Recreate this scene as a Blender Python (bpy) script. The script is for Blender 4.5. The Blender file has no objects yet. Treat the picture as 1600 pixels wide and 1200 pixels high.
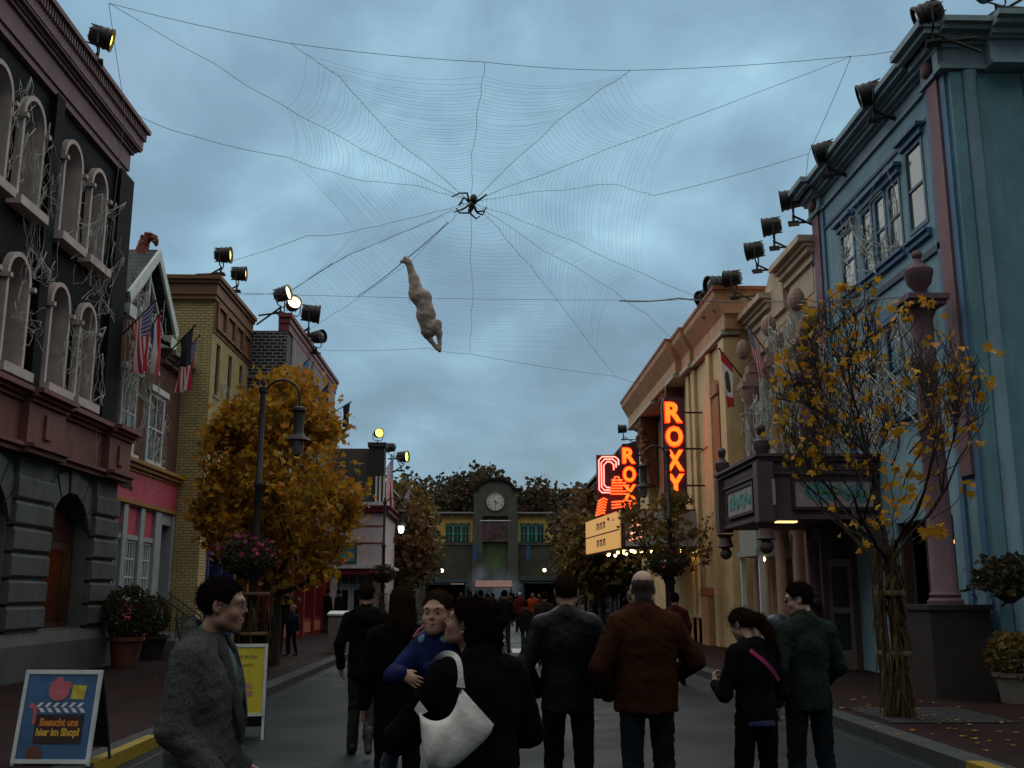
import bpy, math, random
import numpy as np
from mathutils import Vector, Matrix

sc = bpy.context.scene
col = sc.collection
random.seed(11)
rng = np.random.default_rng(11)
R_ = math.radians

# ------------------------------------------------------------------ camera
EYE = 1.62
PITCH = math.atan(330 / 1600)
YAW = math.atan(42 * math.cos(PITCH) / 1600)
FWD = Vector((math.sin(YAW) * math.cos(PITCH), math.cos(YAW) * math.cos(PITCH), math.sin(PITCH)))
RGT = Vector((math.cos(YAW), -math.sin(YAW), 0))
UPV = RGT.cross(FWD)
cd = bpy.data.cameras.new("camera")
cd.sensor_width = 36
cd.lens = 36
cd.clip_end = 2000
cam = bpy.data.objects.new("camera", cd)
col.objects.link(cam)
mw = Matrix.Identity(4)
for i in range(3):
    mw[i][0], mw[i][1], mw[i][2] = RGT[i], UPV[i], -FWD[i]
mw[2][3] = EYE
cam.matrix_world = mw
sc.camera = cam


def at(px, py, x=None, y=None, z=None):
    """measured pixel of the 1600x1200 photograph -> point on the plane x=, y= or z="""
    d = FWD * 1600 + RGT * (px - 800) - UPV * (py - 600)
    if x is not None:
        t = x / d.x
    elif y is not None:
        t = y / d.y
    else:
        t = (z - EYE) / d.z
    return Vector((d.x * t, d.y * t, EYE + d.z * t))


# ------------------------------------------------------------------ world, sun, exposure
world = bpy.data.worlds.new("World")
sc.world = world
world.use_nodes = True
SUN_EL, SUN_ROT = 4.0, 200.0
SKY_GAIN = 1.7


def build_world():
    nt = world.node_tree
    nt.nodes.clear()
    N = lambda t: nt.nodes.new(t)
    L = nt.links.new
    tc = N('ShaderNodeTexCoord')
    sep = N('ShaderNodeSeparateXYZ')
    L(tc.outputs['Generated'], sep.inputs[0])

    def M(op, a, b=None, clamp=False):
        n = N('ShaderNodeMath')
        n.operation = op
        n.use_clamp = clamp
        for k, v in enumerate((a, b)):
            if v is None:
                continue
            if isinstance(v, (int, float)):
                n.inputs[k].default_value = v
            else:
                L(v, n.inputs[k])
        return n.outputs[0]
    zc = M('MAXIMUM', sep.outputs[2], 0.0)
    den = M('ADD', zc, 0.32)
    u = M('DIVIDE', sep.outputs[0], den)
    v = M('DIVIDE', sep.outputs[1], den)
    cmb = N('ShaderNodeCombineXYZ')
    L(u, cmb.inputs[0])
    L(v, cmb.inputs[1])

    def noise(scale, detail, rough, dist, off):
        mp = N('ShaderNodeMapping')
        mp.inputs['Location'].default_value = off
        mp.inputs['Scale'].default_value = (1.0, 0.8, 1)
        L(cmb.outputs[0], mp.inputs[0])
        n = N('ShaderNodeTexNoise')
        n.inputs['Scale'].default_value = scale
        n.inputs['Detail'].default_value = detail
        n.inputs['Roughness'].default_value = rough
        n.inputs['Distortion'].default_value = dist
        L(mp.outputs[0], n.inputs['Vector'])
        return n.outputs[0]
    n1 = noise(3.2, 9, 0.52, 0.3, (3.1, 1.7, 0))
    n2 = noise(0.9, 4, 0.5, 0.2, (7.3, 2.2, 0))
    cl = M('ADD', M('MULTIPLY', n1, 0.60), M('MULTIPLY', n2, 0.40))
    rp = N('ShaderNodeValToRGB')
    e = rp.color_ramp.elements
    e[0].position, e[0].color = 0.37, (0.112, 0.178, 0.240, 1)
    e[1].position, e[1].color = 0.49, (0.146, 0.240, 0.325, 1)
    for p, c in ((0.545, (0.180, 0.297, 0.388, 1)), (0.60, (0.225, 0.370, 0.47, 1)), (0.67, (0.33, 0.51, 0.61, 1))):
        k = e.new(p)
        k.color = c
    L(cl, rp.inputs[0])
    # clear evening air behind the cloud
    sky = N('ShaderNodeTexSky')
    sky.sky_type = 'NISHITA'
    sky.sun_disc = False
    sky.sun_elevation = R_(SUN_EL)
    sky.sun_rotation = R_(SUN_ROT)
    skm = N('ShaderNodeMix')
    skm.data_type = 'RGBA'
    skm.blend_type = 'MULTIPLY'
    skm.inputs['Factor'].default_value = 1
    L(sky.outputs[0], skm.inputs[6])
    skm.inputs[7].default_value = (0.09, 0.09, 0.09, 1)
    mx = N('ShaderNodeMix')
    mx.data_type = 'RGBA'
    mx.inputs['Factor'].default_value = 0.14
    L(rp.outputs[0], mx.inputs[6])
    L(skm.outputs[2], mx.inputs[7])
    # a little rose where the cloud is thin and low
    pk = noise(0.8, 3, 0.5, 0.3, (1.2, 9.7, 0))
    pkf = N('ShaderNodeMapRange')
    pkf.inputs[1].default_value, pkf.inputs[2].default_value = 0.58, 0.72
    pkf.inputs[3].default_value, pkf.inputs[4].default_value = 0.0, 0.5
    L(pk, pkf.inputs[0])
    mp2 = N('ShaderNodeMix')
    mp2.data_type = 'RGBA'
    L(pkf.outputs[0], mp2.inputs['Factor'])
    L(mx.outputs[2], mp2.inputs[6])
    mp2.inputs[7].default_value = (0.31, 0.335, 0.41, 1)
    # unseen sky behind the camera dimmed, added to darken the foreground
    g = N('ShaderNodeMapRange')
    g.inputs[1].default_value, g.inputs[2].default_value = -0.5, 0.75
    g.inputs[3].default_value, g.inputs[4].default_value = 0.34, 1.0
    L(sep.outputs[1], g.inputs[0])
    mg = N('ShaderNodeMix')
    mg.data_type = 'RGBA'
    mg.blend_type = 'MULTIPLY'
    mg.inputs['Factor'].default_value = 1
    L(mp2.outputs[2], mg.inputs[6])
    gc = N('ShaderNodeCombineColor')
    for k in range(3):
        L(g.outputs[0], gc.inputs[k])
    L(gc.outputs[0], mg.inputs[7])
    bg = N('ShaderNodeBackground')
    bg.inputs['Strength'].default_value = SKY_GAIN
    L(mg.outputs[2], bg.inputs['Color'])
    out = N('ShaderNodeOutputWorld')
    L(bg.outputs[0], out.inputs[0])


build_world()
sd = bpy.data.lights.new("sun", 'SUN')
sd.energy = 2.8
sd.angle = R_(130)
sd.color = (1.0, 0.92, 0.80)
so = bpy.data.objects.new("sun", sd)
so.rotation_euler = (R_(-12), 0, 0)
col.objects.link(so)
sc.view_settings.view_transform = 'Standard'
sc.view_settings.look = 'None'
sc.view_settings.exposure = 0.0
sc.view_settings.gamma = 1.0
sc.render.engine = 'CYCLES'
sc.cycles.use_denoising = True
sc.cycles.max_bounces = 5
sc.cycles.diffuse_bounces = 3
sc.cycles.glossy_bounces = 2
sc.cycles.transmission_bounces = 2
sc.cycles.transparent_max_bounces = 6
sc.cycles.volume_bounces = 0
sc.cycles.sample_clamp_indirect = 3


# ------------------------------------------------------------------ materials
MATS = {}


def nodes(m):
    m.use_nodes = True
    nt = m.node_tree
    b = nt.nodes.get('Principled BSDF')
    return nt, b


def mat(name, c=(), rough=0.7, var=0.25, scale=4.0, bump=0.0, bscale=60.0, metal=0.0, spec=0.3, var2=None, sheen=0.0):
    """paint, cloth, stone: base colour with soft wear and optional bump"""
    if name in MATS:
        return MATS[name]
    m = bpy.data.materials.new(name)
    nt, b = nodes(m)
    tc = nt.nodes.new('ShaderNodeTexCoord')
    n = nt.nodes.new('ShaderNodeTexNoise')
    n.inputs['Scale'].default_value = scale
    n.inputs['Detail'].default_value = 6
    n.inputs['Roughness'].default_value = 0.65
    nt.links.new(tc.outputs['Object'], n.inputs['Vector'])
    r = nt.nodes.new('ShaderNodeValToRGB')
    lo = tuple(x * (1 - var) for x in c)
    hi = tuple(min(1, x * (1 + var * 0.7)) for x in (var2 or c))
    r.color_ramp.elements[0].position = 0.3
    r.color_ramp.elements[0].color = (*lo, 1)
    r.color_ramp.elements[1].position = 0.7
    r.color_ramp.elements[1].color = (*hi, 1)
    nt.links.new(n.outputs[0], r.inputs[0])
    if scale <= 3:                       # weathering: faint run-off streaks and blotches on large painted or stone surfaces
        mp = nt.nodes.new('ShaderNodeMapping')
        mp.inputs['Scale'].default_value = (2.6, 2.6, .22)
        nt.links.new(tc.outputs['Object'], mp.inputs[0])
        n3 = nt.nodes.new('ShaderNodeTexNoise')
        n3.inputs['Scale'].default_value = 2.2
        n3.inputs['Detail'].default_value = 8
        n3.inputs['Roughness'].default_value = .7
        nt.links.new(mp.outputs[0], n3.inputs['Vector'])
        m3 = nt.nodes.new('ShaderNodeMapRange')
        m3.inputs[1].default_value, m3.inputs[2].default_value = .35, .68
        m3.inputs[3].default_value, m3.inputs[4].default_value = .84, 1.05
        nt.links.new(n3.outputs[0], m3.inputs[0])
        v3 = nt.nodes.new('ShaderNodeVectorMath')
        v3.operation = 'SCALE'
        nt.links.new(r.outputs[0], v3.inputs[0])
        nt.links.new(m3.outputs[0], v3.inputs['Scale'])
        nt.links.new(v3.outputs[0], b.inputs['Base Color'])
    else:
        nt.links.new(r.outputs[0], b.inputs['Base Color'])
    b.inputs['Roughness'].default_value = rough
    b.inputs['Metallic'].default_value = metal
    b.inputs['Specular IOR Level'].default_value = spec
    if sheen:
        b.inputs['Sheen Weight'].default_value = sheen
    if bump:
        n2 = nt.nodes.new('ShaderNodeTexNoise')
        n2.inputs['Scale'].default_value = bscale
        n2.inputs['Detail'].default_value = 4
        nt.links.new(tc.outputs['Object'], n2.inputs['Vector'])
        bp = nt.nodes.new('ShaderNodeBump')
        bp.inputs['Strength'].default_value = bump
        bp.inputs['Distance'].default_value = 0.02
        nt.links.new(n2.outputs[0], bp.inputs['Height'])
        nt.links.new(bp.outputs[0], b.inputs['Normal'])
    MATS[name] = m
    return m


def brick(name, c1, c2, mortar, w=0.25, h=0.085, gap=0.012, rough=0.85, flat=False, bump=0.6, wear=0.3):
    """brick or paver courses laid along the wall (u = x+y, v = z) or on the ground"""
    if name in MATS:
        return MATS[name]
    m = bpy.data.materials.new(name)
    nt, b = nodes(m)
    L = nt.links.new
    tc = nt.nodes.new('ShaderNodeTexCoord')
    sp = nt.nodes.new('ShaderNodeSeparateXYZ')
    L(tc.outputs['Object'], sp.inputs[0])
    cb = nt.nodes.new('ShaderNodeCombineXYZ')
    if flat:
        L(sp.outputs[0], cb.inputs[0])
        L(sp.outputs[1], cb.inputs[1])
    else:
        ad = nt.nodes.new('ShaderNodeMath')
        ad.operation = 'ADD'
        L(sp.outputs[0], ad.inputs[0])
        L(sp.outputs[1], ad.inputs[1])
        L(ad.outputs[0], cb.inputs[0])
        L(sp.outputs[2], cb.inputs[1])
    bt = nt.nodes.new('ShaderNodeTexBrick')
    bt.inputs['Color1'].default_value = (*c1, 1)
    bt.inputs['Color2'].default_value = (*c2, 1)
    bt.inputs['Mortar'].default_value = (*mortar, 1)
    bt.inputs['Scale'].default_value = 1
    bt.inputs['Mortar Size'].default_value = gap
    bt.inputs['Mortar Smooth'].default_value = 0.2
    bt.inputs['Brick Width'].default_value = w
    bt.inputs['Row Height'].default_value = h
    L(cb.outputs[0], bt.inputs['Vector'])
    n = nt.nodes.new('ShaderNodeTexNoise')
    n.inputs['Scale'].default_value = 0.9
    n.inputs['Detail'].default_value = 7
    n.inputs['Roughness'].default_value = 0.7
    L(tc.outputs['Object'], n.inputs['Vector'])
    mr = nt.nodes.new('ShaderNodeMapRange')
    mr.inputs[1].default_value, mr.inputs[2].default_value = 0.3, 0.7
    mr.inputs[3].default_value, mr.inputs[4].default_value = 1 - wear, 1 + wear * 0.6
    L(n.outputs[0], mr.inputs[0])
    mu = nt.nodes.new('ShaderNodeVectorMath')
    mu.operation = 'SCALE'
    L(bt.outputs[0], mu.inputs[0])
    L(mr.outputs[0], mu.inputs['Scale'])
    L(mu.outputs[0], b.inputs['Base Color'])
    b.inputs['Roughness'].default_value = rough
    b.inputs['Specular IOR Level'].default_value = .06
    bp = nt.nodes.new('ShaderNodeBump')
    bp.inputs['Strength'].default_value = bump
    bp.inputs['Distance'].default_value = 0.01
    bp.invert = True
    L(bt.outputs[1], bp.inputs['Height'])
    L(bp.outputs[0], b.inputs['Normal'])
    MATS[name] = m
    return m


def glow(name, c=None, s=None):
    if name in MATS:
        return MATS[name]
    m = bpy.data.materials.new(name)
    nt, b = nodes(m)
    b.inputs['Base Color'].default_value = (*[min(1, x) for x in c], 1)
    b.inputs['Emission Color'].default_value = (*c, 1)
    b.inputs['Emission Strength'].default_value = s
    MATS[name] = m
    return m


def glassy(name, c, rough=0.08):
    if name in MATS:
        return MATS[name]
    m = bpy.data.materials.new(name)
    nt, b = nodes(m)
    b.inputs['Base Color'].default_value = (*c, 1)
    b.inputs['Roughness'].default_value = rough
    b.inputs['Specular IOR Level'].default_value = 0.6
    MATS[name] = m
    return m


# ------------------------------------------------------------------ mesh builder
EACH = {'yellow_render', 'sign_cloud', 'strap_tab', 'twine', 'blue_pilaster', 'canopy_post', 'scroll_bracket', 'porch_post', 'shop_column', 'upper_column', 'window_moulding', 'half_column', 'handrail',
        'shop_panel', 'pilaster', 'base_block', 'tall_window', 'shop_post', 'post', 'bracket', 'blossom_x', 'back_leg_x'}


class MB:
    def __init__(s):
        s.v, s.f, s.mi, s.m, s.xf = [], [], [], 0, None

    def add(s, vs, fs):
        o = len(s.v)
        if s.xf is not None:
            vs = [s.xf(p) for p in vs]
        s.v += [tuple(p) for p in vs]
        s.f += [tuple(i + o for i in f) for f in fs]
        s.mi += [s.m] * len(fs)
        return s

    def box(s, x0, x1, y0, y1, z0, z1):
        if x0 > x1: x0, x1 = x1, x0
        if y0 > y1: y0, y1 = y1, y0
        if z0 > z1: z0, z1 = z1, z0
        return s.add([(x0, y0, z0), (x1, y0, z0), (x1, y1, z0), (x0, y1, z0), (x0, y0, z1), (x1, y0, z1), (x1, y1, z1), (x0, y1, z1)],
                     [(0, 3, 2, 1), (4, 5, 6, 7), (0, 1, 5, 4), (1, 2, 6, 5), (2, 3, 7, 6), (3, 0, 4, 7)])

    def prism(s, poly, axis, a0, a1):
        n = len(poly)
        mk = {'x': lambda p, a: (a, p[0], p[1]), 'y': lambda p, a: (p[0], a, p[1]), 'z': lambda p, a: (p[0], p[1], a)}[axis]
        vs = [mk(p, a0) for p in poly] + [mk(p, a1) for p in poly]
        fs = [tuple(range(n - 1, -1, -1)), tuple(range(n, 2 * n))] + [(i, (i + 1) % n, n + (i + 1) % n, n + i) for i in range(n)]
        return s.add(vs, fs)

    def tube(s, pts, r, n=6, caps=True):
        pts = [Vector(p) for p in pts]
        if not hasattr(r, '__len__'):
            r = [r] * len(pts)
        vs, fs = [], []
        prev = None
        for i, p in enumerate(pts):
            d = (pts[min(i + 1, len(pts) - 1)] - pts[max(i - 1, 0)])
            d = d.normalized() if d.length > 1e-9 else Vector((0, 0, 1))
            if prev is None:
                a = d.orthogonal().normalized()
            else:
                a = prev - d * prev.dot(d)
                a = a.normalized() if a.length > 1e-6 else d.orthogonal().normalized()
            prev = a
            b = d.cross(a)
            for k in range(n):
                t = 2 * math.pi * k / n
                vs.append(p + (a * math.cos(t) + b * math.sin(t)) * r[i])
        for i in range(len(pts) - 1):
            for k in range(n):
                k2 = (k + 1) % n
                fs.append((i * n + k, i * n + k2, (i + 1) * n + k2, (i + 1) * n + k))
        if caps:
            fs.append(tuple(range(n - 1, -1, -1)))
            fs.append(tuple(range((len(pts) - 1) * n, len(pts) * n)))
        return s.add(vs, fs)

    def lathe(s, prof, c=(0, 0, 0), n=16, mtx=None):
        vs, fs = [], []
        for r, z in prof:
            for k in range(n):
                t = 2 * math.pi * k / n
                p = Vector((r * math.cos(t), r * math.sin(t), z))
                if mtx is not None:
                    p = mtx @ p
                vs.append(p + Vector(c))
        m = len(prof)
        for i in range(m - 1):
            for k in range(n):
                k2 = (k + 1) % n
                fs.append((i * n + k, i * n + k2, (i + 1) * n + k2, (i + 1) * n + k))
        if prof[0][0] > 1e-5:
            fs.append(tuple(range(n - 1, -1, -1)))
        if prof[-1][0] > 1e-5:
            fs.append(tuple(range((m - 1) * n, m * n)))
        return s.add(vs, fs)

    def ball(s, c, r, n=12, m=8):
        if not hasattr(r, '__len__'):
            r = (r, r, r)
        vs, fs = [], []
        for i in range(m + 1):
            ph = math.pi * i / m
            for k in range(n):
                t = 2 * math.pi * k / n
                vs.append((c[0] + r[0] * math.sin(ph) * math.cos(t), c[1] + r[1] * math.sin(ph) * math.sin(t), c[2] - r[2] * math.cos(ph)))
        for i in range(m):
            for k in range(n):
                k2 = (k + 1) % n
                fs.append((i * n + k, i * n + k2, (i + 1) * n + k2, (i + 1) * n + k))
        return s.add(vs, fs)

    def grid(s, fn, nu, nv):
        vs = [fn(i / nu, j / nv) for j in range(nv + 1) for i in range(nu + 1)]
        fs = [(j * (nu + 1) + i, j * (nu + 1) + i + 1, (j + 1) * (nu + 1) + i + 1, (j + 1) * (nu + 1) + i) for j in range(nv) for i in range(nu)]
        return s.add(vs, fs)

    def pieces(s):
        """faces grouped into separate bodies (touching bodies count as one)"""
        par = list(range(len(s.v)))

        def find(a):
            while par[a] != a:
                par[a] = par[par[a]]
                a = par[a]
            return a
        for f in s.f:
            r = find(f[0])
            for i in f[1:]:
                par[find(i)] = r
        comp = {}
        for k, f in enumerate(s.f):
            comp.setdefault(find(f[0]), []).append(k)
        items = []
        for fs in comp.values():
            P = np.array([s.v[i] for k in fs for i in s.f[k]])
            items.append([P.min(0) - .012, P.max(0) + .012, fs])
        i = 0
        while i < len(items):
            hit = True
            while hit:
                hit = False
                for j in range(len(items) - 1, -1, -1):
                    if j != i and np.all(items[i][0] <= items[j][1]) and np.all(items[j][0] <= items[i][1]):
                        items[i] = [np.minimum(items[i][0], items[j][0]), np.maximum(items[i][1], items[j][1]), items[i][2] + items[j][2]]
                        items.pop(j)
                        if j < i: i -= 1
                        hit = True
            i += 1
        return [it[2] for it in items]

    def build(s, name, mats, parent=None, smooth=False, world_co=True):
        if name in EACH:
            first = None
            for fs in s.pieces():
                m = MB()
                idx = {}
                for k in fs:
                    m.f.append(tuple(idx.setdefault(i, len(idx)) for i in s.f[k]))
                    m.mi.append(s.mi[k])
                m.v = [s.v[i] for i in idx]
                o = m._build(name, mats, parent, smooth, world_co)
                first = first or o
            return first
        return s._build(name, mats, parent, smooth, world_co)

    def _build(s, name, mats, parent=None, smooth=False, world_co=True):
        if not isinstance(mats, (list, tuple)):
            mats = [mats]
        me = bpy.data.meshes.new(name)
        V = np.array(s.v, dtype=np.float64) if s.v else np.zeros((0, 3))
        o = bpy.data.objects.new(name, me)
        if parent is not None and world_co:
            V = V - np.array(root_loc(parent))
        me.from_pydata(V.tolist(), [], s.f)
        for m_ in mats:
            me.materials.append(m_)
        if len(mats) > 1:
            me.polygons.foreach_set('material_index', s.mi)
        if smooth:
            me.polygons.foreach_set('use_smooth', [True] * len(me.polygons))
            me.set_sharp_from_angle(angle=0.75)
        me.update()
        col.objects.link(o)
        if parent is not None:
            o.parent = parent
        return o


def root_loc(o):
    v = Vector((0, 0, 0))
    while o is not None:
        v += o.location
        o = o.parent
    return v


def tag(o, label=None, cat=None, group=None, kind=None):
    if label: o['label'] = label
    if cat: o['category'] = cat
    if group: o['group'] = group
    if kind: o['kind'] = kind
    return o


def thing(name, label, cat, loc=(0, 0, 0), rz=0.0, group=None):
    o = bpy.data.objects.new(name, None)
    o.empty_display_size = 0.2
    col.objects.link(o)
    o.location = loc
    o.rotation_euler = (0, 0, rz)
    return tag(o, label, cat, group)


def copy_tree(o, parent=None):
    c = o.copy()
    col.objects.link(c)
    c.parent = parent
    for ch in list(o.children):
        copy_tree(ch, c)
    return c


def text_mesh(txt, size, depth, bold=0.0, spacing=1.0, align='CENTER'):
    """letters as mesh data in the XY plane, centred"""
    cu = bpy.data.curves.new('letters', 'FONT')
    cu.body = txt
    cu.size = size
    cu.extrude = depth
    cu.offset = bold
    cu.space_character = spacing
    cu.align_x = align
    cu.align_y = 'CENTER'
    cu.resolution_u = 3
    o = bpy.data.objects.new('letters', cu)
    col.objects.link(o)
    dg = bpy.context.evaluated_depsgraph_get()
    me = bpy.data.meshes.new_from_object(o.evaluated_get(dg))
    bpy.data.objects.remove(o)
    bpy.data.curves.remove(cu)
    vs = [v.co.copy() for v in me.vertices]
    fs = [tuple(p.vertices) for p in me.polygons]
    bpy.data.meshes.remove(me)
    return vs, fs
# ------------------------------------------------------------------ implicit surfaces for bodies and clothes
_nd = rng.normal(size=(10, 3))
_nd /= np.linalg.norm(_nd, axis=1)[:, None]
_np = rng.uniform(0, 6.28, 10)


def wrinkle(P, wl, stretch=(1, 1, 1)):
    """smooth pseudo-noise, about -1..1, wavelength wl"""
    Q = P * (np.array(stretch) * (2 * np.pi / wl)).astype(np.float32)
    a = np.zeros(P.shape[:-1], np.float32)
    for i in range(5):
        w = np.sin(Q @ _nd[i].astype(np.float32) * (0.7 + 0.15 * i) + _np[i])
        a += np.sin(Q @ _nd[i + 5].astype(np.float32) * (0.8 + 0.13 * i) + 1.6 * w + _np[i + 5])
    return a / 3.0


class Field:
    def __init__(s, h):
        s.h, s.ops, s.M = h, [], np.eye(4)

    def tp(s, p):
        return (s.M @ np.array([p[0], p[1], p[2], 1.0]))[:3]

    def cone(s, a, b, ra, rb, k=0.02, flat=None, cut=False):
        sc_ = np.linalg.norm(s.M[:3, 0])
        a, b, ra, rb = s.tp(a), s.tp(b), ra * sc_, rb * sc_
        n = None
        if flat is not None:
            n = s.M[:3, :3] @ np.array(flat[0], float)
            n /= np.linalg.norm(n)
            fl = flat[1]
        r = max(ra, rb) + 0.001
        lo, hi = np.minimum(a, b) - r, np.maximum(a, b) + r
        ba = (b - a)
        l2 = ba @ ba + 1e-12

        def fn(P):
            q = P - a.astype(np.float32)
            if n is not None:
                q = q + (q @ n.astype(np.float32))[..., None] * (n * (fl - 1)).astype(np.float32)
            t = np.clip(q @ ba.astype(np.float32) / np.float32(l2), 0, 1)
            d = np.sqrt(np.sum((q - t[..., None] * ba.astype(np.float32)) ** 2, -1))
            return d - (ra + (rb - ra) * t)
        s.ops.append(('sub' if cut else 'add', lo, hi, fn, k))
        return s

    def ell(s, c, r, k=0.02, rot=None, cut=False):
        sc_ = np.linalg.norm(s.M[:3, 0])
        R = s.M[:3, :3] / sc_
        if rot is not None:
            R = R @ np.array(Matrix.Rotation(rot[1], 3, rot[0]))
        c = s.tp(c)
        r = np.array(r, float) * sc_
        e = np.abs(R) @ r
        Rf, rf = R.astype(np.float32), r.astype(np.float32)

        def fn(P):
            q = (P - c.astype(np.float32)) @ Rf
            k0 = np.sqrt(np.sum((q / rf) ** 2, -1))
            k1 = np.sqrt(np.sum((q / (rf * rf)) ** 2, -1)) + 1e-6
            return k0 * (k0 - 1) / k1
        s.ops.append(('sub' if cut else 'add', c - e, c + e, fn, k))
        return s

    def keep(s, p, n):
        """cut away everything on the +n side of the plane through p (so far built)"""
        p = s.tp(p)
        n = s.M[:3, :3] @ np.array(n, float)
        n /= np.linalg.norm(n)
        s.ops.append(('cut', None, None, lambda P: (P - p.astype(np.float32)) @ n.astype(np.float32), 0))
        return s

    def disp(s, fn):
        s.ops.append(('disp', None, None, fn, 0))
        return s

    def shell(s, t):
        s.ops.append(('shell', None, None, t, 0))
        return s

    def mesh(s):
        h = s.h
        adds = [o for o in s.ops if o[0] == 'add']
        lo = np.min([o[1] for o in adds], 0) - 4 * h
        hi = np.max([o[2] for o in adds], 0) + 4 * h
        n = np.ceil((hi - lo) / h).astype(int) + 1
        ax = [(lo[i] + h * np.arange(n[i])).astype(np.float32) for i in range(3)]
        F = np.full(n, 1.0, np.float32)
        allP = None
        for op, l, u, fn, k in s.ops:
            if op in ('add', 'sub'):
                mg = k + 3 * h
                i0 = np.clip(np.floor((l - mg - lo) / h).astype(int), 0, n - 1)
                i1 = np.clip(np.ceil((u + mg - lo) / h).astype(int) + 1, 1, n)
                sl = tuple(slice(a, b) for a, b in zip(i0, i1))
                if any(a >= b for a, b in zip(i0, i1)):
                    continue
                P = np.stack(np.meshgrid(*[ax[i][sl[i]] for i in range(3)], indexing='ij'), -1)
                d = fn(P).astype(np.float32)
                f = F[sl]
                if op == 'add':
                    if k > 0:
                        hh = np.maximum(k - np.abs(f - d), 0) / k
                        F[sl] = np.minimum(f, d) - hh * hh * (k / 4)
                    else:
                        F[sl] = np.minimum(f, d)
                else:
                    if k > 0:
                        hh = np.maximum(k - np.abs(f + d), 0) / k
                        F[sl] = np.maximum(f, -d) + hh * hh * (k / 4)
                    else:
                        F[sl] = np.maximum(f, -d)
            else:
                if op == 'shell':
                    F = np.maximum(F, -(F + fn))
                    continue
                if allP is None:
                    allP = np.stack(np.meshgrid(*ax, indexing='ij'), -1)
                if op == 'cut':
                    F = np.maximum(F, fn(allP))
                else:
                    near = np.abs(F) < 0.05
                    F[near] += fn(allP[near]).astype(np.float32)
        return surfnet(F, lo, h)


def surfnet(F, lo, h):
    S = F < 0
    n = np.array(F.shape)
    c = np.zeros(n - 1, np.int8)
    for dx in (0, 1):
        for dy in (0, 1):
            for dz in (0, 1):
                c += S[dx:n[0] - 1 + dx, dy:n[1] - 1 + dy, dz:n[2] - 1 + dz]
    I = np.argwhere((c > 0) & (c < 8))
    if len(I) == 0:
        return np.zeros((0, 3)), np.zeros((0, 4), int)
    idx = np.full(n - 1, -1, np.int64)
    idx[tuple(I.T)] = np.arange(len(I))
    acc = np.zeros((len(I), 3))
    cnt = np.zeros(len(I))
    C = [(x, y, z) for x in (0, 1) for y in (0, 1) for z in (0, 1)]
    for a in C:
        for ax_ in range(3):
            if a[ax_]:
                continue
            b = list(a)
            b[ax_] = 1
            fa = F[tuple((I + a).T)]
            fb = F[tuple((I + b).T)]
            m = (fa < 0) != (fb < 0)
            t = fa[m] / (fa[m] - fb[m])
            p = np.tile(np.array(a, float), (m.sum(), 1))
            p[:, ax_] = t
            acc[m] += p
            cnt[m] += 1
    V = lo + h * (I + acc / cnt[:, None])
    Q = []
    for ax_ in range(3):
        sl0 = [slice(None)] * 3
        sl1 = [slice(None)] * 3
        sl0[ax_], sl1[ax_] = slice(0, -1), slice(1, None)
        A, B = S[tuple(sl0)], S[tuple(sl1)]
        E = np.argwhere(A != B)
        u, w = (ax_ + 1) % 3, (ax_ + 2) % 3
        ok = (E[:, u] > 0) & (E[:, w] > 0) & (E[:, u] < n[u] - 1) & (E[:, w] < n[w] - 1)
        E = E[ok]
        ins = A[tuple(E.T)]

        def cell(du, dw):
            X = E.copy()
            X[:, u] += du
            X[:, w] += dw
            return idx[tuple(X.T)]
        q = np.stack([cell(-1, -1), cell(0, -1), cell(0, 0), cell(-1, 0)], 1)
        q[~ins] = q[~ins][:, ::-1]
        Q.append(q)
    Q = np.concatenate(Q)
    return V, Q[(Q >= 0).all(1)]


def sdf_obj(name, fields, m, parent, smooth=1):
    """one mesh object from one or more fields (local coordinates of parent)"""
    if not isinstance(fields, (list, tuple)):
        fields = [fields]
    VV, QQ, o = [], [], 0
    for f in fields:
        V, Q = f.mesh() if isinstance(f, Field) else f
        VV.append(V)
        QQ.append(Q + o)
        o += len(V)
    V, Q = np.concatenate(VV), np.concatenate(QQ)
    for _ in range(smooth):
        a = np.zeros_like(V)
        c = np.zeros(len(V))
        for i in range(4):
            j = (i + 1) % 4
            np.add.at(a, Q[:, i], V[Q[:, j]])
            np.add.at(a, Q[:, j], V[Q[:, i]])
            np.add.at(c, Q[:, i], 1)
            np.add.at(c, Q[:, j], 1)
        V = V * 0.5 + 0.5 * a / np.maximum(c, 1)[:, None]
    me = bpy.data.meshes.new(name)
    me.vertices.add(len(V))
    me.vertices.foreach_set('co', V.astype(np.float32).ravel())
    me.loops.add(len(Q) * 4)
    me.loops.foreach_set('vertex_index', Q.astype(np.int32).ravel())
    me.polygons.add(len(Q))
    me.polygons.foreach_set('loop_start', np.arange(0, len(Q) * 4, 4, dtype=np.int32))
    me.polygons.foreach_set('use_smooth', [True] * len(Q))
    me.update(calc_edges=True)
    me.validate()
    me.materials.append(m)
    ob = bpy.data.objects.new(name, me)
    col.objects.link(ob)
    ob.parent = parent
    return ob


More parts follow.
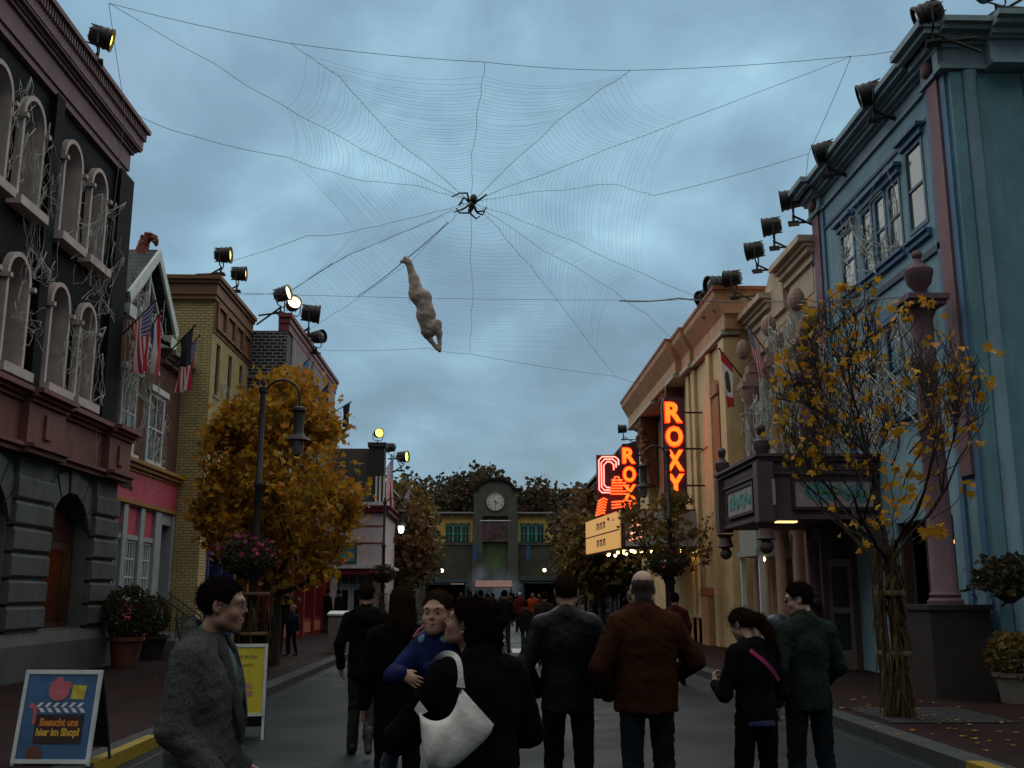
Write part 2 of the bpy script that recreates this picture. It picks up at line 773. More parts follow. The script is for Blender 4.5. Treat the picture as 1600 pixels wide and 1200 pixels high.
def blades(ob, count, length, width, flow, jitter, m, name, lift=0.004, seg=3, keep=None):
    """thin hair strands lying over a surface: part of the same hair"""
    me = ob.data
    nv = len(me.vertices)
    co = np.zeros(nv * 3, np.float32)
    no = np.zeros(nv * 3, np.float32)
    me.vertices.foreach_get('co', co)
    me.vertices.foreach_get('normal', no)
    co, no = co.reshape(-1, 3), no.reshape(-1, 3)
    mb = MB()
    for i in rng.integers(0, nv, count):
        p, n = Vector(co[i]), Vector(no[i])
        if keep is not None and not keep(p):
            continue
        d = Vector(flow(p)) + Vector(rng.normal(size=3)) * jitter
        d = d - n * d.dot(n)
        if d.length < 1e-4:
            continue
        d.normalize()
        side = d.cross(n) * width
        L_ = length * rng.uniform(0.6, 1.3)
        vs = []
        for s_ in range(seg + 1):
            t = s_ / seg
            c = p + d * (L_ * t) + n * (lift * (0.3 + 1.2 * t)) + Vector(rng.normal(size=3)) * (0.0015 * t)
            w = (1 - t * 0.8)
            vs += [c - side * w, c + side * w]
        mb.add(vs, [(2 * k, 2 * k + 1, 2 * k + 3, 2 * k + 2) for k in range(seg)])
    o = mb.build(name, m, ob, world_co=False)
    return o


def seams(ob, paths, r=.0022, name='seam', side=-1, m=None):
    """stitched seam lines laid on the back (side -1) or front of a garment"""
    from mathutils.bvhtree import BVHTree
    me = ob.data
    bv = BVHTree.FromPolygons([v.co[:] for v in me.vertices], [tuple(p.vertices) for p in me.polygons])
    for path in paths:
        pts = []
        for (a, b) in zip(path[:-1], path[1:]):
            for i in range(14):
                u = i / 14
                x, z = a[0] + (b[0] - a[0]) * u, a[1] + (b[1] - a[1]) * u
                h = bv.ray_cast(Vector((x, side * 1.0, z)), Vector((0, -side, 0)))
                if h[0] is not None:
                    pts.append(h[0] + Vector((0, side * .0006, 0)))
        if len(pts) > 3:
            mb = MB()
            mb.tube(pts, r, 5)
            mb.build(name, m or MATS['seam_dark'], ob, world_co=False)


mat('seam_dark', (.004, .004, .004), .9)


# ------------------------------------------------------------------ people
def T_(p, yaw=0.0, pitch=0.0, roll=0.0, s=1.0):
    return np.array(Matrix.Translation(Vector(p)) @ Matrix.Rotation(yaw, 4, 'Z') @ Matrix.Rotation(pitch, 4, 'X') @ Matrix.Rotation(roll, 4, 'Y') @ Matrix.Scale(s, 4))


BASE = dict(head=(0, .02, 1.655), neck=(0, -.02, 1.47),
            shL=(-.182, -.02, 1.395), shR=(.182, -.02, 1.395), elL=(-.245, -.04, 1.13), elR=(.245, -.04, 1.13),
            wrL=(-.26, .03, .88), wrR=(.26, .03, .88),
            chest=(0, 0, 1.29), waist=(0, .01, 1.08), pelvis=(0, -.01, .95),
            hipL=(-.095, 0, .92), hipR=(.095, 0, .92), knL=(-.105, .02, .50), knR=(.105, .02, .50),
            anL=(-.11, -.03, .09), anR=(.11, -.03, .09), toL=(-.135, .14, .035), toR=(.135, .14, .035))


def skeleton(height=1.78, **kw):
    s = height / 1.78
    j = {k: np.array(v, float) * s for k, v in BASE.items()}
    for k, v in kw.items():
        j[k] = np.array(v, float) * s
    j['s'] = s
    return j


def head_field(f, M, kind='man'):
    f.M = M
    w = 0.93 if kind == 'child' else 1.0
    f.ell((0, -.012, .035), (.076 * w, .096, .086), 0.0)
    f.ell((0, .022, -.02), (.066 * w, .068, .080), 0.03)
    f.cone((-.045, .005, -.065), (-.016, .060, -.093), .030, .022, 0.03)
    f.cone((.045, .005, -.065), (.016, .060, -.093), .030, .022, 0.03)
    f.ell((0, .066, -.094), (.020, .020, .018), 0.02)
    f.ell((0, .074, -.060), (.032, .018, .024), 0.02)                      # mouth mound
    f.ell((-.042, .055, -.032), (.024, .024, .022), 0.025)                 # cheeks
    f.ell((.042, .055, -.032), (.024, .024, .022), 0.025)
    bw = .009 if kind != 'man' else .013
    f.cone((-.048, .070, .026), (-.010, .084, .022), bw, bw, 0.02)
    f.cone((.048, .070, .026), (.010, .084, .022), bw, bw, 0.02)
    f.ell((-.032, .094, .002), (.019, .015, .012), 0.014, cut=True)
    f.ell((.032, .094, .002), (.019, .015, .012), 0.014, cut=True)
    f.ell((-.032, .072, .001), (.0165, .014, .0125), 0.006)
    f.ell((.032, .072, .001), (.0165, .014, .0125), 0.006)
    ns = 0.70 if kind == 'child' else 0.88
    f.cone((0, .080, .016), (0, .081 + .030 * ns, -.022), .0080, .0100 * ns, 0.012)
    f.ell((-.013 * ns, .088, -.028), (.009, .011, .008), 0.008)
    f.ell((.013 * ns, .088, -.028), (.009, .011, .008), 0.008)
    f.ell((-.0065, .098, -.0385), (.0035, .006, .004), 0.004, cut=True)
    f.ell((.0065, .098, -.0385), (.0035, .006, .004), 0.004, cut=True)
    f.cone((-.019, .086, -.0555), (.019, .086, -.0555), .0065, .0065, 0.006)
    f.cone((-.016, .086, -.070), (.016, .086, -.070), .0075, .0075, 0.006)
    f.cone((-.024, .090, -.062), (.024, .090, -.062), .0032, .0032, 0.004, cut=True)
    for sx in (-1, 1):
        x = .076 * w * sx
        f.ell((x, -.012, -.004), (.012, .022, .033), 0.008, rot=('Z', sx * .45))
        f.ell((x + .012 * sx, -.006, -.002), (.007, .012, .019), 0.006, cut=True)
        f.ell((x + .004 * sx, -.002, -.010), (.006, .006, .010), 0.004)
    f.M = np.eye(4)


def hand_field(f, wr, d, n, s=1.0, curl=0.35, mirror=1, thumb=0.8):
    """palm, four unequal fingers with two bends each, thumb from the side of the palm"""
    d, n = Vector(d).normalized(), Vector(n)
    n = (n - d * n.dot(d)).normalized()
    e = d.cross(n).normalized() * mirror      # towards the little finger
    P = lambda a, b, c: Vector(wr) + (d * a + e * b + n * c) * s
    fl = (tuple(n), 1.9)
    f.cone(P(-.03, 0, 0), P(.03, 0, 0), .026 * s, .032 * s, .01, flat=(tuple(n), 1.25))
    f.cone(P(.03, -.006, 0), P(.075, -.004, 0), .040 * s, .041 * s, .012, flat=fl)
    for off, L_, r in ((-.033, .072, .0092), (-.011, .082, .0095), (.011, .076, .0092), (.032, .060, .0082)):
        a0 = P(.082, off, 0)
        ang, p, prev = 0.25 * curl, Vector((.082, off * 1.06, 0)), a0
        for q, fr in ((0, .45), (1, .32), (2, .23)):
            ang += curl * (0.5 + 0.55 * q) * 0.75
            p = p + Vector((math.cos(ang) * L_ * fr, off * .05, math.sin(ang) * L_ * fr))
            b0 = P(*p)
            f.cone(prev, b0, r * s * (1 - .08 * q), r * s * (0.92 - .08 * q), .004)
            prev = b0
    f.cone(P(.015, -.028, .006), P(.050, -.052, .014), .015 * s, .0115 * s, .012)
    f.cone(P(.050, -.052, .014), P(.082, -.058 - .004 * thumb, .022), .011 * s, .0088 * s, .004)


def make_person(name, label, loc, rz, j, look=(0, 0, 0), head_s=1.0, skin=None, jacket=None, trousers=None, shoes=None,
                hair=None, hands=('L', 'R'), curl=0.4, fine=0.008, bulk=1.0, hem=0.80, group=None, kind='man',
                collar=0.05, legs=True, handdir=None, fold=1.0, sleeve_r=1.0, eyes=False, palm=None, arms=True, head_roll=0.0, seam=False, mir=None):
    s = j['s']
    t = thing(name, label, 'person', loc, rz, group)
    MH = T_(j['head'], look[0], look[1], head_roll, s * head_s)
    near = fine <= 0.012
    # body: one skin
    hf = Field(min(fine, 0.0055) if near else fine)
    head_field(hf, MH, kind)
    nk = j['neck']
    base = (MH @ np.array([0, -.022, -.07, 1]))[:3]
    hf.cone(base, nk + np.array([0, 0, -.02]) * s, .050 * s * head_s, .060 * s, 0.02)
    bf = Field(max(fine, 0.012))
    bf.cone(nk + np.array([0, 0, .01]), j['chest'], .050 * s, .11 * s, .05)
    bf.ell(j['chest'], (.14 * s, .085 * s, .17 * s), .05)
    bf.ell(j['waist'], (.12 * s, .08 * s, .14 * s), .05)
    bf.ell(j['pelvis'], (.13 * s, .09 * s, .10 * s), .05)
    fs = [hf, bf]
    for S in 'LR':
        if arms:
            bf.cone(j['sh' + S], j['el' + S], .045 * s, .036 * s, .03)
            bf.cone(j['el' + S], j['wr' + S], .036 * s, .026 * s, .02)
        if legs:
            bf.cone(j['hip' + S], j['kn' + S], .065 * s, .045 * s, .03)
            bf.cone(j['kn' + S], j['an' + S], .045 * s, .034 * s, .02)
        if S in hands and near:
            h2 = Field(0.0045)
            d = (handdir or {}).get(S)
            if d is None:
                d = j['wr' + S] - j['el' + S]
            pn = (palm or {}).get(S, ((1 if S == 'L' else -1), .25, 0))
            dv, nv = Vector(d), Vector(pn)
            fw = dv.cross(nv)
            hand_field(h2, j['wr' + S], d, pn, s, curl, mir or (1 if fw.y < 0 else -1))
            fs.append(h2)
        elif S in hands:
            bf.cone(j['wr' + S], j['wr' + S] + (j['wr' + S] - j['el' + S]) * .42, .032 * s, .028 * s, .02, flat=((1, 0, 0), 1.5))
    sdf_obj('body', fs, skin or MATS['skin'], t, smooth=0)
    # jacket
    if jacket is not None:
        f = Field(fine)
        c, w = j['chest'], j['waist']
        up = np.array([0, 0, 1.0])
        f.ell(c + up * .02 * s, (.185 * s * bulk, .125 * s * bulk, .20 * s), 0)
        f.cone(j['shL'] + np.array([.03, 0, -.005]) * s, j['shR'] + np.array([-.03, 0, -.005]) * s, .072 * s * bulk, .072 * s * bulk, .06)
        f.cone(nk + up * .0 * s, c, .065 * s, .13 * s, .07)
        for S in 'LR':                       # slope of the shoulder from neck to arm
            f.cone(nk + np.array([0, -.015, .005]) * s, j['sh' + S] * .9 + nk * .1, .062 * s, .066 * s, .05)
        lw = w.copy()
        lw[2] = hem * s - .12 * s
        f.cone(c - up * .02 * s, (w + j['pelvis']) / 2, .175 * s * bulk, .172 * s * bulk, .06, flat=((0, 1, 0), 1.38))
        f.cone((w + j['pelvis']) / 2, lw, .172 * s * bulk, .185 * s * bulk, .04, flat=((0, 1, 0), 1.34))
        f.keep((0, 0, hem * s), (0, 0.05, -1))
        if arms:
            for S in 'LR':
                e, wv = j['el' + S], j['wr' + S]
                we = e + (wv - e) * 0.94
                f.cone(j['sh' + S], e, .071 * s * sleeve_r, .062 * s * sleeve_r, .035)
                f.cone(e, we, .061 * s * sleeve_r, .047 * s * sleeve_r, .02)
        if collar:
            f.cone(nk + np.array([0, -.012, -.02]) * s, nk + np.array([0, -.004, collar]) * s, .075 * s, .066 * s, .015)
            f.ell(nk + np.array([0, -.002, collar + .045]) * s, (.054 * s, .054 * s, .062 * s), .008, cut=True)
        amp = 0.0048 * fold
        if near:
            f.disp(lambda P: amp * wrinkle(P, .13, (1, 1, 1.5)) + amp * .45 * wrinkle(P + 3, .05, (1, 1, 1.9)))
        jo = sdf_obj('jacket', f, jacket, t, smooth=1)
        if seam:
            q = s
            bx = .15 * bulk
            seams(jo, [[(-bx * q, 1.30 * q), (0, 1.315 * q), (bx * q, 1.30 * q)], [(0, 1.31 * q), (0, (hem + .01) * q)], [(-.17 * bulk * q, (hem + .03) * q), (0, (hem + .025) * q), (.17 * bulk * q, (hem + .03) * q)], [(-.145 * bulk * q, 1.38 * q), (-.165 * bulk * q, 1.25 * q)], [(.145 * bulk * q, 1.38 * q), (.165 * bulk * q, 1.25 * q)]])
    if trousers is not None and legs:
        f = Field(fine)
        f.ell(j['pelvis'], (.150 * s * min(bulk, 1.06), .100 * s * min(bulk, 1), .13 * s), 0)
        for S in 'LR':
            f.cone(j['hip' + S], j['kn' + S], .092 * s, .068 * s, .03)
            f.cone(j['kn' + S], j['an' + S] + np.array([0, 0, -.03]) * s, .066 * s, .060 * s, .02)
        amp = 0.005 * fold
        if near:
            f.disp(lambda P: amp * wrinkle(P, .11, (1, 1, 1.8)) + amp * .5 * wrinkle(P + 5, .05, (1, 1, 2.2)))
        sdf_obj('trousers', f, trousers, t, smooth=1)
    if legs:
        for S in 'LR':
            f = Field(fine)
            a, o = j['an' + S], j['to' + S]
            dd = (o - a)
            f.cone(a + np.array([0, 0, -.02]) * s - dd * .12, o, .045 * s, .040 * s, .02)
            f.cone(a + np.array([0, 0, .03]) * s, a + dd * .3, .045 * s, .045 * s, .03)
            sdf_obj('shoe', f, shoes or MATS['shoe_black'], t, smooth=0)
    if hair:
        hf = Field(0.006 if near else fine)
        hf.M = MH
        st = hair['style']
        if st != 'bald':
            th = hair.get('th', .010)
            hf.ell((0, -.013, .036), (.077 + th * .8, .097 + th, .087 + th), 0)
            ty = hair.get('temple', .026)
            hf.keep((0, ty, 0), (0, 1, -hair.get('rake', .70)))
            hf.keep((0, -.085, hair.get('nape', -.082)), (0, .30, -1))
            for sx in (-1, 1):
                hf.ell((sx * .083, .006, -.012), (.024, .024, .034), .004, cut=True)
        else:
            hf.ell((0, -.013, .026), (.0785, .0985, .084), 0)
            hf.cone((0, -.045, -.06), (0, -.045, -.10), .058, .052, .03)
            hf.keep((0, -.06, .084), (0, .35, 1))
            hf.keep((0, .015, .0), (0, 1, -.35))
            hf.keep((0, -.09, -.098), (0, .2, -1))
            for sx in (-1, 1):
                hf.ell((sx * .083, .004, -.012), (.024, .026, .036), .004, cut=True)
        if st == 'long':
            for (a, b, ra, rb) in hair['locks']:
                hf.cone(a, b, ra, rb, .03)
        if hair.get('cut'):
            for c_, r_ in hair['cut']:
                hf.ell(c_, r_, .006, cut=True)
        hf.M = np.eye(4)
        am = hair.get('amp', .004)
        if near:
            hf.disp(lambda P: am * wrinkle(P, .035, (1, 1, .5)) + am * .6 * wrinkle(P, .016, (1, 1, .6)))
        ho = sdf_obj('hair', hf, hair['mat'], t, smooth=0)
        if hair.get('strands'):
            fl = np.array(hair.get('flow', (0, -.6, -.8)))
            blades(ho, hair['strands'], hair.get('len', .04), hair.get('w', .0011), lambda p: fl, hair.get('jit', .35), hair['mat'], 'strand', lift=hair.get('lift', .004))
    if eyes:
        for sx in (-1, 1):
            mb = MB()
            mb.ball((0, 0, 0), .0108 * s * head_s, 12, 8)
            mb.m = 1
            gx = eyes if isinstance(eyes, float) else 0.0
            ir = .0088 if kind == 'child' else .0074
            mb.ball((gx * .006, (.0120 - ir) * s * head_s, 0), ir * s * head_s, 10, 6)
            e = mb.build('eye', [MATS['eye_white'], MATS['eye_dark']], t, smooth=True, world_co=False)
            e.matrix_local = Matrix((MH @ T_((sx * .032, .0765, .001))).tolist())
            e.scale = (1, 1, 1)
        b = Field(.004)
        b.M = MH
        for sx in (-1, 1):
            b.cone((sx * .050, .072, .022), (sx * .034, .087, .0285), .0025, .004, .004)
            b.cone((sx * .034, .087, .0285), (sx * .014, .094, .0245), .004, .0035, .004)
        sdf_obj('eyebrows', b, hair['mat'] if hair else MATS['hair_dark'], t, smooth=0)
        lp = Field(.003)
        lp.M = MH
        lp.cone((-.019, .0905, -.0570), (0, .0940, -.0560), .0032, .0056, .003)
        lp.cone((.019, .0905, -.0570), (0, .0940, -.0560), .0032, .0056, .003)
        lp.cone((-.016, .0905, -.0665), (0, .0930, -.0685), .0036, .0066, .003)
        lp.cone((.016, .0905, -.0665), (0, .0930, -.0685), .0036, .0066, .003)
        sdf_obj('lips', lp, MATS['lips'], t, smooth=0)
    return t, MH
# ------------------------------------------------------------------ ground, road, pavement
KL, KR, PZ = -3.55, 4.42, 0.12


def build_ground():
    mb = MB()
    mb.add([(-600, -300, -0.012), (600, -300, -0.012), (600, 900, -0.012), (-600, 900, -0.012)], [(0, 1, 2, 3)])
    tag(mb.build('ground', mat('earth', (0.05, 0.055, 0.04), 0.95, 0.3, 0.4)), kind='structure')
    m = mat('asphalt', (0.0065, 0.0105, 0.0135), 0.50, 0.30, 0.55, 0.55, 130, spec=0.10)
    nt = m.node_tree
    b = nt.nodes['Principled BSDF']
    tc = nt.nodes.new('ShaderNodeTexCoord')
    n = nt.nodes.new('ShaderNodeTexNoise')
    n.inputs['Scale'].default_value = 0.7
    n.inputs['Detail'].default_value = 5
    nt.links.new(tc.outputs['Object'], n.inputs['Vector'])
    mr = nt.nodes.new('ShaderNodeMapRange')
    mr.inputs[1].default_value, mr.inputs[2].default_value, mr.inputs[3].default_value, mr.inputs[4].default_value = 0.35, 0.65, 0.42, 0.62
    nt.links.new(n.outputs[0], mr.inputs[0])
    nt.links.new(mr.outputs[0], b.inputs['Roughness'])
    mb = MB()
    mb.add([(KL, -12, 0), (KR, -12, 0), (KR, 100, 0), (KL, 100, 0)], [(0, 1, 2, 3)])
    mb.add([(-16, 100, 0), (16, 100, 0), (16, 130, 0), (-16, 130, 0)], [(0, 1, 2, 3)])
    tag(mb.build('road', m), kind='structure')
    pav = brick('pavers', (0.024, 0.0115, 0.011), (0.017, 0.009, 0.009), (0.008, 0.006, 0.006), 0.21, 0.105, 0.008, 0.72, True, 0.5, 0.35)
    for x0, x1 in ((KL - 0.30, -16), (KR + 0.30, 16)):
        mb = MB()
        mb.box(x0, x1, -12, 100, -0.2, PZ)
        tag(mb.build('pavement', pav), kind='structure')
    kb = mat('kerb_stone', (0.025, 0.028, 0.029), 0.8, 0.3, 3.2, 0.3, 50)
    for x0, x1 in ((KL - 0.296, KL), (KR, KR + 0.296)):
        mb = MB()
        y = -12
        while y < 99:
            mb.box(x0, x1, y + .006, y + .994, -0.2, PZ + 0.004)
            y += 1
        tag(mb.build('kerb', kb), kind='structure')
    yl = mat('yellow_paint', (0.20, 0.135, 0.010), 0.6, 0.25, 9)
    mb = MB()
    mb.box(KL - .12, KL + .004, 9.9, 11.8, -0.0, PZ + 0.010)
    tag(mb.build('yellow_kerb_paint', yl), kind='structure')
    mb = MB()
    mb.box(KR - .004, KR + .17, 7.6, 9.80, -0.0, PZ + 0.010)
    tag(mb.build('yellow_kerb_paint', yl), kind='structure')
    mb = MB()
    mb.add([(0.80, 30.3, .004), (1.75, 30.3, .004), (1.75, 32.6, .004), (0.80, 32.6, .004)], [(0, 1, 2, 3)])
    tag(mb.build('road_marking', mat('road_white', (0.42, 0.43, 0.44), 0.6, 0.3, 6)), kind='structure')
    mb = MB()                                                       # gutter line and patched seams in the asphalt
    for x in (KL + .16, KR - .16):
        mb.box(x - .015, x + .015, -10, 98, -.01, .003)
    mb.box(KL + .2, KR - .2, 27.4, 27.47, -.01, .0025)
    mb.box(0.3, .34, 12, 27.4, -.01, .0025)
    tag(mb.build('road_seam', mat('tar', (0.02, 0.02, 0.022), 0.5, 0.2)), kind='structure')


build_ground()


# ------------------------------------------------------------------ facade tools: (s along the street, o out of the wall, z up)
def FA(side, X0):
    mb = MB()
    mb.xf = lambda p: (side * (X0 - p[1]), p[0], p[2])
    return mb


def FP(side, X0, px, py):
    """(s, z) of a measured pixel on the facade plane"""
    p = at(px, py, x=side * X0)
    return p.y, p.z


def arcpts(a, b, zs, r_extra=0.0, n=12, rise=None):
    c, r = (a + b) / 2, (b - a) / 2 + r_extra
    k = 1.0 if rise is None else rise / ((b - a) / 2)
    return [(c + r * math.cos(math.pi * (1 - i / n)), zs + r * k * math.sin(math.pi * (1 - i / n))) for i in range(n + 1)]


def wall_open(mb, s0, s1, z0, z1, o0, o1, ops):
    """solid wall with rectangular or arched holes (a, b, za, zb, rise)"""
    br = sorted({s0, s1, *[o[0] for o in ops], *[o[1] for o in ops]})
    for a, b in zip(br[:-1], br[1:]):
        m = (a + b) / 2
        hs = sorted([o for o in ops if o[0] < m < o[1]], key=lambda o: o[2])
        z = z0
        for o in hs:
            if o[2] > z + 1e-4:
                mb.box(a, b, o0, o1, z, o[2])
            z = o[3]
            if len(o) > 4 and o[4] > 0:
                pts = arcpts(o[0], o[1], o[3] - o[4], rise=o[4])
                h = len(pts) // 2
                mb.prism([(o[0], o[3])] + pts[:h + 1][::-1], 'y', o0, o1)
                mb.prism([(o[1], o[3])] + pts[h:], 'y', o0, o1)
        if z < z1 - 1e-4:
            mb.box(a, b, o0, o1, z, z1)


def arch_ring(mb, a, b, z0, zs, w, o0, o1, rise=None):
    """moulded surround: two jambs and an arch"""
    mb.box(a - w, a, o0, o1, z0, zs)
    mb.box(b, b + w, o0, o1, z0, zs)
    ip, op = arcpts(a, b, zs, 0, 14, rise), arcpts(a, b, zs, w, 14, rise)
    for i in range(14):
        mb.prism([ip[i], op[i], op[i + 1], ip[i + 1]], 'y', o0, o1)


def window(parent, side, X0, a, b, za, zb, o, fm, pm, mull=(1, 1), w=.06, sill=None, name='window', fw=None, depth=.06, head=None):
    """a window: frame with glazing bars; pane and sill are sub-parts"""
    mb = FA(side, X0)
    fw = fw or w
    mb.box(a, a + fw, o - depth, o, za, zb)
    mb.box(b - fw, b, o - depth, o, za, zb)
    mb.box(a + fw, b - fw, o - depth, o, za, za + fw)
    mb.box(a + fw, b - fw, o - depth, o, zb - fw, zb)
    nx, nz = mull
    for i in range(1, nx):
        s = a + (b - a) * i / nx
        mb.box(s - w * .3, s + w * .3, o - depth, o - .006, za + fw, zb - fw)
    for i in range(1, nz):
        z = za + (zb - za) * i / nz
        mb.box(a + fw, b - fw, o - depth, o - .010, z - w * .35, z + w * .35)
    f = mb.build(name, fm, parent)
    mp = FA(side, X0)
    mp.box(a + fw * .5, b - fw * .5, o - depth * .8, o - depth * .6, za + fw * .5, zb - fw * .5)
    mp.build('pane', pm, f)
    if sill:
        ms = FA(side, X0)
        ms.box(a - .10, b + .10, o - .05, o + sill[0], za - sill[1], za - .003)
        ms.build('sill', sill[2] if len(sill) > 2 else fm, f)
    if head:
        ms = FA(side, X0)
        ms.box(a - .08, b + .08, o - .05, o + head[0], zb + .003, zb + head[1])
        ms.build('lintel', head[2] if len(head) > 2 else fm, f)
    return f


def steps_profile(mb, s0, s1, o, prof):
    """cornice: list of (out, z0, z1) courses, each standing on the one below"""
    for e, z0, z1 in prof:
        mb.box(s0 - max(0, e) * 1.0, s1 + max(0, e) * 1.0, o - .3, o + e, z0, z1)


dark_glass = glassy('dark_glass', (0.010, 0.014, 0.016), 0.10)
dim_glass = glassy('dim_glass', (0.03, 0.042, 0.045), 0.16)
# ------------------------------------------------------------------ left side of the street
def dark_brick_house():
    S, X = -1, 8.4
    t = thing('brick_house', 'near black brick house with arched windows, purple brown cornice and grey stone ground floor', 'building', (-8.4, 18, PZ))
    bk = brick('black_brick', (0.0085, 0.009, 0.0105), (0.0045, 0.005, 0.006), (0.020, 0.021, 0.022), .23, .078, .009, .75, bump=.8)
    cor = mat('purple_paint', (0.150, 0.082, 0.086), .7, .25, 2.5, .15, 40)
    trim = mat('mauve_stone', (0.43, 0.365, 0.34), .8, .22, 3, .2, 40)
    red = mat('red_brown_band', (0.145, 0.058, 0.048), .7, .25, 2, .15, 40)
    gst = mat('grey_rustic', (0.085, 0.094, 0.092), .85, .3, 1.6, .35, 45)
    pairs = [(15.9, 16.68), (17.25, 18.03), (19.07, 19.85), (20.47, 21.25)]
    up = [(a, b, 8.50, 10.50, .40) for a, b in pairs]
    lo = [(a, b, 5.52, 7.52, .40) for a, b in pairs]
    mb = FA(S, X)
    wall_open(mb, 13.0, 22.75, 5.2, 11.1, -.5, 0, up + lo)
    mb.box(13.0, 22.75, -10, -.51, 4.2, 12.2)
    mb.box(13.0, 23.35, -10, -1.7, 0, 4.2)
    mb.box(23.0, 23.35, -1.7, -.5, 0, 4.2)
    for a, b in ((14.9, 15.5), (18.42, 18.78), (21.95, 22.78)):
        mb.box(a, b, 0, .13, 5.2, 11.1)
    mb.build('wall', bk, t)
    # cornice
    mb = FA(S, X)
    steps_profile(mb, 13, 22.25, 0, [(.10, 11.05, 11.20), (.14, 11.20, 11.62), (.20, 11.62, 11.69), (.24, 11.69, 11.75), (.32, 11.75, 11.80), (.34, 11.80, 12.02)])
    s = 13.0
    while s < 22.55:
        mb.box(s, s + .055, -.2, .40, 12.02, 12.24)
        s += .115
    mb.box(13, 22.59, -.3, .345, 12.02, 12.235)
    steps_profile(mb, 13, 22.25, 0, [(.46, 12.24, 12.34)])
    mb.build('cornice', cor, t)
    for (a, b, za, zb, r) in up + lo:
        mb = FA(S, X)
        w = .085
        arch_ring(mb, a + .006, b - .006, za + .004, zb - r, w, -.42, .12, r - .006)
        for q in (a - w, b + w):
            mb.box(q - .05, q + .05, -.02, .20, zb - r - .11, zb - r - .03)
        f = mb.build('window_surround', trim, t)
        ms = FA(S, X)
        ms.box(a - w - .1, b + w + .1, -.05, .27, za - .17, za - .003)
        ms.build('sill', trim, f)
        window(t, S, X, a + .003, b - .003, za, zb, -.36, mat('sash_grey', (.10, .11, .11), .6), dark_glass, (1, 2), .05)
    # string course between shop and house
    mb = FA(S, X)
    for (a, b, e) in ((13, 18.15, 0), (18.15, 19.75, .16), (19.75, 22.15, 0), (22.15, 23.5, .16)):
        mb.box(a, b, -.3, .12 + e, 4.20, 5.02)
        for q, z0, z1 in ((.20, 4.10, 4.20), (.27, 4.20, 4.27), (.18, 5.02, 5.10), (.26, 5.10, 5.17), (.36, 5.17, 5.26)):
            mb.box(a - .02 * (q > .2), b + .02 * (q > .2), -.3 + .001 * q, q + e, z0 + .0007, z1)
    mb.box(18.8, 19.1, .28, .33, 4.42, 4.86)
    mb.box(22.65, 22.95, .28, .33, 4.42, 4.86)
    mb.build('string_course', red, t)
    # rusticated ground floor
    mb = FA(S, X)
    arch = [(16.25, 18.25, .98, 3.62, .62), (19.92, 21.98, .98, 3.62, .62)]
    wall_open(mb, 13, 23.35, .95, 4.10, -.45, 0, arch)
    for a, b in ((14.6, 16.20), (18.30, 19.87), (22.03, 23.42)):
        z = .98
        while z < 3.5:
            mb.prism([(0, z + .03), (.13, z + .03), (.16, z + .07), (.16, z + .39), (.13, z + .43), (0, z + .43)], 'x', a + .0, b)
            z += .46
        mb.box(a + .10, b - .10, 0, .10, .96, 4.08)
    for a, b, _, zb, r in arch:
        c = (a + b) / 2
        for k in range(-3, 4):
            an = k * .36
            d = Vector((math.sin(an), math.cos(an)))
            p = Vector((c, zb - 1.05))
            i0, i1 = p + d * 1.06, p + d * (1.52 + .10 * (k == 0))
            q = Vector((d.y, -d.x))
            mb.prism([i0 - q * .17, i1 - q * .23, i1 + q * .23, i0 + q * .17], 'y', -.02, .06 + .03 * (k == 0))
    mb.build('stone_front', gst, t)
    mb = FA(S, X)
    mb.prism([(-.45, 0), (.22, 0), (.22, .74), (.10, .95), (-.45, .95)], 'x', 13, 23.4)
    mb.build('plinth', mat('concrete_base', (0.075, 0.08, 0.078), .85, .25, 1.2, .25, 35), t)
    # shop windows with a lit display
    wood = mat('dark_wood_frame', (0.045, 0.022, 0.016), .5, .3, 6)
    for a, b, za, zb, r in arch:
        mb = FA(S, X)
        mb.box(a, a + .12, -.36, -.24, za, zb - r + .2)
        mb.box(b - .12, b, -.36, -.24, za, zb - r + .2)
        mb.box(a + .12, b - .12, -.36, -.24, za, za + .10)
        mb.box(a + .12, b - .12, -.36, -.24, 2.52, 2.66)
        mb.box((a + b) / 2 - .03, (a + b) / 2 + .03, -.34, -.27, 2.66, zb)
        f = mb.build('shop_window', wood, t)
        mb = FA(S, X)
        mb.box(a, b, -.33, -.31, 2.66, zb)
        mb.build('pane', glassy('fanlight_glass', (.055, .022, .016), .15), f)
        mb = FA(S, X)
        mb.box(a - .1, b + .1, -1.69, -1.62, .9, 2.7)
        mb.box(a - .1, a, -1.62, -.46, .9, 2.7)
        mb.box(b, b + .1, -1.62, -.46, .9, 2.7)
        mb.box(a, b, -1.62, -.46, 2.62, 2.7)
        mb.box(a, b, -1.62, -.46, .90, .975)
        mb.build('display_back', mat('display_wall', (.09, .036, .018), .8, .4, 2), f)
        mb = FA(S, X)
        for k in range(24):
            s_, z_ = random.uniform(a + .2, b - .2), random.uniform(1.0, 2.4)
            if k < 9:
                s_, z_ = b - 1.75 + .09 * (k % 3), 2.34 + .11 * (k // 3)
            mb.ball((s_, -random.uniform(.7, 1.3), z_), random.uniform(.010, .02), 8, 6)
        mb.ball((b - .55, -.9, 2.25), .065, 10, 8)
        mb.build('display_light', glow('warm_bulb', (1.0, .50, .18), 14), f)
        mb = FA(S, X)
        mb.lathe([(.26, 0), (.30, .3), (.18, .55), (.06, .62), (.05, .9), (.14, 1.0), (.0, 1.2)], (b - .8, -1.0, .98), 10)
        mb.lathe([(.18, 0), (.2, .5), (.1, .7), (.0, .8)], (b - 1.4, -1.1, .98), 10)
        mb.ball((b - .45, -.95, 1.35), (.16, .14, .36))
        mb.build('display_figure', mat('display_dark', (.05, .014, .012), .6, .4, 6), f, smooth=True)
    return t


dark_brick_house()


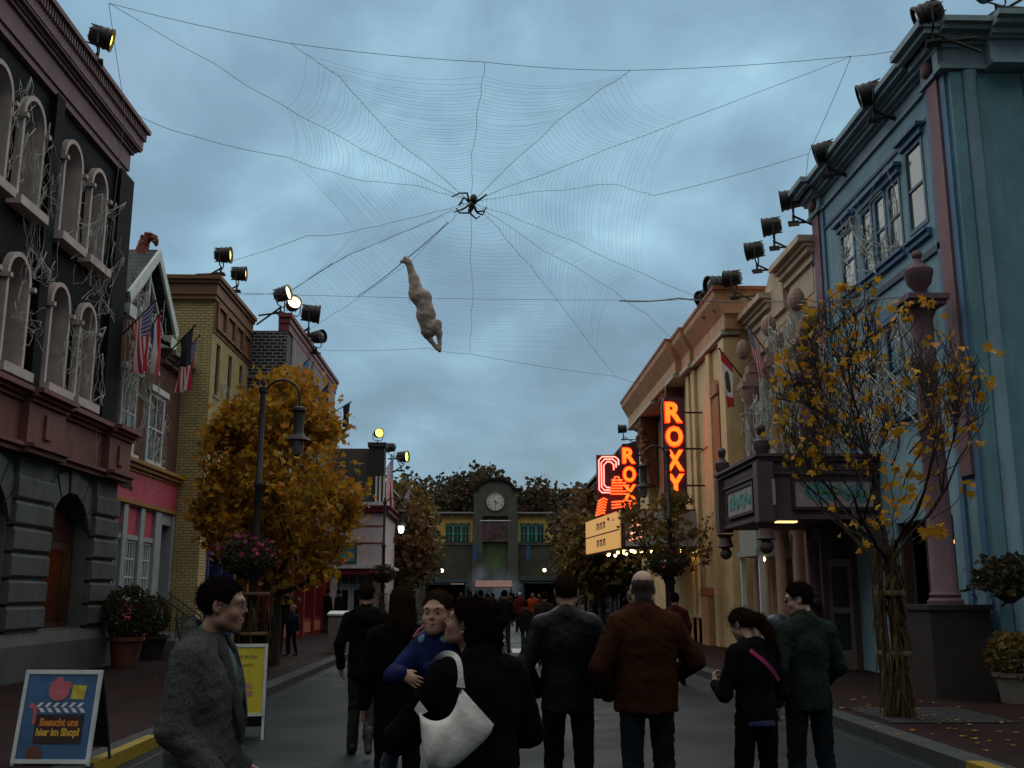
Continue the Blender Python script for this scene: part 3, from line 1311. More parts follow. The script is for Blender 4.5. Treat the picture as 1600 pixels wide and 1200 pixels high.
def gabled_house():
    S, X = -1, 8.8
    t = thing('gabled_house', 'red brown house with slate gable and pink ground floor next to the black brick house', 'building', (-8.8, 26, PZ))
    bk = brick('brown_brick', (0.135, 0.068, 0.052), (0.10, 0.05, 0.04), (0.12, 0.095, 0.08), .23, .078, .009, .85)
    white = mat('pale_trim', (0.46, 0.52, 0.50), .65, .2, 4)
    pink = mat('pink_paint', (0.38, 0.05, 0.085), .6, .2, 2.5)
    must = mat('mustard_paint', (0.23, 0.115, 0.02), .6, .25, 4)
    bg = mat('blue_grey_paint', (0.24, 0.275, 0.30), .6, .2, 4)
    ops = [(24.42, 25.5, 5.02, 7.0, 0), (26.45, 27.75, 4.98, 6.86, 0)]
    mb = FA(S, X)
    wall_open(mb, 22.8, 29.2, 5.3, 8.15, -.3, 0, [(o[0], o[1], max(o[2], 5.3), o[3], 0) for o in ops])
    wall_open(mb, 23.36, 29.2, 4.9, 5.3, -.3, 0, [(o[0], o[1], o[2], 5.3, 0) for o in ops])
    wall_open(mb, 24.05, 27.15, 8.15, 8.75, -.3, .0, [])
    mb.prism([(24.05, 8.75), (27.15, 8.75), (25.6, 10.2)], 'y', -.3, 0)
    mb.box(23.36, 29.2, -8, -.31, 2.0, 8.1)
    mb.build('wall', bk, t)
    sl = brick('slate', (0.075, 0.09, 0.09), (0.05, 0.06, 0.062), (0.02, 0.024, 0.025), .30, .16, .012, .6)
    mb = FA(S, X)
    A, C1, C2 = (25.6, 10.42), (23.75, 8.72), (27.45, 8.72)
    mb.prism([A, C1, (C1[0], C1[1] - .12), (25.6, 10.28)], 'y', -5, .25)
    mb.prism([A, C2, (C2[0], C2[1] - .12), (25.6, 10.28)], 'y', -5, .25)
    mb.prism([(.30, 8.15), (.30, 8.27), (-4, 10.3), (-4, 10.15)], 'x', 27.0, 29.18)
    mb.prism([(.30, 8.15), (.30, 8.27), (-4, 10.3), (-4, 10.15)], 'x', 22.8, 24.2)
    mb.build('roof', sl, t)
    mb = FA(S, X)
    for c, sg in ((C1, 1), (C2, -1)):
        mb.prism([A, (A[0], A[1] - .30), (c[0] + .0, c[1] - .26), (c[0] - sg * .14, c[1] - .02)], 'y', .26, .33)
        mb.prism([(A[0], A[1] - .62), (A[0], A[1] - .74), (c[0] + sg * .5, c[1] - .26), (c[0] + sg * .38, c[1] - .26)], 'y', .02, .10)
        mb.box(c[0] - .02 if sg > 0 else c[0] - .45, c[0] + .45 if sg > 0 else c[0] + .02, -.2, .32, 8.15, 8.45)
    mb.box(25.55, 25.65, .03, .12, 8.9, 10.0)
    mb.build('bargeboard', white, t)
    mb = FA(S, X)
    for e, z0, z1 in ((.16, 7.78, 7.90), (.26, 7.90, 8.00), (.40, 8.00, 8.14)):
        mb.box(27.2, 29.18, -.2, e, z0, z1)
    mb.build('eaves', mat('eaves_brown', (.16, .12, .095), .7), t)
    for i, (a, b, za, zb, _) in enumerate(ops):
        window(t, S, X, a, b, za, zb, .04, white, dim_glass, (2, 2), .07, (.10, .12), head=(.08, .16), fw=.10)
    window(t, S, X, 25.15, 26.05, 8.0, 9.0, .05, white, dark_glass, (2, 2), .06, (.06, .08))
    # shopfront
    mb = FA(S, X)
    mb.box(23.45, 29.15, -.3, .10, 3.92, 4.62)
    mb.box(23.45, 27.95, -.3, -.02, 0, 1.55)
    for a, b in ((23.95, 25.05), (25.35, 26.3), (26.6, 27.5)):
        mb.box(a, b, -.1, -.005, 3.08, 3.78)
        mb.box(a + .08, b - .08, -.02, .03, .55, 1.40)
    mb.build('shopfront', pink, t)
    mb = FA(S, X)
    for e, z0, z1 in ((.14, 4.62, 4.70), (.22, 4.70, 4.80), (.30, 4.80, 4.89), (.14, 3.82, 3.92)):
        mb.box(23.45, 29.16, -.3, e, z0, z1)
    mb.build('fascia_moulding', must, t)
    mb = FA(S, X)
    for a in (23.7, 25.05, 26.3, 27.5):
        mb.box(a, a + .30, -.2, .09, .12, 3.82)
    for a, b in ((24.0, 25.05), (25.35, 26.3), (26.6, 27.5)):
        mb.box(a, b, -.2, .05, 2.96, 3.08)
        mb.box(a, b, -.2, .10, 1.46, 1.60)
        mb.box(a, b, -.2, .05, 3.78, 3.82)
    for a, b in ((27.82, 28.05), (28.95, 29.16)):
        mb.box(a, b, -1.1, .08, .12, 3.82)
    mb.box(28.05, 28.95, -1.1, -1.0, .8, 3.5)
    mb.box(28.05, 28.95, -1.1, .04, 3.5, 3.82)
    mb.build('shop_posts', bg, t)
    for a, b in ((24.02, 25.03), (25.37, 26.28), (26.62, 27.48)):
        window(t, S, X, a, b, 1.61, 2.95, .0, white, glassy('shop_glass', (.03, .022, .012), .12), (5, 3), .05, name='barred_window')
    vs, fs = text_mesh('N   CORRAL', .36, .012, .012, 1.05)
    mb = FA(S, X)
    zc = 4.28
    mb.add([(24.42 + v[0] * 1.0, .115 + v[2], zc + v[1]) for v in vs], fs)
    mb.build('fascia_lettering', mat('letter_dark', (.03, .012, .014), .6), t)
    mb = FA(S, X)
    for k in range(4):
        mb.box(27.9, 29.1, -.9, .95 - .27 * k, PZ + .17 * k, PZ + .17 * (k + 1))
    mb.build('steps', mat('step_stone', (.10, .10, .10), .85), t)
    mb = FA(S, X)
    for q in (27.95, 29.05):
        mb.tube([(q, .0, 1.75), (q, 1.0, 1.05)], .025)
        mb.tube([(q, .0, .8), (q, .0, 1.75)], .02)
        mb.tube([(q, 1.0, .12), (q, 1.0, 1.05)], .02)
        for k in range(1, 6):
            mb.tube([(q, k / 6., .3), (q, k / 6., 1.75 - .7 * k / 6.)], .009, 5)
    mb.build('handrail', mat('iron_black', (.018, .019, .02), .5), t)


gabled_house()


def yellow_brick_house():
    S, X = -1, 8.0
    t = thing('yellow_brick_house', 'pale yellow brick house with broad brown panelled cornice standing forward', 'building', (-8, 31.5, PZ))
    bk = brick('cream_brick', (0.46, 0.385, 0.19), (0.39, 0.325, 0.16), (0.15, 0.12, 0.06), .23, .082, .010, .85, bump=.8, wear=.2)
    br = mat('cornice_brown', (0.185, 0.092, 0.046), .7, .22, 2.5, .1, 40)
    ops = [(29.75, 30.2, 7.4, 8.95, 0), (31.2, 31.65, 7.4, 8.95, 0), (32.65, 33.1, 7.4, 8.95, 0),
           (29.75, 30.2, 4.6, 5.7, 0), (31.2, 31.65, 4.6, 5.7, 0), (32.65, 33.1, 4.6, 5.7, 0)]
    mb = FA(S, X)
    wall_open(mb, 29.22, 33.8, 3.4, 9.17, -.3, 0, ops)
    mb.box(29.22, 33.8, -8, -.31, 0, 10.11)
    mb.box(29.22, 29.255, -.31, -.001, 9.17, 10.11)
    mb.box(29.22, 30.0, -.31, 0, 0, 3.4)
    mb.box(33.2, 33.8, -.31, 0, 0, 3.4)
    mb.build('wall', bk, t)
    mb = FA(S, X)
    Z = .46
    mb.box(29.26, 33.85, -.3, .03, 8.72 + Z, 8.84 + Z)
    for k in range(4):
        a = 29.4 + 1.1 * k
        for (c, d, e, g) in ((a, a + .09, 8.84, 9.62), (a + .93, a + 1.02, 8.84, 9.62), (a + .09, a + .93, 8.84, 8.92), (a + .09, a + .93, 9.54, 9.62)):
            mb.box(c, d, -.1, .10, e + Z, g + Z)
    mb.box(29.26, 33.85, -.3, .02, 8.84 + Z, 9.66 + Z)
    for e, z0, z1 in ((.06, 9.66, 9.80), (.10, 9.80, 10.14), (.16, 10.14, 10.24), (.22, 10.24, 10.36)):
        mb.box(29.16 - e, 33.82, -8, e, z0 + Z, z1 + Z)
    mb.build('cornice', br, t)
    for a, b, za, zb, _ in ops:
        window(t, S, X, a, b, za, zb, -.06, mat('purple_sash', (.10, .06, .08), .6), dark_glass, (1, 2), .05, (.10, .08, mat('sill_pale', (.28, .24, .17), .8)))
    mb = FA(S, X)
    mb.box(30.0, 33.2, -.28, .12, 2.75, 3.4)
    mb.build('shop_fascia', mat('violet_paint', (.10, .05, .14), .6), t)
    mb = FA(S, X)
    for a in (30.0, 31.55, 33.08):
        mb.box(a, a + .12, -.28, .06, .12, 2.75)
    mb.box(30.12, 33.08, -.28, .04, .12, .7)
    mb.build('shop_front', mat('blue_paint', (.03, .06, .22), .5), t)
    mb = FA(S, X)
    mb.box(30.12, 33.08, -.28, -.22, .7, 2.75)
    mb.build('shop_pane', glassy('shop_glass_dim', (.03, .02, .015), .12), t)


yellow_brick_house()


def grey_brick_house():
    S, X = -1, 6.75
    t = thing('grey_brick_house', 'dark grey brick house with white mortar, red roof edge and red shopfront', 'building', (-6.75, 40, PZ))
    bk = brick('grey_brick', (0.045, 0.047, 0.05), (0.03, 0.031, 0.034), (0.24, 0.25, 0.25), .26, .115, .018, .85)
    rd = mat('roof_red', (0.17, 0.04, 0.043), .6, .2, 3)
    gp = mat('grey_panel', (0.20, 0.165, 0.17), .75, .25, 2)
    mb = FA(S, X)
    mb.box(33.82, 45, -8, 0, 3.3, 10.4)
    mb.box(33.82, 45, -8, -1.3, 0, 3.3)
    mb.build('wall', bk, t)
    mb = FA(S, X)
    steps_profile(mb, 33.85, 45, 0, [(.06, 10.4, 10.66), (.10, 10.66, 10.86), (.16, 10.86, 11.0)])
    mb.build('roof_edge', rd, t)
    mb = FA(S, X)
    mb.box(34.6, 44.8, 0, .05, 8.6, 10.38)
    mb.prism([(34.5, 8.58), (44.9, 8.58), (44.9, 8.3), (34.5, 8.3)], 'y', -.05, .30)
    mb.box(33.74, 33.82, -6, .1, 8.75, 8.86)
    mb.box(33.74, 33.82, -6, .1, 7.2, 7.32)
    for k in range(6):
        mb.box(35.5 + 1.6 * k, 35.75 + 1.6 * k, .05, .24, 8.58, 9.35)
    mb.build('frieze', gp, t)
    for k in range(5):
        window(t, S, X, 35.2 + 1.95 * k, 36.3 + 1.95 * k, 5.3, 7.6, .05, mat('pale_trim', ()), dark_glass, (2, 2), .07, (.1, .1))
    rs = mat('shop_red', (0.16, 0.020, 0.018), .5, .25, 3)
    mb = FA(S, X)
    mb.box(33.85, 44.98, -.3, .18, 2.75, 3.3)
    for a in (33.85, 36.2, 38.6, 41.0, 43.4, 44.75):
        mb.box(a, a + .22, -1.3, .1, PZ, 2.75)
    mb.box(33.85, 44.98, -1.3, -.02, 0, .75)
    mb.box(44.74, 44.98, -1.3, .10, 0, 3.3)
    mb.build('shop_front', rs, t)
    mb = FA(S, X)
    for k in range(4):
        mb.box(34.2 + 2.4 * k, 35.9 + 2.4 * k, -.03, .03, .25, .62)
    mb.build('shop_panel', mat('shop_orange', (.30, .085, .05), .55), t)
    mb = FA(S, X)
    for k in range(40):
        mb.ball((random.uniform(34.3, 44.5), -random.uniform(.4, 1.0), random.uniform(1.0, 2.6)), random.uniform(.02, .045), 6, 5)
    mb.build('display_light', glow('amber_dim', (1.0, .5, .16), 1.6), t)
    mb = FA(S, X)
    mb.box(34.1, 44.7, -1.29, -1.2, .75, 2.75)
    mb.build('display_back', mat('display_amber', (.22, .10, .03), .8, .5, 1.5), t)


mat('pale_trim', (0.46, 0.52, 0.50), .65, .2, 4)
grey_brick_house()


def pink_white_house():
    t = thing('corner_shop', 'small white and pink corner shop with crimson cornice behind the golden tree', 'building', (-6, 48, PZ))
    wp = mat('rose_white', (0.52, 0.43, 0.45), .65, .15, 3)
    cr = mat('crimson_trim', (0.20, 0.018, 0.04), .55, .2, 3)
    mb = MB()
    mb.box(-10, -4.55, 46.3, 52, 2.6, 5.2)
    mb.box(-10, -6.55, 46.3, 52, 0, 2.6)
    mb.box(-4.95, -4.55, 46.3, 52, 0, 2.6)
    mb.box(-6.55, -4.95, 47.0, 52, 0, 2.6)
    mb.build('wall', wp, t)
    mb = MB()
    for e, z0, z1 in ((.08, 5.2, 5.28), (.20, 5.28, 5.48), (.32, 5.48, 5.56)):
        mb.box(-10, -4.55 + e, 46.3 - e, 52, z0, z1)
    mb.box(-10, -4.42, 46.16, 52, 2.52, 2.78)
    mb.box(-10, -4.53, 46.27, 46.3, 4.62, 4.68)
    mb.box(-10, -4.53, 46.27, 46.3, 3.88, 3.93)
    mb.build('cornice', cr, t)
    mb = MB()
    mb.box(-10, -4.40, 46.02, 52.2, 5.56, 5.70)
    mb.box(-10, -4.30, 46.05, 52, 2.78, 2.92)
    mb.build('gutter', mat('white_paint', (.55, .56, .57), .6), t)
    mb = MB()
    mb.prism([(46.6, 5.7), (51.8, 5.7), (50.8, 8.3), (47.4, 8.3)], 'x', -9.5, -5.1)
    mb.box(-5.35, -4.65, 46.8, 47.6, 5.7, 8.45)
    mb.box(-5.42, -4.58, 46.73, 47.67, 8.3, 8.5)
    mb.build('roof', mat('dark_roof', (.030, .026, .026), .7, .3, 3), t)
    mb = MB()
    for x in (-4.95, -4.78, -4.6):
        mb.box(x - .04, x + .04, 46.45, 46.53, 5.7, 6.9)
    mb.build('roof_railing', mat('white_paint', ()), t)
    wf = mat('white_paint', ())
    for a, b in ((-6.5, -6.0), (-5.98, -5.48)):
        mb = MB()
        mb.box(a, b, 46.9, 46.98, .12, 2.05)
        d = mb.build('door', wf, t)
        mb = MB()
        mb.box(a + .12, b - .12, 46.86, 46.899, .85, 1.85)
        mb.build('pane', dark_glass, d)
    mb = MB()
    mb.box(-6.5, -5.0, 46.9, 46.97, 2.05, 2.5)
    f = mb.build('fanlight', wf, t)
    mb = MB()
    for k in range(4):
        mb.box(-6.42 + .36 * k, -6.12 + .36 * k, 46.86, 46.899, 2.12, 2.42)
    mb.build('pane', glassy('greenish_glass', (.06, .08, .04), .2), f)
    mb = MB()
    mb.box(-7.2, -5.72, 46.22, 46.298, 3.0, 3.82)
    f = mb.build('shop_sign', mat('sign_frame_blue', (.02, .035, .06), .5), t)
    mb = MB()
    mb.box(-7.14, -5.78, 46.20, 46.219, 3.06, 3.76)
    mb.build('sign_panel', mat('sign_cyan', (.06, .20, .26), .5, .5, 3), f)


mat('white_paint', (.55, .56, .57), .6)
pink_white_house()


def column_house(side, X, s0, s1, top, name, label, c, ctrim, ncol, roofc=None):
    """row houses further down: columns, cornice, two storeys of windows"""
    t = thing(name, label, 'building', (side * X, (s0 + s1) / 2, PZ))
    w, tr = mat(name + '_wall', c, .75, .22, 1.5), mat(name + '_trim', ctrim, .7, .2, 2)
    mb = FA(side, X)
    mb.box(s0, s1, -7, 0, 0, top - .9)
    mb.build('wall', w, t)
    mb = FA(side, X)
    steps_profile(mb, s0 + .4, s1 - .4, 0, [(.12, top - .9, top - .5), (.26, top - .5, top - .34), (.4, top - .34, top - .2)])
    mb.box(s0, s1, -7, .1, top - .2, top)
    mb.box(s0, s1, 0, .22, top * .45, top * .45 + .3)
    mb.build('cornice', tr, t)
    st = (s1 - s0) / ncol
    for k in range(ncol + 1):
        mb = FA(side, X)
        s = min(max(s0 + st * k, s0 + .3), s1 - .3)
        mb.box(s - .22, s + .22, 0, .20, .12, top - .92)
        mb.box(s - .28, s + .28, 0, .26, top - 1.2, top - .95)
        mb.build('pilaster', tr, t)
    for k in range(ncol):
        a = s0 + st * k + st * .28
        for za, zb in ((.8, 2.6), (top * .45 + .7, top * .45 + 2.3)):
            window(t, side, X, a, a + st * .44, za, zb, .05, tr, dark_glass, (2, 2), .07, (.1, .1))
    return t


column_house(-1, 5.6, 54, 70, 7.7, 'columned_house', 'cream house with pilasters and flags beyond the corner shop', (.20, .185, .11), (.26, .25, .17), 5)
column_house(-1, 6.0, 70.3, 92, 6.8, 'grey_row_house', 'plain grey row house at the far end on the left', (.12, .115, .11), (.16, .15, .14), 6)
# ------------------------------------------------------------------ right side of the street
def blue_house():
    S, X = 1, 7.8
    t = thing('blue_house', 'tall blue stucco house with pink corner strips, columns and a purple canopy', 'building', (8, 19, PZ))
    bl = mat('blue_stucco', (0.175, 0.295, 0.36), .75, .18, 1.3, .2, 60)
    bl2 = mat('deep_blue', (0.075, 0.16, 0.28), .65, .2, 2)
    tl = mat('teal_panel', (0.105, 0.235, 0.28), .75, .18, 1.3, .15, 60)
    gr = mat('grey_blue', (0.20, 0.29, 0.33), .7, .18, 2)
    pk = mat('dusty_pink', (0.17, 0.085, 0.10), .65, .2, 3)
    Y0, Y1, TOP = 15.8, 23.0, 11.1
    win = [(16.92, 17.72, 8.08, 9.72), (17.98, 18.62, 7.98, 9.42), (18.72, 19.32, 7.98, 9.42), (19.42, 20.04, 7.98, 9.42), (20.45, 21.3, 7.98, 9.38)]
    low = [(17.3, 18.1, 4.9, 6.7), (18.4, 19.2, 4.9, 6.7), (19.5, 20.3, 4.9, 6.7), (20.7, 21.5, 4.9, 6.7)]
    mb = FA(S, X)
    wall_open(mb, Y0, Y1, 0, 10.36, -.3, 0, [(*w, 0) for w in win] + [(*w, 0) for w in low] + [(17.0, 19.4, .3, 2.95, 0)])
    mb.box(Y0 + .01, Y1, -8, -.31, 3.2, 10.9)
    mb.box(Y0 + .01, Y1, -8, -1.5, 0, 3.2)
    mb.box(Y0 + .01, Y0 + .3, -1.5, -.31, 0, 3.2)
    mb.build('wall', bl, t)
    # cornice with its moulded lines, street side and front
    mb = FA(S, X)
    steps_profile(mb, Y0 + .2, Y1, 0, [(.06, 10.374, 10.427), (.0, 10.427, 10.704), (.07, 10.704, 10.757), (.16, 10.757, 10.836), (.22, 10.836, 10.902), (.34, 10.902, 10.994), (.42, 10.994, 11.100)])
    for a, b in ((Y0 - .1, 16.55), (22.3, 23.0)):
        for e, z0, z1 in ((.14, 10.361, 10.440), (.10, 10.440, 10.704), (.2, 10.704, 10.770), (.28, 10.770, 10.902), (.46, 10.902, 11.001), (.56, 11.001, 11.120)):
            mb.box(a - e * .4, b + e * .3, -.2, e, z0, z1)
    mb.build('cornice', gr, t)
    mb = FA(S, X)
    mb.box(16.5, 22.6, 0, .05, 7.44, 7.56)
    mb.box(16.5, 22.6, 0, .035, 9.86, 9.93)
    mb.build('string_line', mat('line_navy', (.025, .04, .075), .6), t)
    for a, b in ((16.02, 16.42), (22.42, 22.8)):
        mb = FA(S, X)
        mb.box(a, b, 0, .09, 3.5, 10.33)
        mb.build('pink_strip', pk, t)
        mb = FA(S, X)
        mb.ball(((a + b) / 2, .14, 10.60), (.16, .10, .16), 14, 8)
        mb.build('roundel', pk, t, smooth=True)
    mb = FA(S, X)
    for a, b in ((15.82, 16.0), (16.44, 16.6), (22.2, 22.4), (22.82, 22.98)):
        mb.box(a, b, 0, .05, .12, 10.33)
    mb.build('blue_pilaster', bl2, t)
    fr = mat('frame_blue', (.06, .12, .19), .6)
    for i, (a, b, za, zb) in enumerate(win):
        f = window(t, S, X, a, b, za, zb, .02, fr, glassy('pale_pane', (.055, .078, .075), .12), (1, 2), .07, None, fw=.08)
    for a, b in ((16.84, 17.80), (17.92, 20.1), (20.38, 21.38)):
        mb = FA(S, X)
        mb.box(a, b, 0, .08, 7.80, 7.90)
        mb.box(a, b, 0, .14, 7.905, 7.95)
        z = 9.74 if b < 17.9 else 9.44
        mb.box(a, b, 0, .08, z, z + .13)
        mb.box(a - .04, b + .04, 0, .16, z + .13, z + .20)
        mb.build('window_moulding', bl2, t)
    for a, b, za, zb in low:
        window(t, S, X, a, b, za, zb, .02, fr, dark_glass, (1, 2), .07, (.1, .1), fw=.08, head=(.12, .3, bl2))
    # front wall facing down the street, with half columns and panels
    mb = MB()
    mb.box(X + .01, 16, Y0 - .02, Y0, .0, 10.4)
    for x0, x1, e in ((7.8, 8.0, .10), (8.28, 9.05, .05), (9.4, 10.2, .05)):
        mb.box(x0, x1, Y0 - e, Y0 - .021, .12, 10.3)
    mb.build('front_wall', tl, t)
    mb = MB()
    for xc, r in ((8.14, .13), (9.22, .15)):
        mb.lathe([(r * 1.15, .12), (r * 1.15, .3), (r, .36), (r * .95, 10.2), (r * 1.15, 10.3)], (xc, Y0 - .04, 0), 14)
    mb.build('half_column', bl, t, smooth=True)
    mb = MB()
    for x0, x1, q in ((7.62, 8.42, .0), (8.42, 9.2, .22), (9.2, 16, .05)):
        for e, z0, z1 in ((.16, 10.330, 10.396), (.10, 10.396, 10.770), (.18, 10.770, 10.814), (.26, 10.814, 10.913), (.42, 10.913, 11.001), (.52, 11.001, 11.100)):
            mb.box(x0 - .02 * e, x1 + .03 * e, Y0 - e - q, Y0 + .1 + .02 * e, z0 + .0011 * (q > .1), z1)
    mb.build('front_cornice', gr, t)
    # shop window with amber glow, vestibule and door under the canopy
    mb = FA(S, X)
    for a in (17.0, 18.15, 19.28):
        mb.box(a, a + .12, -.2, -.05, .3, 2.95)
    mb.box(17.12, 19.28, -.2, -.05, .3, .42)
    f = mb.build('shop_window', mat('shop_brown', (.05, .03, .025), .5), t)
    mb = FA(S, X)
    mb.box(17.0, 19.4, -1.45, -1.4, .2, 3.0)
    mb.build('display_back', mat('display_amber', ()), f)
    mb = FA(S, X)
    for k in range(5):
        mb.ball((17.3 + .42 * k, -.7, 2.55 + .05 * math.sin(k * 3)), .035, 8, 6)
    mb.build('display_light', glow('amber_dim', ()), f)
    mb = MB()
    mb.box(7.05, 7.8, 21.6, 22.2, 2.75, 3.05)
    for x0, x1 in ((7.05, 7.17), (7.68, 7.8)):
        mb.box(x0, x1, 21.6, 21.75, .12, 2.75)
    d = mb.build('door_frame', mat('door_brown', (.06, .04, .033), .5), t)
    mb = MB()
    for x0, x1, z0, z1 in ((7.17, 7.25, .12, 2.3), (7.60, 7.68, .12, 2.3), (7.25, 7.6, .12, .5), (7.25, 7.6, 1.25, 1.37), (7.25, 7.6, 2.2, 2.3), (7.17, 7.68, 2.3, 2.36)):
        mb.box(x0, x1, 21.64, 21.70, z0, z1)
    mb.build('door', mat('door_grey', (.14, .12, .11), .5), d)
    mb = MB()
    mb.box(7.17, 7.68, 21.71, 21.74, .5, 2.75)
    mb.build('pane', glassy('door_glass', (.02, .012, .010), .12), d)
    # canopy
    cp = mat('canopy_purple', (0.085, 0.055, 0.062), .6, .22, 3)
    cx0, cx1, cy0, cy1 = 5.42, 7.79, 20.0, 23.6
    mb = MB()
    mb.box(cx0 + .06, cx1, cy0 + .06, cy1, 3.14, 4.20)
    for e, z0, z1 in ((.0, 3.08, 3.16), (.0, 3.96, 4.03), (.05, 4.22, 4.30), (.12, 4.30, 4.36)):
        mb.box(cx0 - e, cx1, cy0 - e, cy1 + e, z0, z1)
    mb.box(cx0 + .02, cx1, cy0 + .02, cy1, 4.05, 4.20)
    canopy = mb.build('canopy', cp, t)
    mb = MB()
    for (x, y) in ((cx0 + .06, cy0 + .06), (cx0 + .06, cy1 - .1)):
        mb.box(x - .16, x + .16, y - .16, y + .16, 3.02, 4.20)
        mb.lathe([(.20, 2.98), (.13, 2.90), (.17, 2.75), (.20, 2.70), (.08, 2.66)], (x, y, 0), 12)
        mb.ball((x, y, 2.55), .14, 14, 10)
        mb.lathe([(.10, 4.36), (.17, 4.48), (.17, 4.62), (.10, 4.66), (.06, 4.74), (.09, 4.80)], (x, y, 0), 12)
        mb.ball((x, y, 4.88), .10, 12, 8)
    mb.build('canopy_post', cp, canopy, smooth=True)
    mb = MB()
    for x0, x1, z0, z1 in ((6.02, 6.08, 3.26, 3.90), (7.62, 7.68, 3.26, 3.90), (6.08, 7.62, 3.26, 3.32), (6.08, 7.62, 3.84, 3.90)):
        mb.box(x0, x1, cy0 - .02, cy0 + .058, z0, z1)
    for y0, y1, z0, z1 in ((20.62, 20.70, 3.26, 3.90), (22.9, 22.98, 3.26, 3.90), (20.70, 22.9, 3.26, 3.32), (20.70, 22.9, 3.84, 3.90)):
        mb.box(cx0 - .02, cx0 + .058, y0, y1, z0, z1)
    mb.build('panel_frame', mat('canopy_dark', (.04, .026, .03), .5), canopy)
    mb = MB()
    mb.box(6.08, 7.62, cy0 + .01, cy0 + .055, 3.32, 3.84)
    mb.box(cx0 + .01, cx0 + .055, 20.70, 22.9, 3.32, 3.84)
    mb.box(5.60, 5.66, cy0 - .12, cy0 - .105, 3.35, 3.85)
    sp = mb.build('sign_panel', mat('sign_pinkgrey', (.34, .28, .29), .55, .12, 3), canopy)
    mb = MB()                                   # teal cloud shapes, overlapping discs set one in front of the other
    cl = [(6.42, 3.60, .15), (6.56, 3.70, .13), (6.60, 3.50, .12), (6.76, 3.60, .14), (7.26, 3.62, .15), (7.40, 3.54, .13), (7.12, 3.56, .11), (7.36, 3.70, .10), (6.92, 3.66, .10)]
    for i, (x, z, r) in enumerate(cl):
        mb.lathe([(r, 0), (r, .003)], (x, cy0 + .009 - .0012 * i, z), 20, Matrix.Rotation(R_(90), 3, 'X'))
    for i in range(7):
        y = 20.95 + .28 * i
        r = .12 + .03 * (i % 3)
        mb.lathe([(r, 0), (r, .003)], (cx0 + .009 - .0012 * i, y, 3.55 + .06 * (i % 2)), 20, Matrix.Rotation(R_(-90), 3, 'Y'))
    mb.build('sign_cloud', mat('cloud_teal', (.09, .24, .27), .55, .25, 6), sp)
    mb = MB()
    rl = random.Random(5)
    for i in range(9):                          # the illegible green lettering: short bowed strokes
        x = 6.50 + .055 * i
        mb.tube([(x, cy0 - .012, 3.57 + .05 * rl.random()), (x + .025, cy0 - .013, 3.63), (x + .045, cy0 - .012, 3.57 + .06 * rl.random())], .012, 5)
        mb.tube([(x + .60, cy0 - .012, 3.50 + .05 * rl.random()), (x + .63, cy0 - .013, 3.58), (x + .645, cy0 - .012, 3.52)], .011, 5)
    for i in range(6):
        mb.lathe([(.045, 0), (.045, .003)], (cx0 - .004 - .001 * i, 21.0 + .31 * i, 3.5 + .09 * (i % 3)), 12, Matrix.Rotation(R_(-90), 3, 'Y'))
    mb.build('sign_lettering', mat('letter_green', (.10, .26, .05), .5, .3, 9), sp)
    mb = MB()
    mb.box(5.85, 6.25, 20.5, 20.72, 3.05, 3.079)
    mb.build('canopy_light', glow('canopy_lamp', (1.0, .62, .22), 2.2), canopy)
    return t


mat('display_amber', (.22, .10, .03), .8, .5, 1.5)
blue_house()


def urn_column(x, y, label):
    t = thing('urn_column', label, 'column', (x, y, PZ), group='urn columns before the blue house')
    m = mat('mauve_column', (0.11, 0.066, 0.082), .65, .2, 3)
    dk = mat('plinth_dark', (0.028, 0.018, 0.019), .7, .25, 3)
    mb = MB()
    mb.box(x - .46, x + .46, y - .46, y + .46, PZ, 1.40)
    mb.box(x - .50, x + .50, y - .50, y + .50, 1.40, 1.48)
    mb.build('plinth', dk, t)
    mb = MB()
    mb.lathe([(.27, 1.48), (.27, 1.54), (.22, 1.58), (.24, 1.63), (.195, 1.68), (.185, 3.5), (.175, 4.15), (.20, 4.2), (.20, 4.27), (.175, 4.32), (.17, 5.2), (.20, 5.25), (.20, 5.33), (.17, 5.38), (.165, 6.05), (.22, 6.18), (.26, 6.25)], (x, y, 0), 20)
    mb.build('shaft', m, t, smooth=True)
    mb = MB()
    mb.box(x - .30, x + .30, y - .30, y + .30, 6.25, 6.33)
    mb.box(x - .34, x + .34, y - .34, y + .34, 6.33, 6.42)
    mb.build('capital', m, t)
    mb = MB()
    mb.lathe([(.12, 6.42), (.08, 6.50), (.10, 6.56), (.19, 6.66), (.22, 6.80), (.235, 6.84), (.235, 6.90), (.14, 6.98), (.07, 7.04), (.06, 7.10)], (x, y, 0), 18)
    mb.ball((x, y, 7.17), .085, 12, 8)
    mb.build('urn', m, t, smooth=True)


urn_column(7.16, 16.1, 'mauve column with an urn on a dark plinth behind the bare tree')
urn_column(7.16, 22.3, 'mauve column on dark plinth under the canopy beside the shop door')


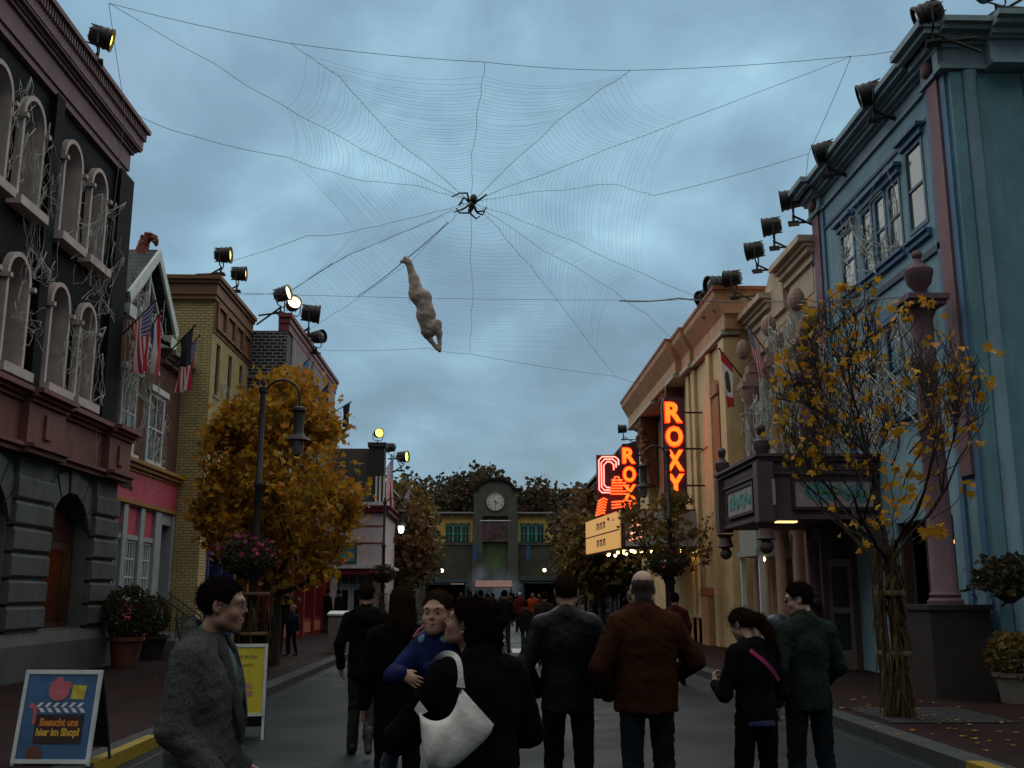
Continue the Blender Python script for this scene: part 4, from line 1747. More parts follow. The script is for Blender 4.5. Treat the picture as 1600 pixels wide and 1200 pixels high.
def cream_house():
    S, X = 1, 7.8
    t = thing('ornate_house', 'narrow cream ornate house with stepped gable draped in cobweb between blue and orange houses', 'building', (7.8, 25.7, PZ))
    cm = mat('ornate_cream', (0.52, 0.41, 0.29), .75, .22, 2.5, .2, 40)
    rs = mat('ornate_rose', (0.36, 0.235, 0.20), .75, .22, 2.5, .2, 40)
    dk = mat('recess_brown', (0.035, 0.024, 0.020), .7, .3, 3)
    mb = FA(S, X)
    mb.box(23.02, 28.9, -8, -.5, 0, 9.4)
    for a, b in ((23.05, 23.75), (25.5, 26.2), (28.2, 28.88)):
        mb.box(a, b, -.5, 0, .12, 9.3)
    mb.box(23.05, 28.88, -.5, -.08, 7.9, 9.3)
    mb.build('wall', cm, t)
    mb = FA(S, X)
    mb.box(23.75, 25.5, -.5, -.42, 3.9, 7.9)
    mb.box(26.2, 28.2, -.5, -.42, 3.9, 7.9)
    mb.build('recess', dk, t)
    mb = FA(S, X)
    for a, b, z in ((23.02, 25.3, 9.9), (26.6, 28.9, 9.55)):
        for e, z0, z1 in ((.10, z - .5, z - .3), (.22, z - .3, z - .16), (.30, z - .16, z - .05), (.44, z - .05, z + .10)):
            mb.box(a - e * .3, b + e * .3, -.6, e, z0, z1)
        mb.box(a + .2, b - .2, -.5, .02, z - 1.2, z - .5)
    mb.box(25.3, 26.6, -.5, .02, 8.6, 9.9)
    mb.prism([(24.2, 10.0), (27.6, 9.66), (26.6, 10.35), (25.2, 10.45)], 'y', -.6, .05)
    mb.prism([(25.35, 8.9), (26.5, 8.9), (26.5, 9.6), (25.92, 9.85), (25.35, 9.6)], 'y', .02, .12)
    mb.build('gable', cm, t)
    mb = FA(S, X)
    for s in (23.4, 25.85, 28.5):
        mb.lathe([(.30, 3.6), (.30, 3.8), (.2, 3.9), (.19, 6.9), (.23, 7.0), (.30, 7.25), (.34, 7.4)], (s, .25, 0), 14)
    mb.build('upper_column', rs, t, smooth=True)
    mb = FA(S, X)
    for s in (23.4, 25.85, 28.5):
        mb.box(s - .34, s + .34, -.1, .56, 7.4, 7.55)
        for k in range(3):
            mb.box(s - .30 + .06 * k, s + .30 - .06 * k, 0, .46 - .12 * k, 7.55 + .28 * k, 7.83 + .28 * k - .06)
        mb.box(s - .4, s + .4, -.1, .6, 3.45, 3.6)
        mb.ball((s, .40, 8.55), (.22, .2, .3), 10, 8)
    mb.build('scroll_bracket', rs, t)
    mb = FA(S, X)
    for s in (23.4, 24.6, 26.2, 28.5):
        mb.lathe([(.20, .12), (.20, .3), (.14, .4), (.13, 3.0), (.2, 3.2), (.26, 3.44)], (s, .3, 0), 12)
    mb.build('shop_column', rs, t, smooth=True)
    window(t, S, X, 24.0, 25.2, 4.4, 7.4, -.36, mat('window_rose', (.13, .10, .095), .6), dark_glass, (2, 3), .08)
    window(t, S, X, 26.5, 27.9, 4.4, 7.4, -.36, mat('window_rose', ()), dark_glass, (2, 3), .08)
    mb = FA(S, X)
    mb.box(26.3, 28.3, -.1, .9, 2.62, 2.78)
    mb.box(26.4, 28.2, .0, .84, 2.785, 3.5)
    mb.build('porch', mat('porch_grey', (.27, .29, .26), .6), t)
    mb = FA(S, X)
    mb.box(27.2, 28.15, -.48, -.40, .5, 2.6)
    mb.build('shop_pane', glassy('olive_glass', (.09, .085, .03), .2), t)
    mb = FA(S, X)
    mb.ball((26.9, .55, 2.54), .06, 10, 8)
    mb.build('porch_lamp', glow('porch_bulb', (1.0, .70, .32), 9), t, smooth=True)
    mb = FA(S, X)
    mb.box(26.3, 26.42, .7, .82, .12, 2.62)
    mb.box(28.18, 28.3, .7, .82, .12, 2.62)
    mb.build('porch_post', mat('white_paint', ()), t)


cream_house()


def roxy_theatre():
    S, X = 1, 7.1
    t = thing('theatre', 'orange and yellow theatre with carved brackets under a deep rust cornice', 'building', (7.1, 38, PZ))
    ye = mat('theatre_yellow', (0.62, 0.46, 0.235), .75, .2, 1.2, .15, 40)
    orr = mat('theatre_orange', (0.50, 0.265, 0.13), .7, .22, 2, .15, 40)
    rust = mat('theatre_rust', (0.30, 0.10, 0.045), .7, .22, 2)
    pale = mat('theatre_pale', (0.46, 0.40, 0.33), .7, .15, 3)
    carve = mat('carved_rust', (0.16, 0.060, 0.028), .75, .45, 9, .8, 18)
    mb = FA(S, X)
    mb.box(29.2, 47, -9, -.4, 0, 10.2)
    mb.box(29.2, 35.0, -.4, 0, 0, 9.1)
    mb.box(35.0, 36.6, -.4, -.15, 0, 9.6)
    mb.box(44.6, 47, -.4, 0, 0, 9.6)
    mb.box(36.6, 44.6, -.4, -.15, 0, 4.5)
    mb.build('wall', ye, t)
    mb = FA(S, X)
    for a, b in ((29.2, 29.9), (31.2, 31.7), (33.6, 34.1), (34.5, 35.0)):
        mb.box(a, b, 0, .12, .12, 9.08)
    mb.box(29.2, 35.0, .0, .03, 6.28, 6.34)
    mb.build('pilaster', ye, t)
    # cornice in three setbacks, wrapping the corner
    mb = FA(S, X)
    for a, b, e, z in ((29.0, 33.6, .10, .0), (33.6, 35.2, .22, .0), (35.2, 47.3, .42, .0)):
        mb.box(a, b, -1.5, e, 9.30, 9.75 + z)
        mb.prism([(-1.5, 9.75), (e, 9.75), (e + .30, 10.25), (e + .33, 10.45), (-1.5, 10.45)], 'x', a - .1 * (a < 30), b)
    mb.build('cornice', orr, t)
    mb = FA(S, X)
    for a, b, e in ((28.8, 33.6, .46), (33.6, 35.2, .58), (35.2, 47.4, .78)):
        mb.box(a, b, -9, e, 10.452, 10.56)
    mb.build('roof_edge', rust, t)
    mb = FA(S, X)
    for a, b, e in ((29.1, 33.62, .18), (33.62, 35.25, .30), (35.25, 37.0, .50), (40.2, 47.2, .50)):
        mb.box(a, b, -.4, e, 9.16, 9.30)
    mb.build('white_moulding', pale, t)
    for s in (37.0, 43.4):
        mb = FA(S, X)
        rr = random.Random(3)
        prof = [(-.2, 9.28), (.44, 9.28), (.46, 8.8), (.38, 8.3), (.40, 7.9), (.28, 7.4), (.18, 6.7), (.1, 6.3), (-.2, 6.2)]
        mb.prism(prof, 'x', s, s + 1.1)
        for k in range(46):
            z = rr.uniform(6.3, 9.2)
            e = .08 + (z - 6.2) / 3 * .38
            mb.ball((s + rr.uniform(-.05, 1.15), e + rr.uniform(-.08, .06), z), rr.uniform(.07, .17), 7, 5)
        mb.build('carved_bracket', carve, t)
    mb = FA(S, X)
    for a in (38.4, 40.4, 42.2):
        mb.box(a, a + 1.2, -.39, -.28, 5.2, 8.9)
    mb.build('tall_window', mat('theatre_window', (.20, .16, .09), .5), t)
    mb = FA(S, X)
    mb.box(30.2, 31.0, .0, .10, 5.2, 7.6)
    mb.prism([(30.1, 7.6), (31.1, 7.6), (31.1, 7.85), (30.6, 8.1), (30.1, 7.85)], 'y', 0, .16)
    mb.build('niche', mat('niche_orange', (.30, .13, .05), .7), t)
    # ground floor: orange base block and a window
    mb = FA(S, X)
    mb.box(31.9, 32.9, 0, .28, .12, 1.6)
    mb.box(33.0, 36.5, 0, .12, .12, .9)
    mb.build('base_block', orr, t)
    mb = FA(S, X)
    mb.prism([(31.85, 1.6), (32.95, 1.6), (32.8, 1.85), (32.0, 1.85)], 'y', 0, .3)
    mb.build('block_cap', rust, t)
    window(t, S, X, 33.4, 35.0, 1.0, 2.7, .05, pale, dark_glass, (2, 1), .10, (.12, .1))
    # marquee: wedge with a lit board, bulbs below
    pA, pB, pC, pD = (4.5, 34.0), (3.92, 40.0), (7.1, 40.6), (7.1, 34.0)
    mb = MB()
    mb.prism([pA, pB, pC, pD], 'z', 3.1, 4.42)
    marq = mb.build('marquee', mat('marquee_dark', (.05, .03, .03), .6), t)
    mb = MB()
    mb.box(4.62, 7.05, 33.95, 33.999, 3.2, 4.36)
    mb.build('marquee_panel', mat('marquee_grey', (.42, .40, .40), .6), marq)
    d = (Vector(pB) - Vector(pA)).normalized()
    nrm = Vector((-d.y, d.x))
    if nrm.x > 0:
        nrm = -nrm
    b0, b1 = Vector(pA) + d * .15, Vector(pB) - d * .1
    mb = MB()
    q = [b0, b1, b1 + nrm * .05, b0 + nrm * .05]
    mb.prism([tuple(v) for v in q], 'z', 3.16, 4.38)
    mb.build('letter_board', glow('board_glow', (.70, .38, .12), .55), marq)
    mb = MB()
    for z in (4.06, 3.46):                      # two short lines of small dark letters, too far to read
        for u in (2.2, 2.75, 3.3):
            o = b0 + d * u + nrm * .052
            for w0, z0, z1 in ((0, -.12, .12), (.26, -.12, .12), (.13, .06, .12)):
                c = o + d * w0
                q = [c, c + d * .10, c + d * .10 + nrm * .008, c + nrm * .008]
                mb.prism([tuple(v) for v in q], 'z', z + z0, z + z1)
    q = [b0 + nrm * .052, b1 + nrm * .052, b1 + nrm * .06, b0 + nrm * .06]
    mb.prism([tuple(v) for v in q], 'z', 3.74, 3.78)
    mb.build('board_lettering', mat('letter_black', (.03, .025, .02), .6), marq)
    wb = glow('marquee_bulb', (1.0, .66, .22), 12)
    rb = random.Random(6)
    for k in range(20):
        mb = MB()
        if k < 12:
            p = (4.65 + 2.2 * k / 11 + rb.uniform(-.09, .09), 34.1 + rb.uniform(-.1, .9), 3.06)
        else:
            c = Vector(pA).lerp(Vector(pB), (k - 11) / 11)
            p = (c.x + rb.uniform(.15, .8), c.y + rb.uniform(-.2, .2), 3.06)
        mb.ball(p, .052, 8, 6)
        mb.build('bulb', wb, marq)
    rn = glow('neon_red', (1.0, .055, .010), 4.6)
    pkn = glow('neon_pink', (1.0, .16, .13), 5.0)
    mb = MB()
    for z in (3.45, 3.65, 3.85, 4.05):
        mb.tube([(4.75, 33.93, z - .05), (5.05, 33.93, z + .05), (5.15, 33.93, z + .05)], .022)
    mb.build('neon_chevron', glow('neon_salmon', (1.0, .35, .2), 3.0), marq)
    # stepped neon fin on the marquee
    mb = MB()
    mb.box(4.02, 4.95, 36.94, 37.04, 4.42, 6.62)
    fin = mb.build('neon_fin', mat('fin_dark', (.06, .02, .03), .5), marq)
    mb = MB()
    for k in range(3):
        e = .09 * k
        mb.tube([(4.82 - e, 36.9, 6.25 - e), (4.82 - e, 36.9, 6.45 - e), (4.70 - e, 36.9, 6.55 - e), (4.22 + e, 36.9, 6.55 - e), (4.10 + e, 36.9, 6.42 - e), (4.10 + e, 36.9, 5.35 + e), (4.2 + e, 36.9, 5.25 + e), (4.5, 36.9, 5.25 + e)], .022)
    mb.build('neon_loop', pkn, fin)
    mb = MB()
    for k in range(6):
        z = 5.70 - .10 * k
        mb.tube([(4.55 - .05 * (k > 2), 36.88, z), (4.95 + .12 * (k % 3), 36.88, z)], .026)
    for k in range(6):
        z = 4.98 - .10 * k
        mb.tube([(4.05 - .02 * k, 36.88, z - .06), (4.25, 36.88, z + .06), (4.38 - .02 * k, 36.88, z)], .028)
    for k in range(3):
        mb.tube([(4.50, 36.6, 4.66 + .11 * k), (4.74 + .14 * k, 36.6, 4.70 + .11 * k), (5.25, 36.6, 4.74 + .09 * k)], .026)
    mb.tube([(4.60, 36.7, 5.62), (4.66, 36.7, 5.8), (4.78, 36.7, 5.8), (4.84, 36.7, 5.62)], .03)
    mb.build('neon_bars', rn, fin)
    return t


roxy_theatre()


def roxy_sign(x, y, label):
    t = thing('neon_sign', label, 'sign', (x, y, 4.7), group='vertical ROXY neon signs')
    mb = MB()
    prof = [(-.37, 0), (-.30, -.14), (.30, -.14), (.37, 0), (.37, 3.1), (.26, 3.30), (-.26, 3.30), (-.37, 3.1)]
    mb.prism(prof, 'y', -.12, .12)
    mb.build('panel', mat('sign_violet', (.050, .030, .045), .55, .2, 4), t, world_co=False)
    mb = MB()
    for z in (.4, 1.6, 2.8):
        mb.tube([(.37, 0, z), (1.0, 0, z)], .03)
    mb.build('bracket', mat('iron_black', ()), t, world_co=False)
    rn = glow('neon_orange_red', (1.0, .082, .006), 4.2)
    rk = glow('neon_deep_red', (1.0, .018, .006), 1.6)
    for ch, zc in (('R', 2.78), ('O', 1.98), ('X', 1.20), ('Y', .42)):
        vs, fs = text_mesh(ch, .86, .03, .028)
        xs = [v[0] for v in vs]
        k = .54 / max(.2, (max(xs) - min(xs)))
        xm = (max(xs) + min(xs)) / 2
        zs = [v[1] for v in vs]
        zm, kz = (max(zs) + min(zs)) / 2, .66 / (max(zs) - min(zs))
        mb = MB()
        mb.add([((v[0] - xm) * k, -.16 - v[2], zc + (v[1] - zm) * kz) for v in vs], fs)
        l_ = mb.build('neon_letter', rn, t, world_co=False)
        mb = MB()
        mb.add([((v[0] - xm) * k * 1.13, -.126 - v[2] * .2, zc + (v[1] - zm) * kz * 1.10) for v in vs], fs)
        mb.build('letter_tray', rk, l_, world_co=False)
    return t


roxy_sign(6.13, 33.0, 'tall lit orange red neon sign reading ROXY in full on the theatre front')
roxy_sign(6.13, 43.6, 'second neon ROXY sign further along, mostly hidden by the marquee')


def dark_house():
    t = column_house(1, 6.9, 52, 68, 8.4, 'dark_house', 'dark house with black gabled roof behind the neon marquee', (.035, .032, .035), (.045, .042, .045), 4)
    mb = FA(1, 6.9)
    mb.prism([(-6, 8.4), (.5, 8.4), (.0, 9.1), (-2.6, 10.0), (-6, 10.0)], 'x', 51.8, 68)
    mb.build('roof', mat('dark_roof', ()), t)


dark_house()
column_house(1, 7.4, 69, 92, 6.5, 'brown_row_house', 'plain brown row house at the far end on the right', (.10, .08, .07), (.14, .12, .10), 6)
column_house(1, 7.8, 47.3, 51.8, 7.6, 'narrow_house', 'narrow grey house between theatre and dark house', (.10, .09, .09), (.14, .13, .12), 2)
# ------------------------------------------------------------------ leaves, twigs, trees
def leaf_mat(name, cols, rough=.6):
    """leaf colours vary from leaf to leaf"""
    m = bpy.data.materials.new(name)
    nt, b = nodes(m)
    g = nt.nodes.new('ShaderNodeNewGeometry')
    r = nt.nodes.new('ShaderNodeValToRGB')
    e = r.color_ramp.elements
    r.color_ramp.interpolation = 'LINEAR'
    e[0].position, e[0].color = 0, (*cols[0], 1)
    e[1].position, e[1].color = 1, (*cols[-1], 1)
    for i, c in enumerate(cols[1:-1]):
        k = e.new((i + 1) / (len(cols) - 1))
        k.color = (*c, 1)
    nt.links.new(g.outputs['Random Per Island'], r.inputs[0])
    nt.links.new(r.outputs[0], b.inputs['Base Color'])
    b.inputs['Roughness'].default_value = rough
    b.inputs['Specular IOR Level'].default_value = .25
    tr = nt.nodes.new('ShaderNodeBsdfTranslucent')      # thin leaves let some sky light through
    nt.links.new(r.outputs[0], tr.inputs['Color'])
    ms = nt.nodes.new('ShaderNodeMixShader')
    ms.inputs[0].default_value = .38
    nt.links.new(b.outputs[0], ms.inputs[1])
    nt.links.new(tr.outputs[0], ms.inputs[2])
    nt.links.new(ms.outputs[0], nt.nodes['Material Output'].inputs['Surface'])
    MATS[name] = m
    return m


MAPLE = [(0, 0), (.22, .12), (.5, .1), (.36, .34), (.52, .62), (.2, .56), (0, 1.0), (-.2, .56), (-.52, .62), (-.36, .34), (-.5, .1), (-.22, .12)]


def add_leaf(mb, p, size, rnd, droop=.5, shape=MAPLE):
    n = Vector((rnd.gauss(0, 1), rnd.gauss(0, 1), rnd.gauss(.6, .8)))
    n.normalize()
    u = n.orthogonal().normalized()
    u.rotate(Matrix.Rotation(rnd.uniform(0, 6.28), 3, n))
    u.z -= droop
    u = (u - n * u.dot(n)).normalized()
    w = n.cross(u)
    k = rnd.uniform(.1, .35)
    vs = [Vector(p) + (w * x + u * y + n * (k * abs(x) - .15 * y * y)) * size for x, y in shape]
    N_ = len(shape)
    h = N_ // 2
    mb.add(vs, [tuple(range(0, h + 1)), (0,) + tuple(range(h, N_))])


def grow(mb, p, d, r, L, depth, rnd, tips, spread=.55, up=.15, kids=(2, 4), shrink=.72, n=6):
    pts, rad = [Vector(p)], [r]
    d = Vector(d).normalized()
    seg = 3
    for i in range(seg):
        d = (d + Vector((rnd.gauss(0, .13), rnd.gauss(0, .13), rnd.gauss(up * .4, .08)))).normalized()
        pts.append(pts[-1] + d * L / seg)
        rad.append(r * (1 - .45 * (i + 1) / seg))
    mb.tube(pts, rad, n if depth > 2 else 4, caps=False)
    if depth <= 2:
        tips += [(pts[k], d) for k in (1, 2, 3)]
    if depth == 0:
        return
    for k in range(rnd.randint(*kids)):
        t = rnd.uniform(.4, 1.0) if k else 1.0
        i = min(int(t * seg), seg - 1)
        q = pts[i].lerp(pts[i + 1], t * seg - i)
        a = d.orthogonal().normalized()
        a.rotate(Matrix.Rotation(rnd.uniform(0, 6.28), 3, d))
        nd_ = (d + a * rnd.uniform(spread * .6, spread * 1.4) + Vector((0, 0, up))).normalized()
        grow(mb, q, nd_, max(.0065, rad[i] * .64), L * shrink * rnd.uniform(.8, 1.15), depth - 1, rnd, tips, spread, up, kids, shrink, n)


bark = mat('bark', (0.028, 0.021, 0.016), .9, .4, 14, .7, 30)


def make_tree(name, label, x, y, H, trunk_h, crown_r, crown_z, seed, lm, nleaf, lsize, clump=.22, depth=4, group=None, r0=.11, tipleaf=True, shape=MAPLE, fill=.0, fillk=(8, 26), base=PZ, lean=0, egg=0.0, kids=(2, 4), twigs=0):
    rnd = random.Random(seed)
    t = thing(name, label, 'tree', (x, y, base), group=group)
    mb = MB()
    tips = []
    pts = [Vector((x, y, base)), Vector((x + .03, y, base + trunk_h * .5)), Vector((x + lean, y, base + trunk_h))]
    mb.tube(pts, [r0 * 1.25, r0, r0 * .85], 9)
    cz0 = base + trunk_h
    L = (H - trunk_h) * .34
    nb = 5
    for k in range(nb):
        a = 6.28 * k / nb + rnd.uniform(-.3, .3)
        el = rnd.uniform(.35, 1.0)
        grow(mb, pts[-1] - Vector((0, 0, rnd.uniform(0, .25) * trunk_h * .5)), (math.cos(a), math.sin(a), el), r0 * .55, L * 1.05, depth - 1, rnd, tips, kids=kids)
    grow(mb, pts[-1], (0, 0, 1), r0 * .7, L * 1.2, depth, rnd, tips, kids=kids)
    # pull the branch ends inside the crown shape
    c = Vector((x + lean, y, crown_z))
    rx, rz = crown_r

    def inside(p):
        q = Vector(p) - c
        s_ = rx * (1 - egg * q.z / rz)
        return math.sqrt((q.x / s_) ** 2 + (q.y / s_) ** 2 + (q.z / rz) ** 2)

    def fold(p):
        p = Vector(p)
        e = inside(p)
        if e > 1.0 and p.z > cz0 + .1:
            q = p - c
            return c + q / e * (1.0 - .06 * min(1, e - 1))
        return p
    base_tips = list(tips)
    for k in range(twigs):                       # fine upright twigs all through the crown
        p, d = rnd.choice(base_tips)
        q = Vector(p)
        e = Vector((rnd.gauss(0, .35), rnd.gauss(0, .35), rnd.uniform(.3, 1))).normalized()
        l_ = rnd.uniform(.3, .8)
        mid = q + e * l_ * .5 + Vector((rnd.gauss(0, .04), rnd.gauss(0, .04), 0))
        mb.tube([q, mid, q + e * l_], [.006, .005, .003], 4, caps=False)
        tips.append((q + e * l_, e))
    mb.v = [tuple(fold(v)) for v in mb.v]
    mb.build('trunk', bark, t, smooth=True)
    tips = [fold(p) for p, _ in tips]
    rnd.shuffle(tips)
    tw = []
    lb = MB()
    cl = [p for p in tips if p.z > cz0 - .1][:1200]
    nf = int(nleaf * fill)
    for k in range(nleaf - nf):
        p = cl[k % len(cl)]
        add_leaf(lb, p + Vector((rnd.gauss(0, clump), rnd.gauss(0, clump), rnd.gauss(0, clump * .8))), lsize * rnd.uniform(.65, 1.25), rnd, shape=shape)
    # extra clumps through the crown so that no part of it is bare
    while nf > 0:
        v = Vector((rnd.gauss(0, 1), rnd.gauss(0, 1), rnd.gauss(0, 1))).normalized() * (rnd.uniform(.45, 1.0) if rnd.random() < .8 else rnd.uniform(.95, 1.16))
        s_ = rx * (1 - egg * v.z)
        q = c + Vector((v.x * s_, v.y * s_, v.z * rz))
        m_ = rnd.randint(*fillk)
        if fillk[1] < 8:
            k_ = q.lerp(Vector((x + lean, y, max(cz0, q.z - .9))), .45)
            tw.append((k_, q))
        for k in range(m_):
            add_leaf(lb, q + Vector((rnd.gauss(0, clump), rnd.gauss(0, clump), rnd.gauss(0, clump * .7))), lsize * rnd.uniform(.65, 1.25), rnd, shape=shape)
        nf -= m_
    lb.build('crown', lm, t)
    if tw:
        mb = MB()
        for a, b in tw:
            m_ = a.lerp(b, .5) + Vector((rnd.gauss(0, .05), rnd.gauss(0, .05), -.05))
            mb.tube([a, m_, b], [.009, .006, .003], 4, caps=False)
        mb.build('twigs', bark, t)
    return t


gold = leaf_mat('leaves_gold', [(.13, .06, .012), (.44, .17, .012), (.36, .20, .018), (.52, .23, .012), (.24, .19, .03), (.58, .32, .018)])
yel = leaf_mat('leaves_yellow', [(.36, .16, .010), (.48, .23, .014), (.56, .29, .016), (.32, .22, .02), (.48, .19, .012)])
olive = leaf_mat('leaves_olive', [(.09, .066, .018), (.15, .088, .02), (.075, .075, .024), (.20, .11, .018), (.055, .06, .02)])
darkg = leaf_mat('leaves_dark', [(.022, .034, .016), (.036, .045, .018), (.055, .045, .018), (.06, .036, .018), (.02, .028, .016)])
russet = leaf_mat('leaves_russet', [(.11, .052, .022), (.15, .058, .026), (.075, .06, .022), (.17, .085, .026)])

make_tree('autumn_tree', 'full round golden orange tree by the left lamp post', -4.62, 23.2, 6.3, 1.6, (1.62, 2.35), 4.1, 4, gold, 8800, .165, .17, 4, fill=.62, r0=.12, egg=.12, group=None)
make_tree('autumn_tree', 'thin bare twigged tree with few yellow leaves at the right kerb', 5.2, 13.3, 5.7, 2.0, (1.38, 1.72), 4.05, 21, yel, 640, .12, .06, 5, kids=(3, 4), twigs=500, r0=.06, fill=.62, fillk=(2, 6), group=None)
make_tree('autumn_tree', 'half bare olive brown tree around the right lamp below the ROXY sign', 5.55, 31.6, 5.4, 1.9, (1.7, 1.15), 3.45, 9, olive, 1050, .17, .16, 4, fill=.15, r0=.10)
for i, (x, y, H, cr_, cz, lm, lab) in enumerate((
        (-5.0, 54, 6.4, (1.8, 2.4), 4.0, russet, 'brown leaved tree on the left just past the corner shop'),
        (-5.1, 64, 8.2, (2.0, 3.2), 5.2, olive, 'tallest olive tree on the left, beyond the flags'),
        (-5.7, 76, 7.4, (2.2, 2.9), 4.7, darkg, 'dark green tree nearest the station on the left'),
        (5.6, 50, 5.4, (1.6, 2.0), 3.5, olive, 'olive tree on the right under the marquee board'),
        (6.2, 60, 7.4, (1.8, 2.8), 4.8, russet, 'brown tall tree on the right beyond the marquee'),
        (7.0, 73, 8.6, (2.2, 3.2), 5.5, darkg, 'dark green tree nearest the station on the right'))):
    make_tree('street_tree', lab, x, y, H, 1.8, cr_, cz, 30 + i, lm, 3000, .27, .34, 3, group='trees lining the far street', fill=.75, shape=MAPLE[::2])


def far_wood():
    """the wood on the rise behind the station: one mass"""
    rnd = random.Random(8)
    lb = MB()
    tb = MB()
    for k in range(34):
        x = -48 + 96 * (k + rnd.uniform(-.3, .3)) / 33
        y = rnd.uniform(142, 165)
        top = 18.2 + 2.0 * math.exp(-((x - 0) / 16) ** 2) + rnd.uniform(-1.8, 1.6)
        rx = rnd.uniform(3.6, 5.2)
        tb.tube([(x, y, 0), (x, y, top * .7)], .35, 6)
        for j in range(1150):
            v = Vector((rnd.gauss(0, 1), rnd.gauss(0, 1), rnd.gauss(0, 1))).normalized() * rnd.uniform(.25, 1)
            p = Vector((x + v.x * rx, y + v.y * rx, top * .62 + v.z * top * .38))
            for q in range(3):
                add_leaf(lb, p + Vector((rnd.gauss(0, .5), rnd.gauss(0, .5), rnd.gauss(0, .4))), rnd.uniform(.6, 1.05), rnd, shape=MAPLE[::3])
    lm = leaf_mat('leaves_wood', [(.026, .034, .016), (.045, .042, .018), (.085, .042, .022), (.032, .042, .018), (.10, .046, .026)])
    o = lb.build('far_wood', lm)
    tag(o, 'mixed dark autumn wood rising behind the station', 'wood', kind='stuff')
    c = tb.build('trunk', bark, o)


far_wood()


# ------------------------------------------------------------------ station at the end of the street
def station():
    Y = 105
    t = thing('station', 'brick station house with a clock gable closing the end of the street', 'building', (1, Y, 0))
    bk = brick('station_brick', (0.085, 0.078, 0.056), (0.068, 0.064, 0.05), (0.07, 0.07, 0.06), .5, .16, .02, .85)
    st = mat('station_stone', (0.085, 0.088, 0.07), .8, .25, 1)
    yl = mat('station_yellow', (0.52, 0.34, 0.085), .7, .2, 2)
    rf = brick('station_roof', (0.035, 0.025, 0.022), (0.028, 0.021, 0.02), (0.015, 0.012, 0.012), .4, .3, .03, .8)
    mb = MB()
    ar = [(-4.4, -1.4, 0, 2.8, 1.0), (-.6, 2.6, 0, 3.0, 1.2), (3.4, 6.4, 0, 2.8, 1.0)]
    mb.xf = lambda p: (p[0], Y - p[1], p[2])
    wall_open(mb, -11, 13, 0, 6.7, -.5, 0, ar)
    wall_open(mb, -11, 13, 6.7, 9.5, -.5, 0, [(-3.6, -1.2, 6.95, 8.75, 0), (3.3, 5.8, 6.95, 8.75, 0), (-9.5, -7.5, 6.95, 8.75, 0), (9.5, 11.5, 6.95, 8.75, 0)])
    mb.box(-11, 13, -8, -2.5, 0, 9.5)
    mb.build('wall', bk, t)
    mb = MB()
    mb.xf = lambda p: (p[0], Y - p[1], p[2])
    for a, b in ((-5.1, -1.3 + .2), (3.1, 6.9)):
        mb.box(a, b, .001, .06, 8.78, 9.48)
        mb.box(a, a + 1.0 if a < 0 else a + .4, .001, .06, 6.85, 8.78)
        mb.box(b - .45 if a < 0 else b - 1.0, b, .001, .06, 6.85, 8.78)
    mb.build('yellow_render', yl, t)
    gf = mat('window_green', (.05, .28, .22), .6)
    for a, b in ((-4.1, -1.6), (3.5, 6.0)):
        for k in range(3):
            s0 = a + (b - a) * k / 3
            mb = MB()
            mb.xf = lambda p: (p[0], Y - p[1], p[2])
            arch_ring(mb, s0 + .1, s0 + (b - a) / 3 - .1, 6.95, 8.3, .09, -.05, .10)
            mb.box(s0 + .1, s0 + (b - a) / 3 - .1, -.05, .07, 7.7, 7.78)
            mb.box(s0 + (b - a) / 6 - .03, s0 + (b - a) / 6 + .03, -.05, .07, 6.95, 8.7)
            f = mb.build('window', gf, t)
            mb = MB()
            mb.xf = lambda p: (p[0], Y - p[1], p[2])
            mb.box(s0, s0 + (b - a) / 3, -.12, -.08, 6.95, 8.75)
            mb.build('pane', dark_glass, f)
    mb = MB()
    mb.xf = lambda p: (p[0], Y - p[1], p[2])
    mb.box(-11.3, 13.3, -.5, .4, 9.5, 9.75)
    mb.box(-11, 13, -.2, .12, 6.6, 6.75)
    pts = [(-1.2, 9.75), (3.2, 9.75), (3.2, 12.2)] + [(1 + 1.7 * math.cos(a), 12.2 + .9 * math.sin(a)) for a in [math.pi * i / 12 for i in range(13)]] + [(-1.2, 12.2)]
    mb.prism(pts, 'y', -.8, .35)
    for a, b in ((-1.3, -.3), (2.3, 3.3)):
        mb.box(a, b, 0, .45, 0, 9.5)
    mb.build('gable', st, t)
    mb = MB()
    mb.xf = lambda p: (p[0], Y - p[1], p[2])
    ip = [(1 + 1.75 * math.cos(a), 12.22 + .95 * math.sin(a)) for a in [math.pi * i / 16 for i in range(17)]]
    op = [(1 + 2.0 * math.cos(a), 12.22 + 1.2 * math.sin(a)) for a in [math.pi * i / 16 for i in range(17)]]
    for i in range(16):
        mb.prism([ip[i], op[i], op[i + 1], ip[i + 1]], 'y', -.8, .6)
    mb.box(-1.7, -.75, -.8, .6, 12.1, 12.35)
    mb.box(2.75, 3.7, -.8, .6, 12.1, 12.35)
    mb.prism([(.6, 9.75), (-4.5, 10.3), (-4.5, 9.75)], 'x', -11.2, -1.25)
    mb.prism([(.6, 9.75), (-4.5, 10.3), (-4.5, 9.75)], 'x', 3.25, 13.2)
    mb.build('roof', rf, t)
    # clock
    c = thing('clock', 'round white clock with dark numerals on the station gable', 'clock', (1.0, Y - .36, 10.95))
    ry = Matrix.Rotation(R_(90), 3, 'X')
    mb = MB()
    mb.lathe([(.98, 0), (.98, .10), (.90, .12), (.90, .06)], (0, 0, 0), 32, ry)
    mb.build('rim', mat('clock_rim', (.10, .10, .09), .6), c, world_co=False)
    mb = MB()
    mb.lathe([(.90, .05), (.90, .07)], (0, 0, 0), 32, ry)
    face = mb.build('dial', mat('clock_white', (.56, .56, .50), .6, .12, 3), c, world_co=False)
    mb = MB()
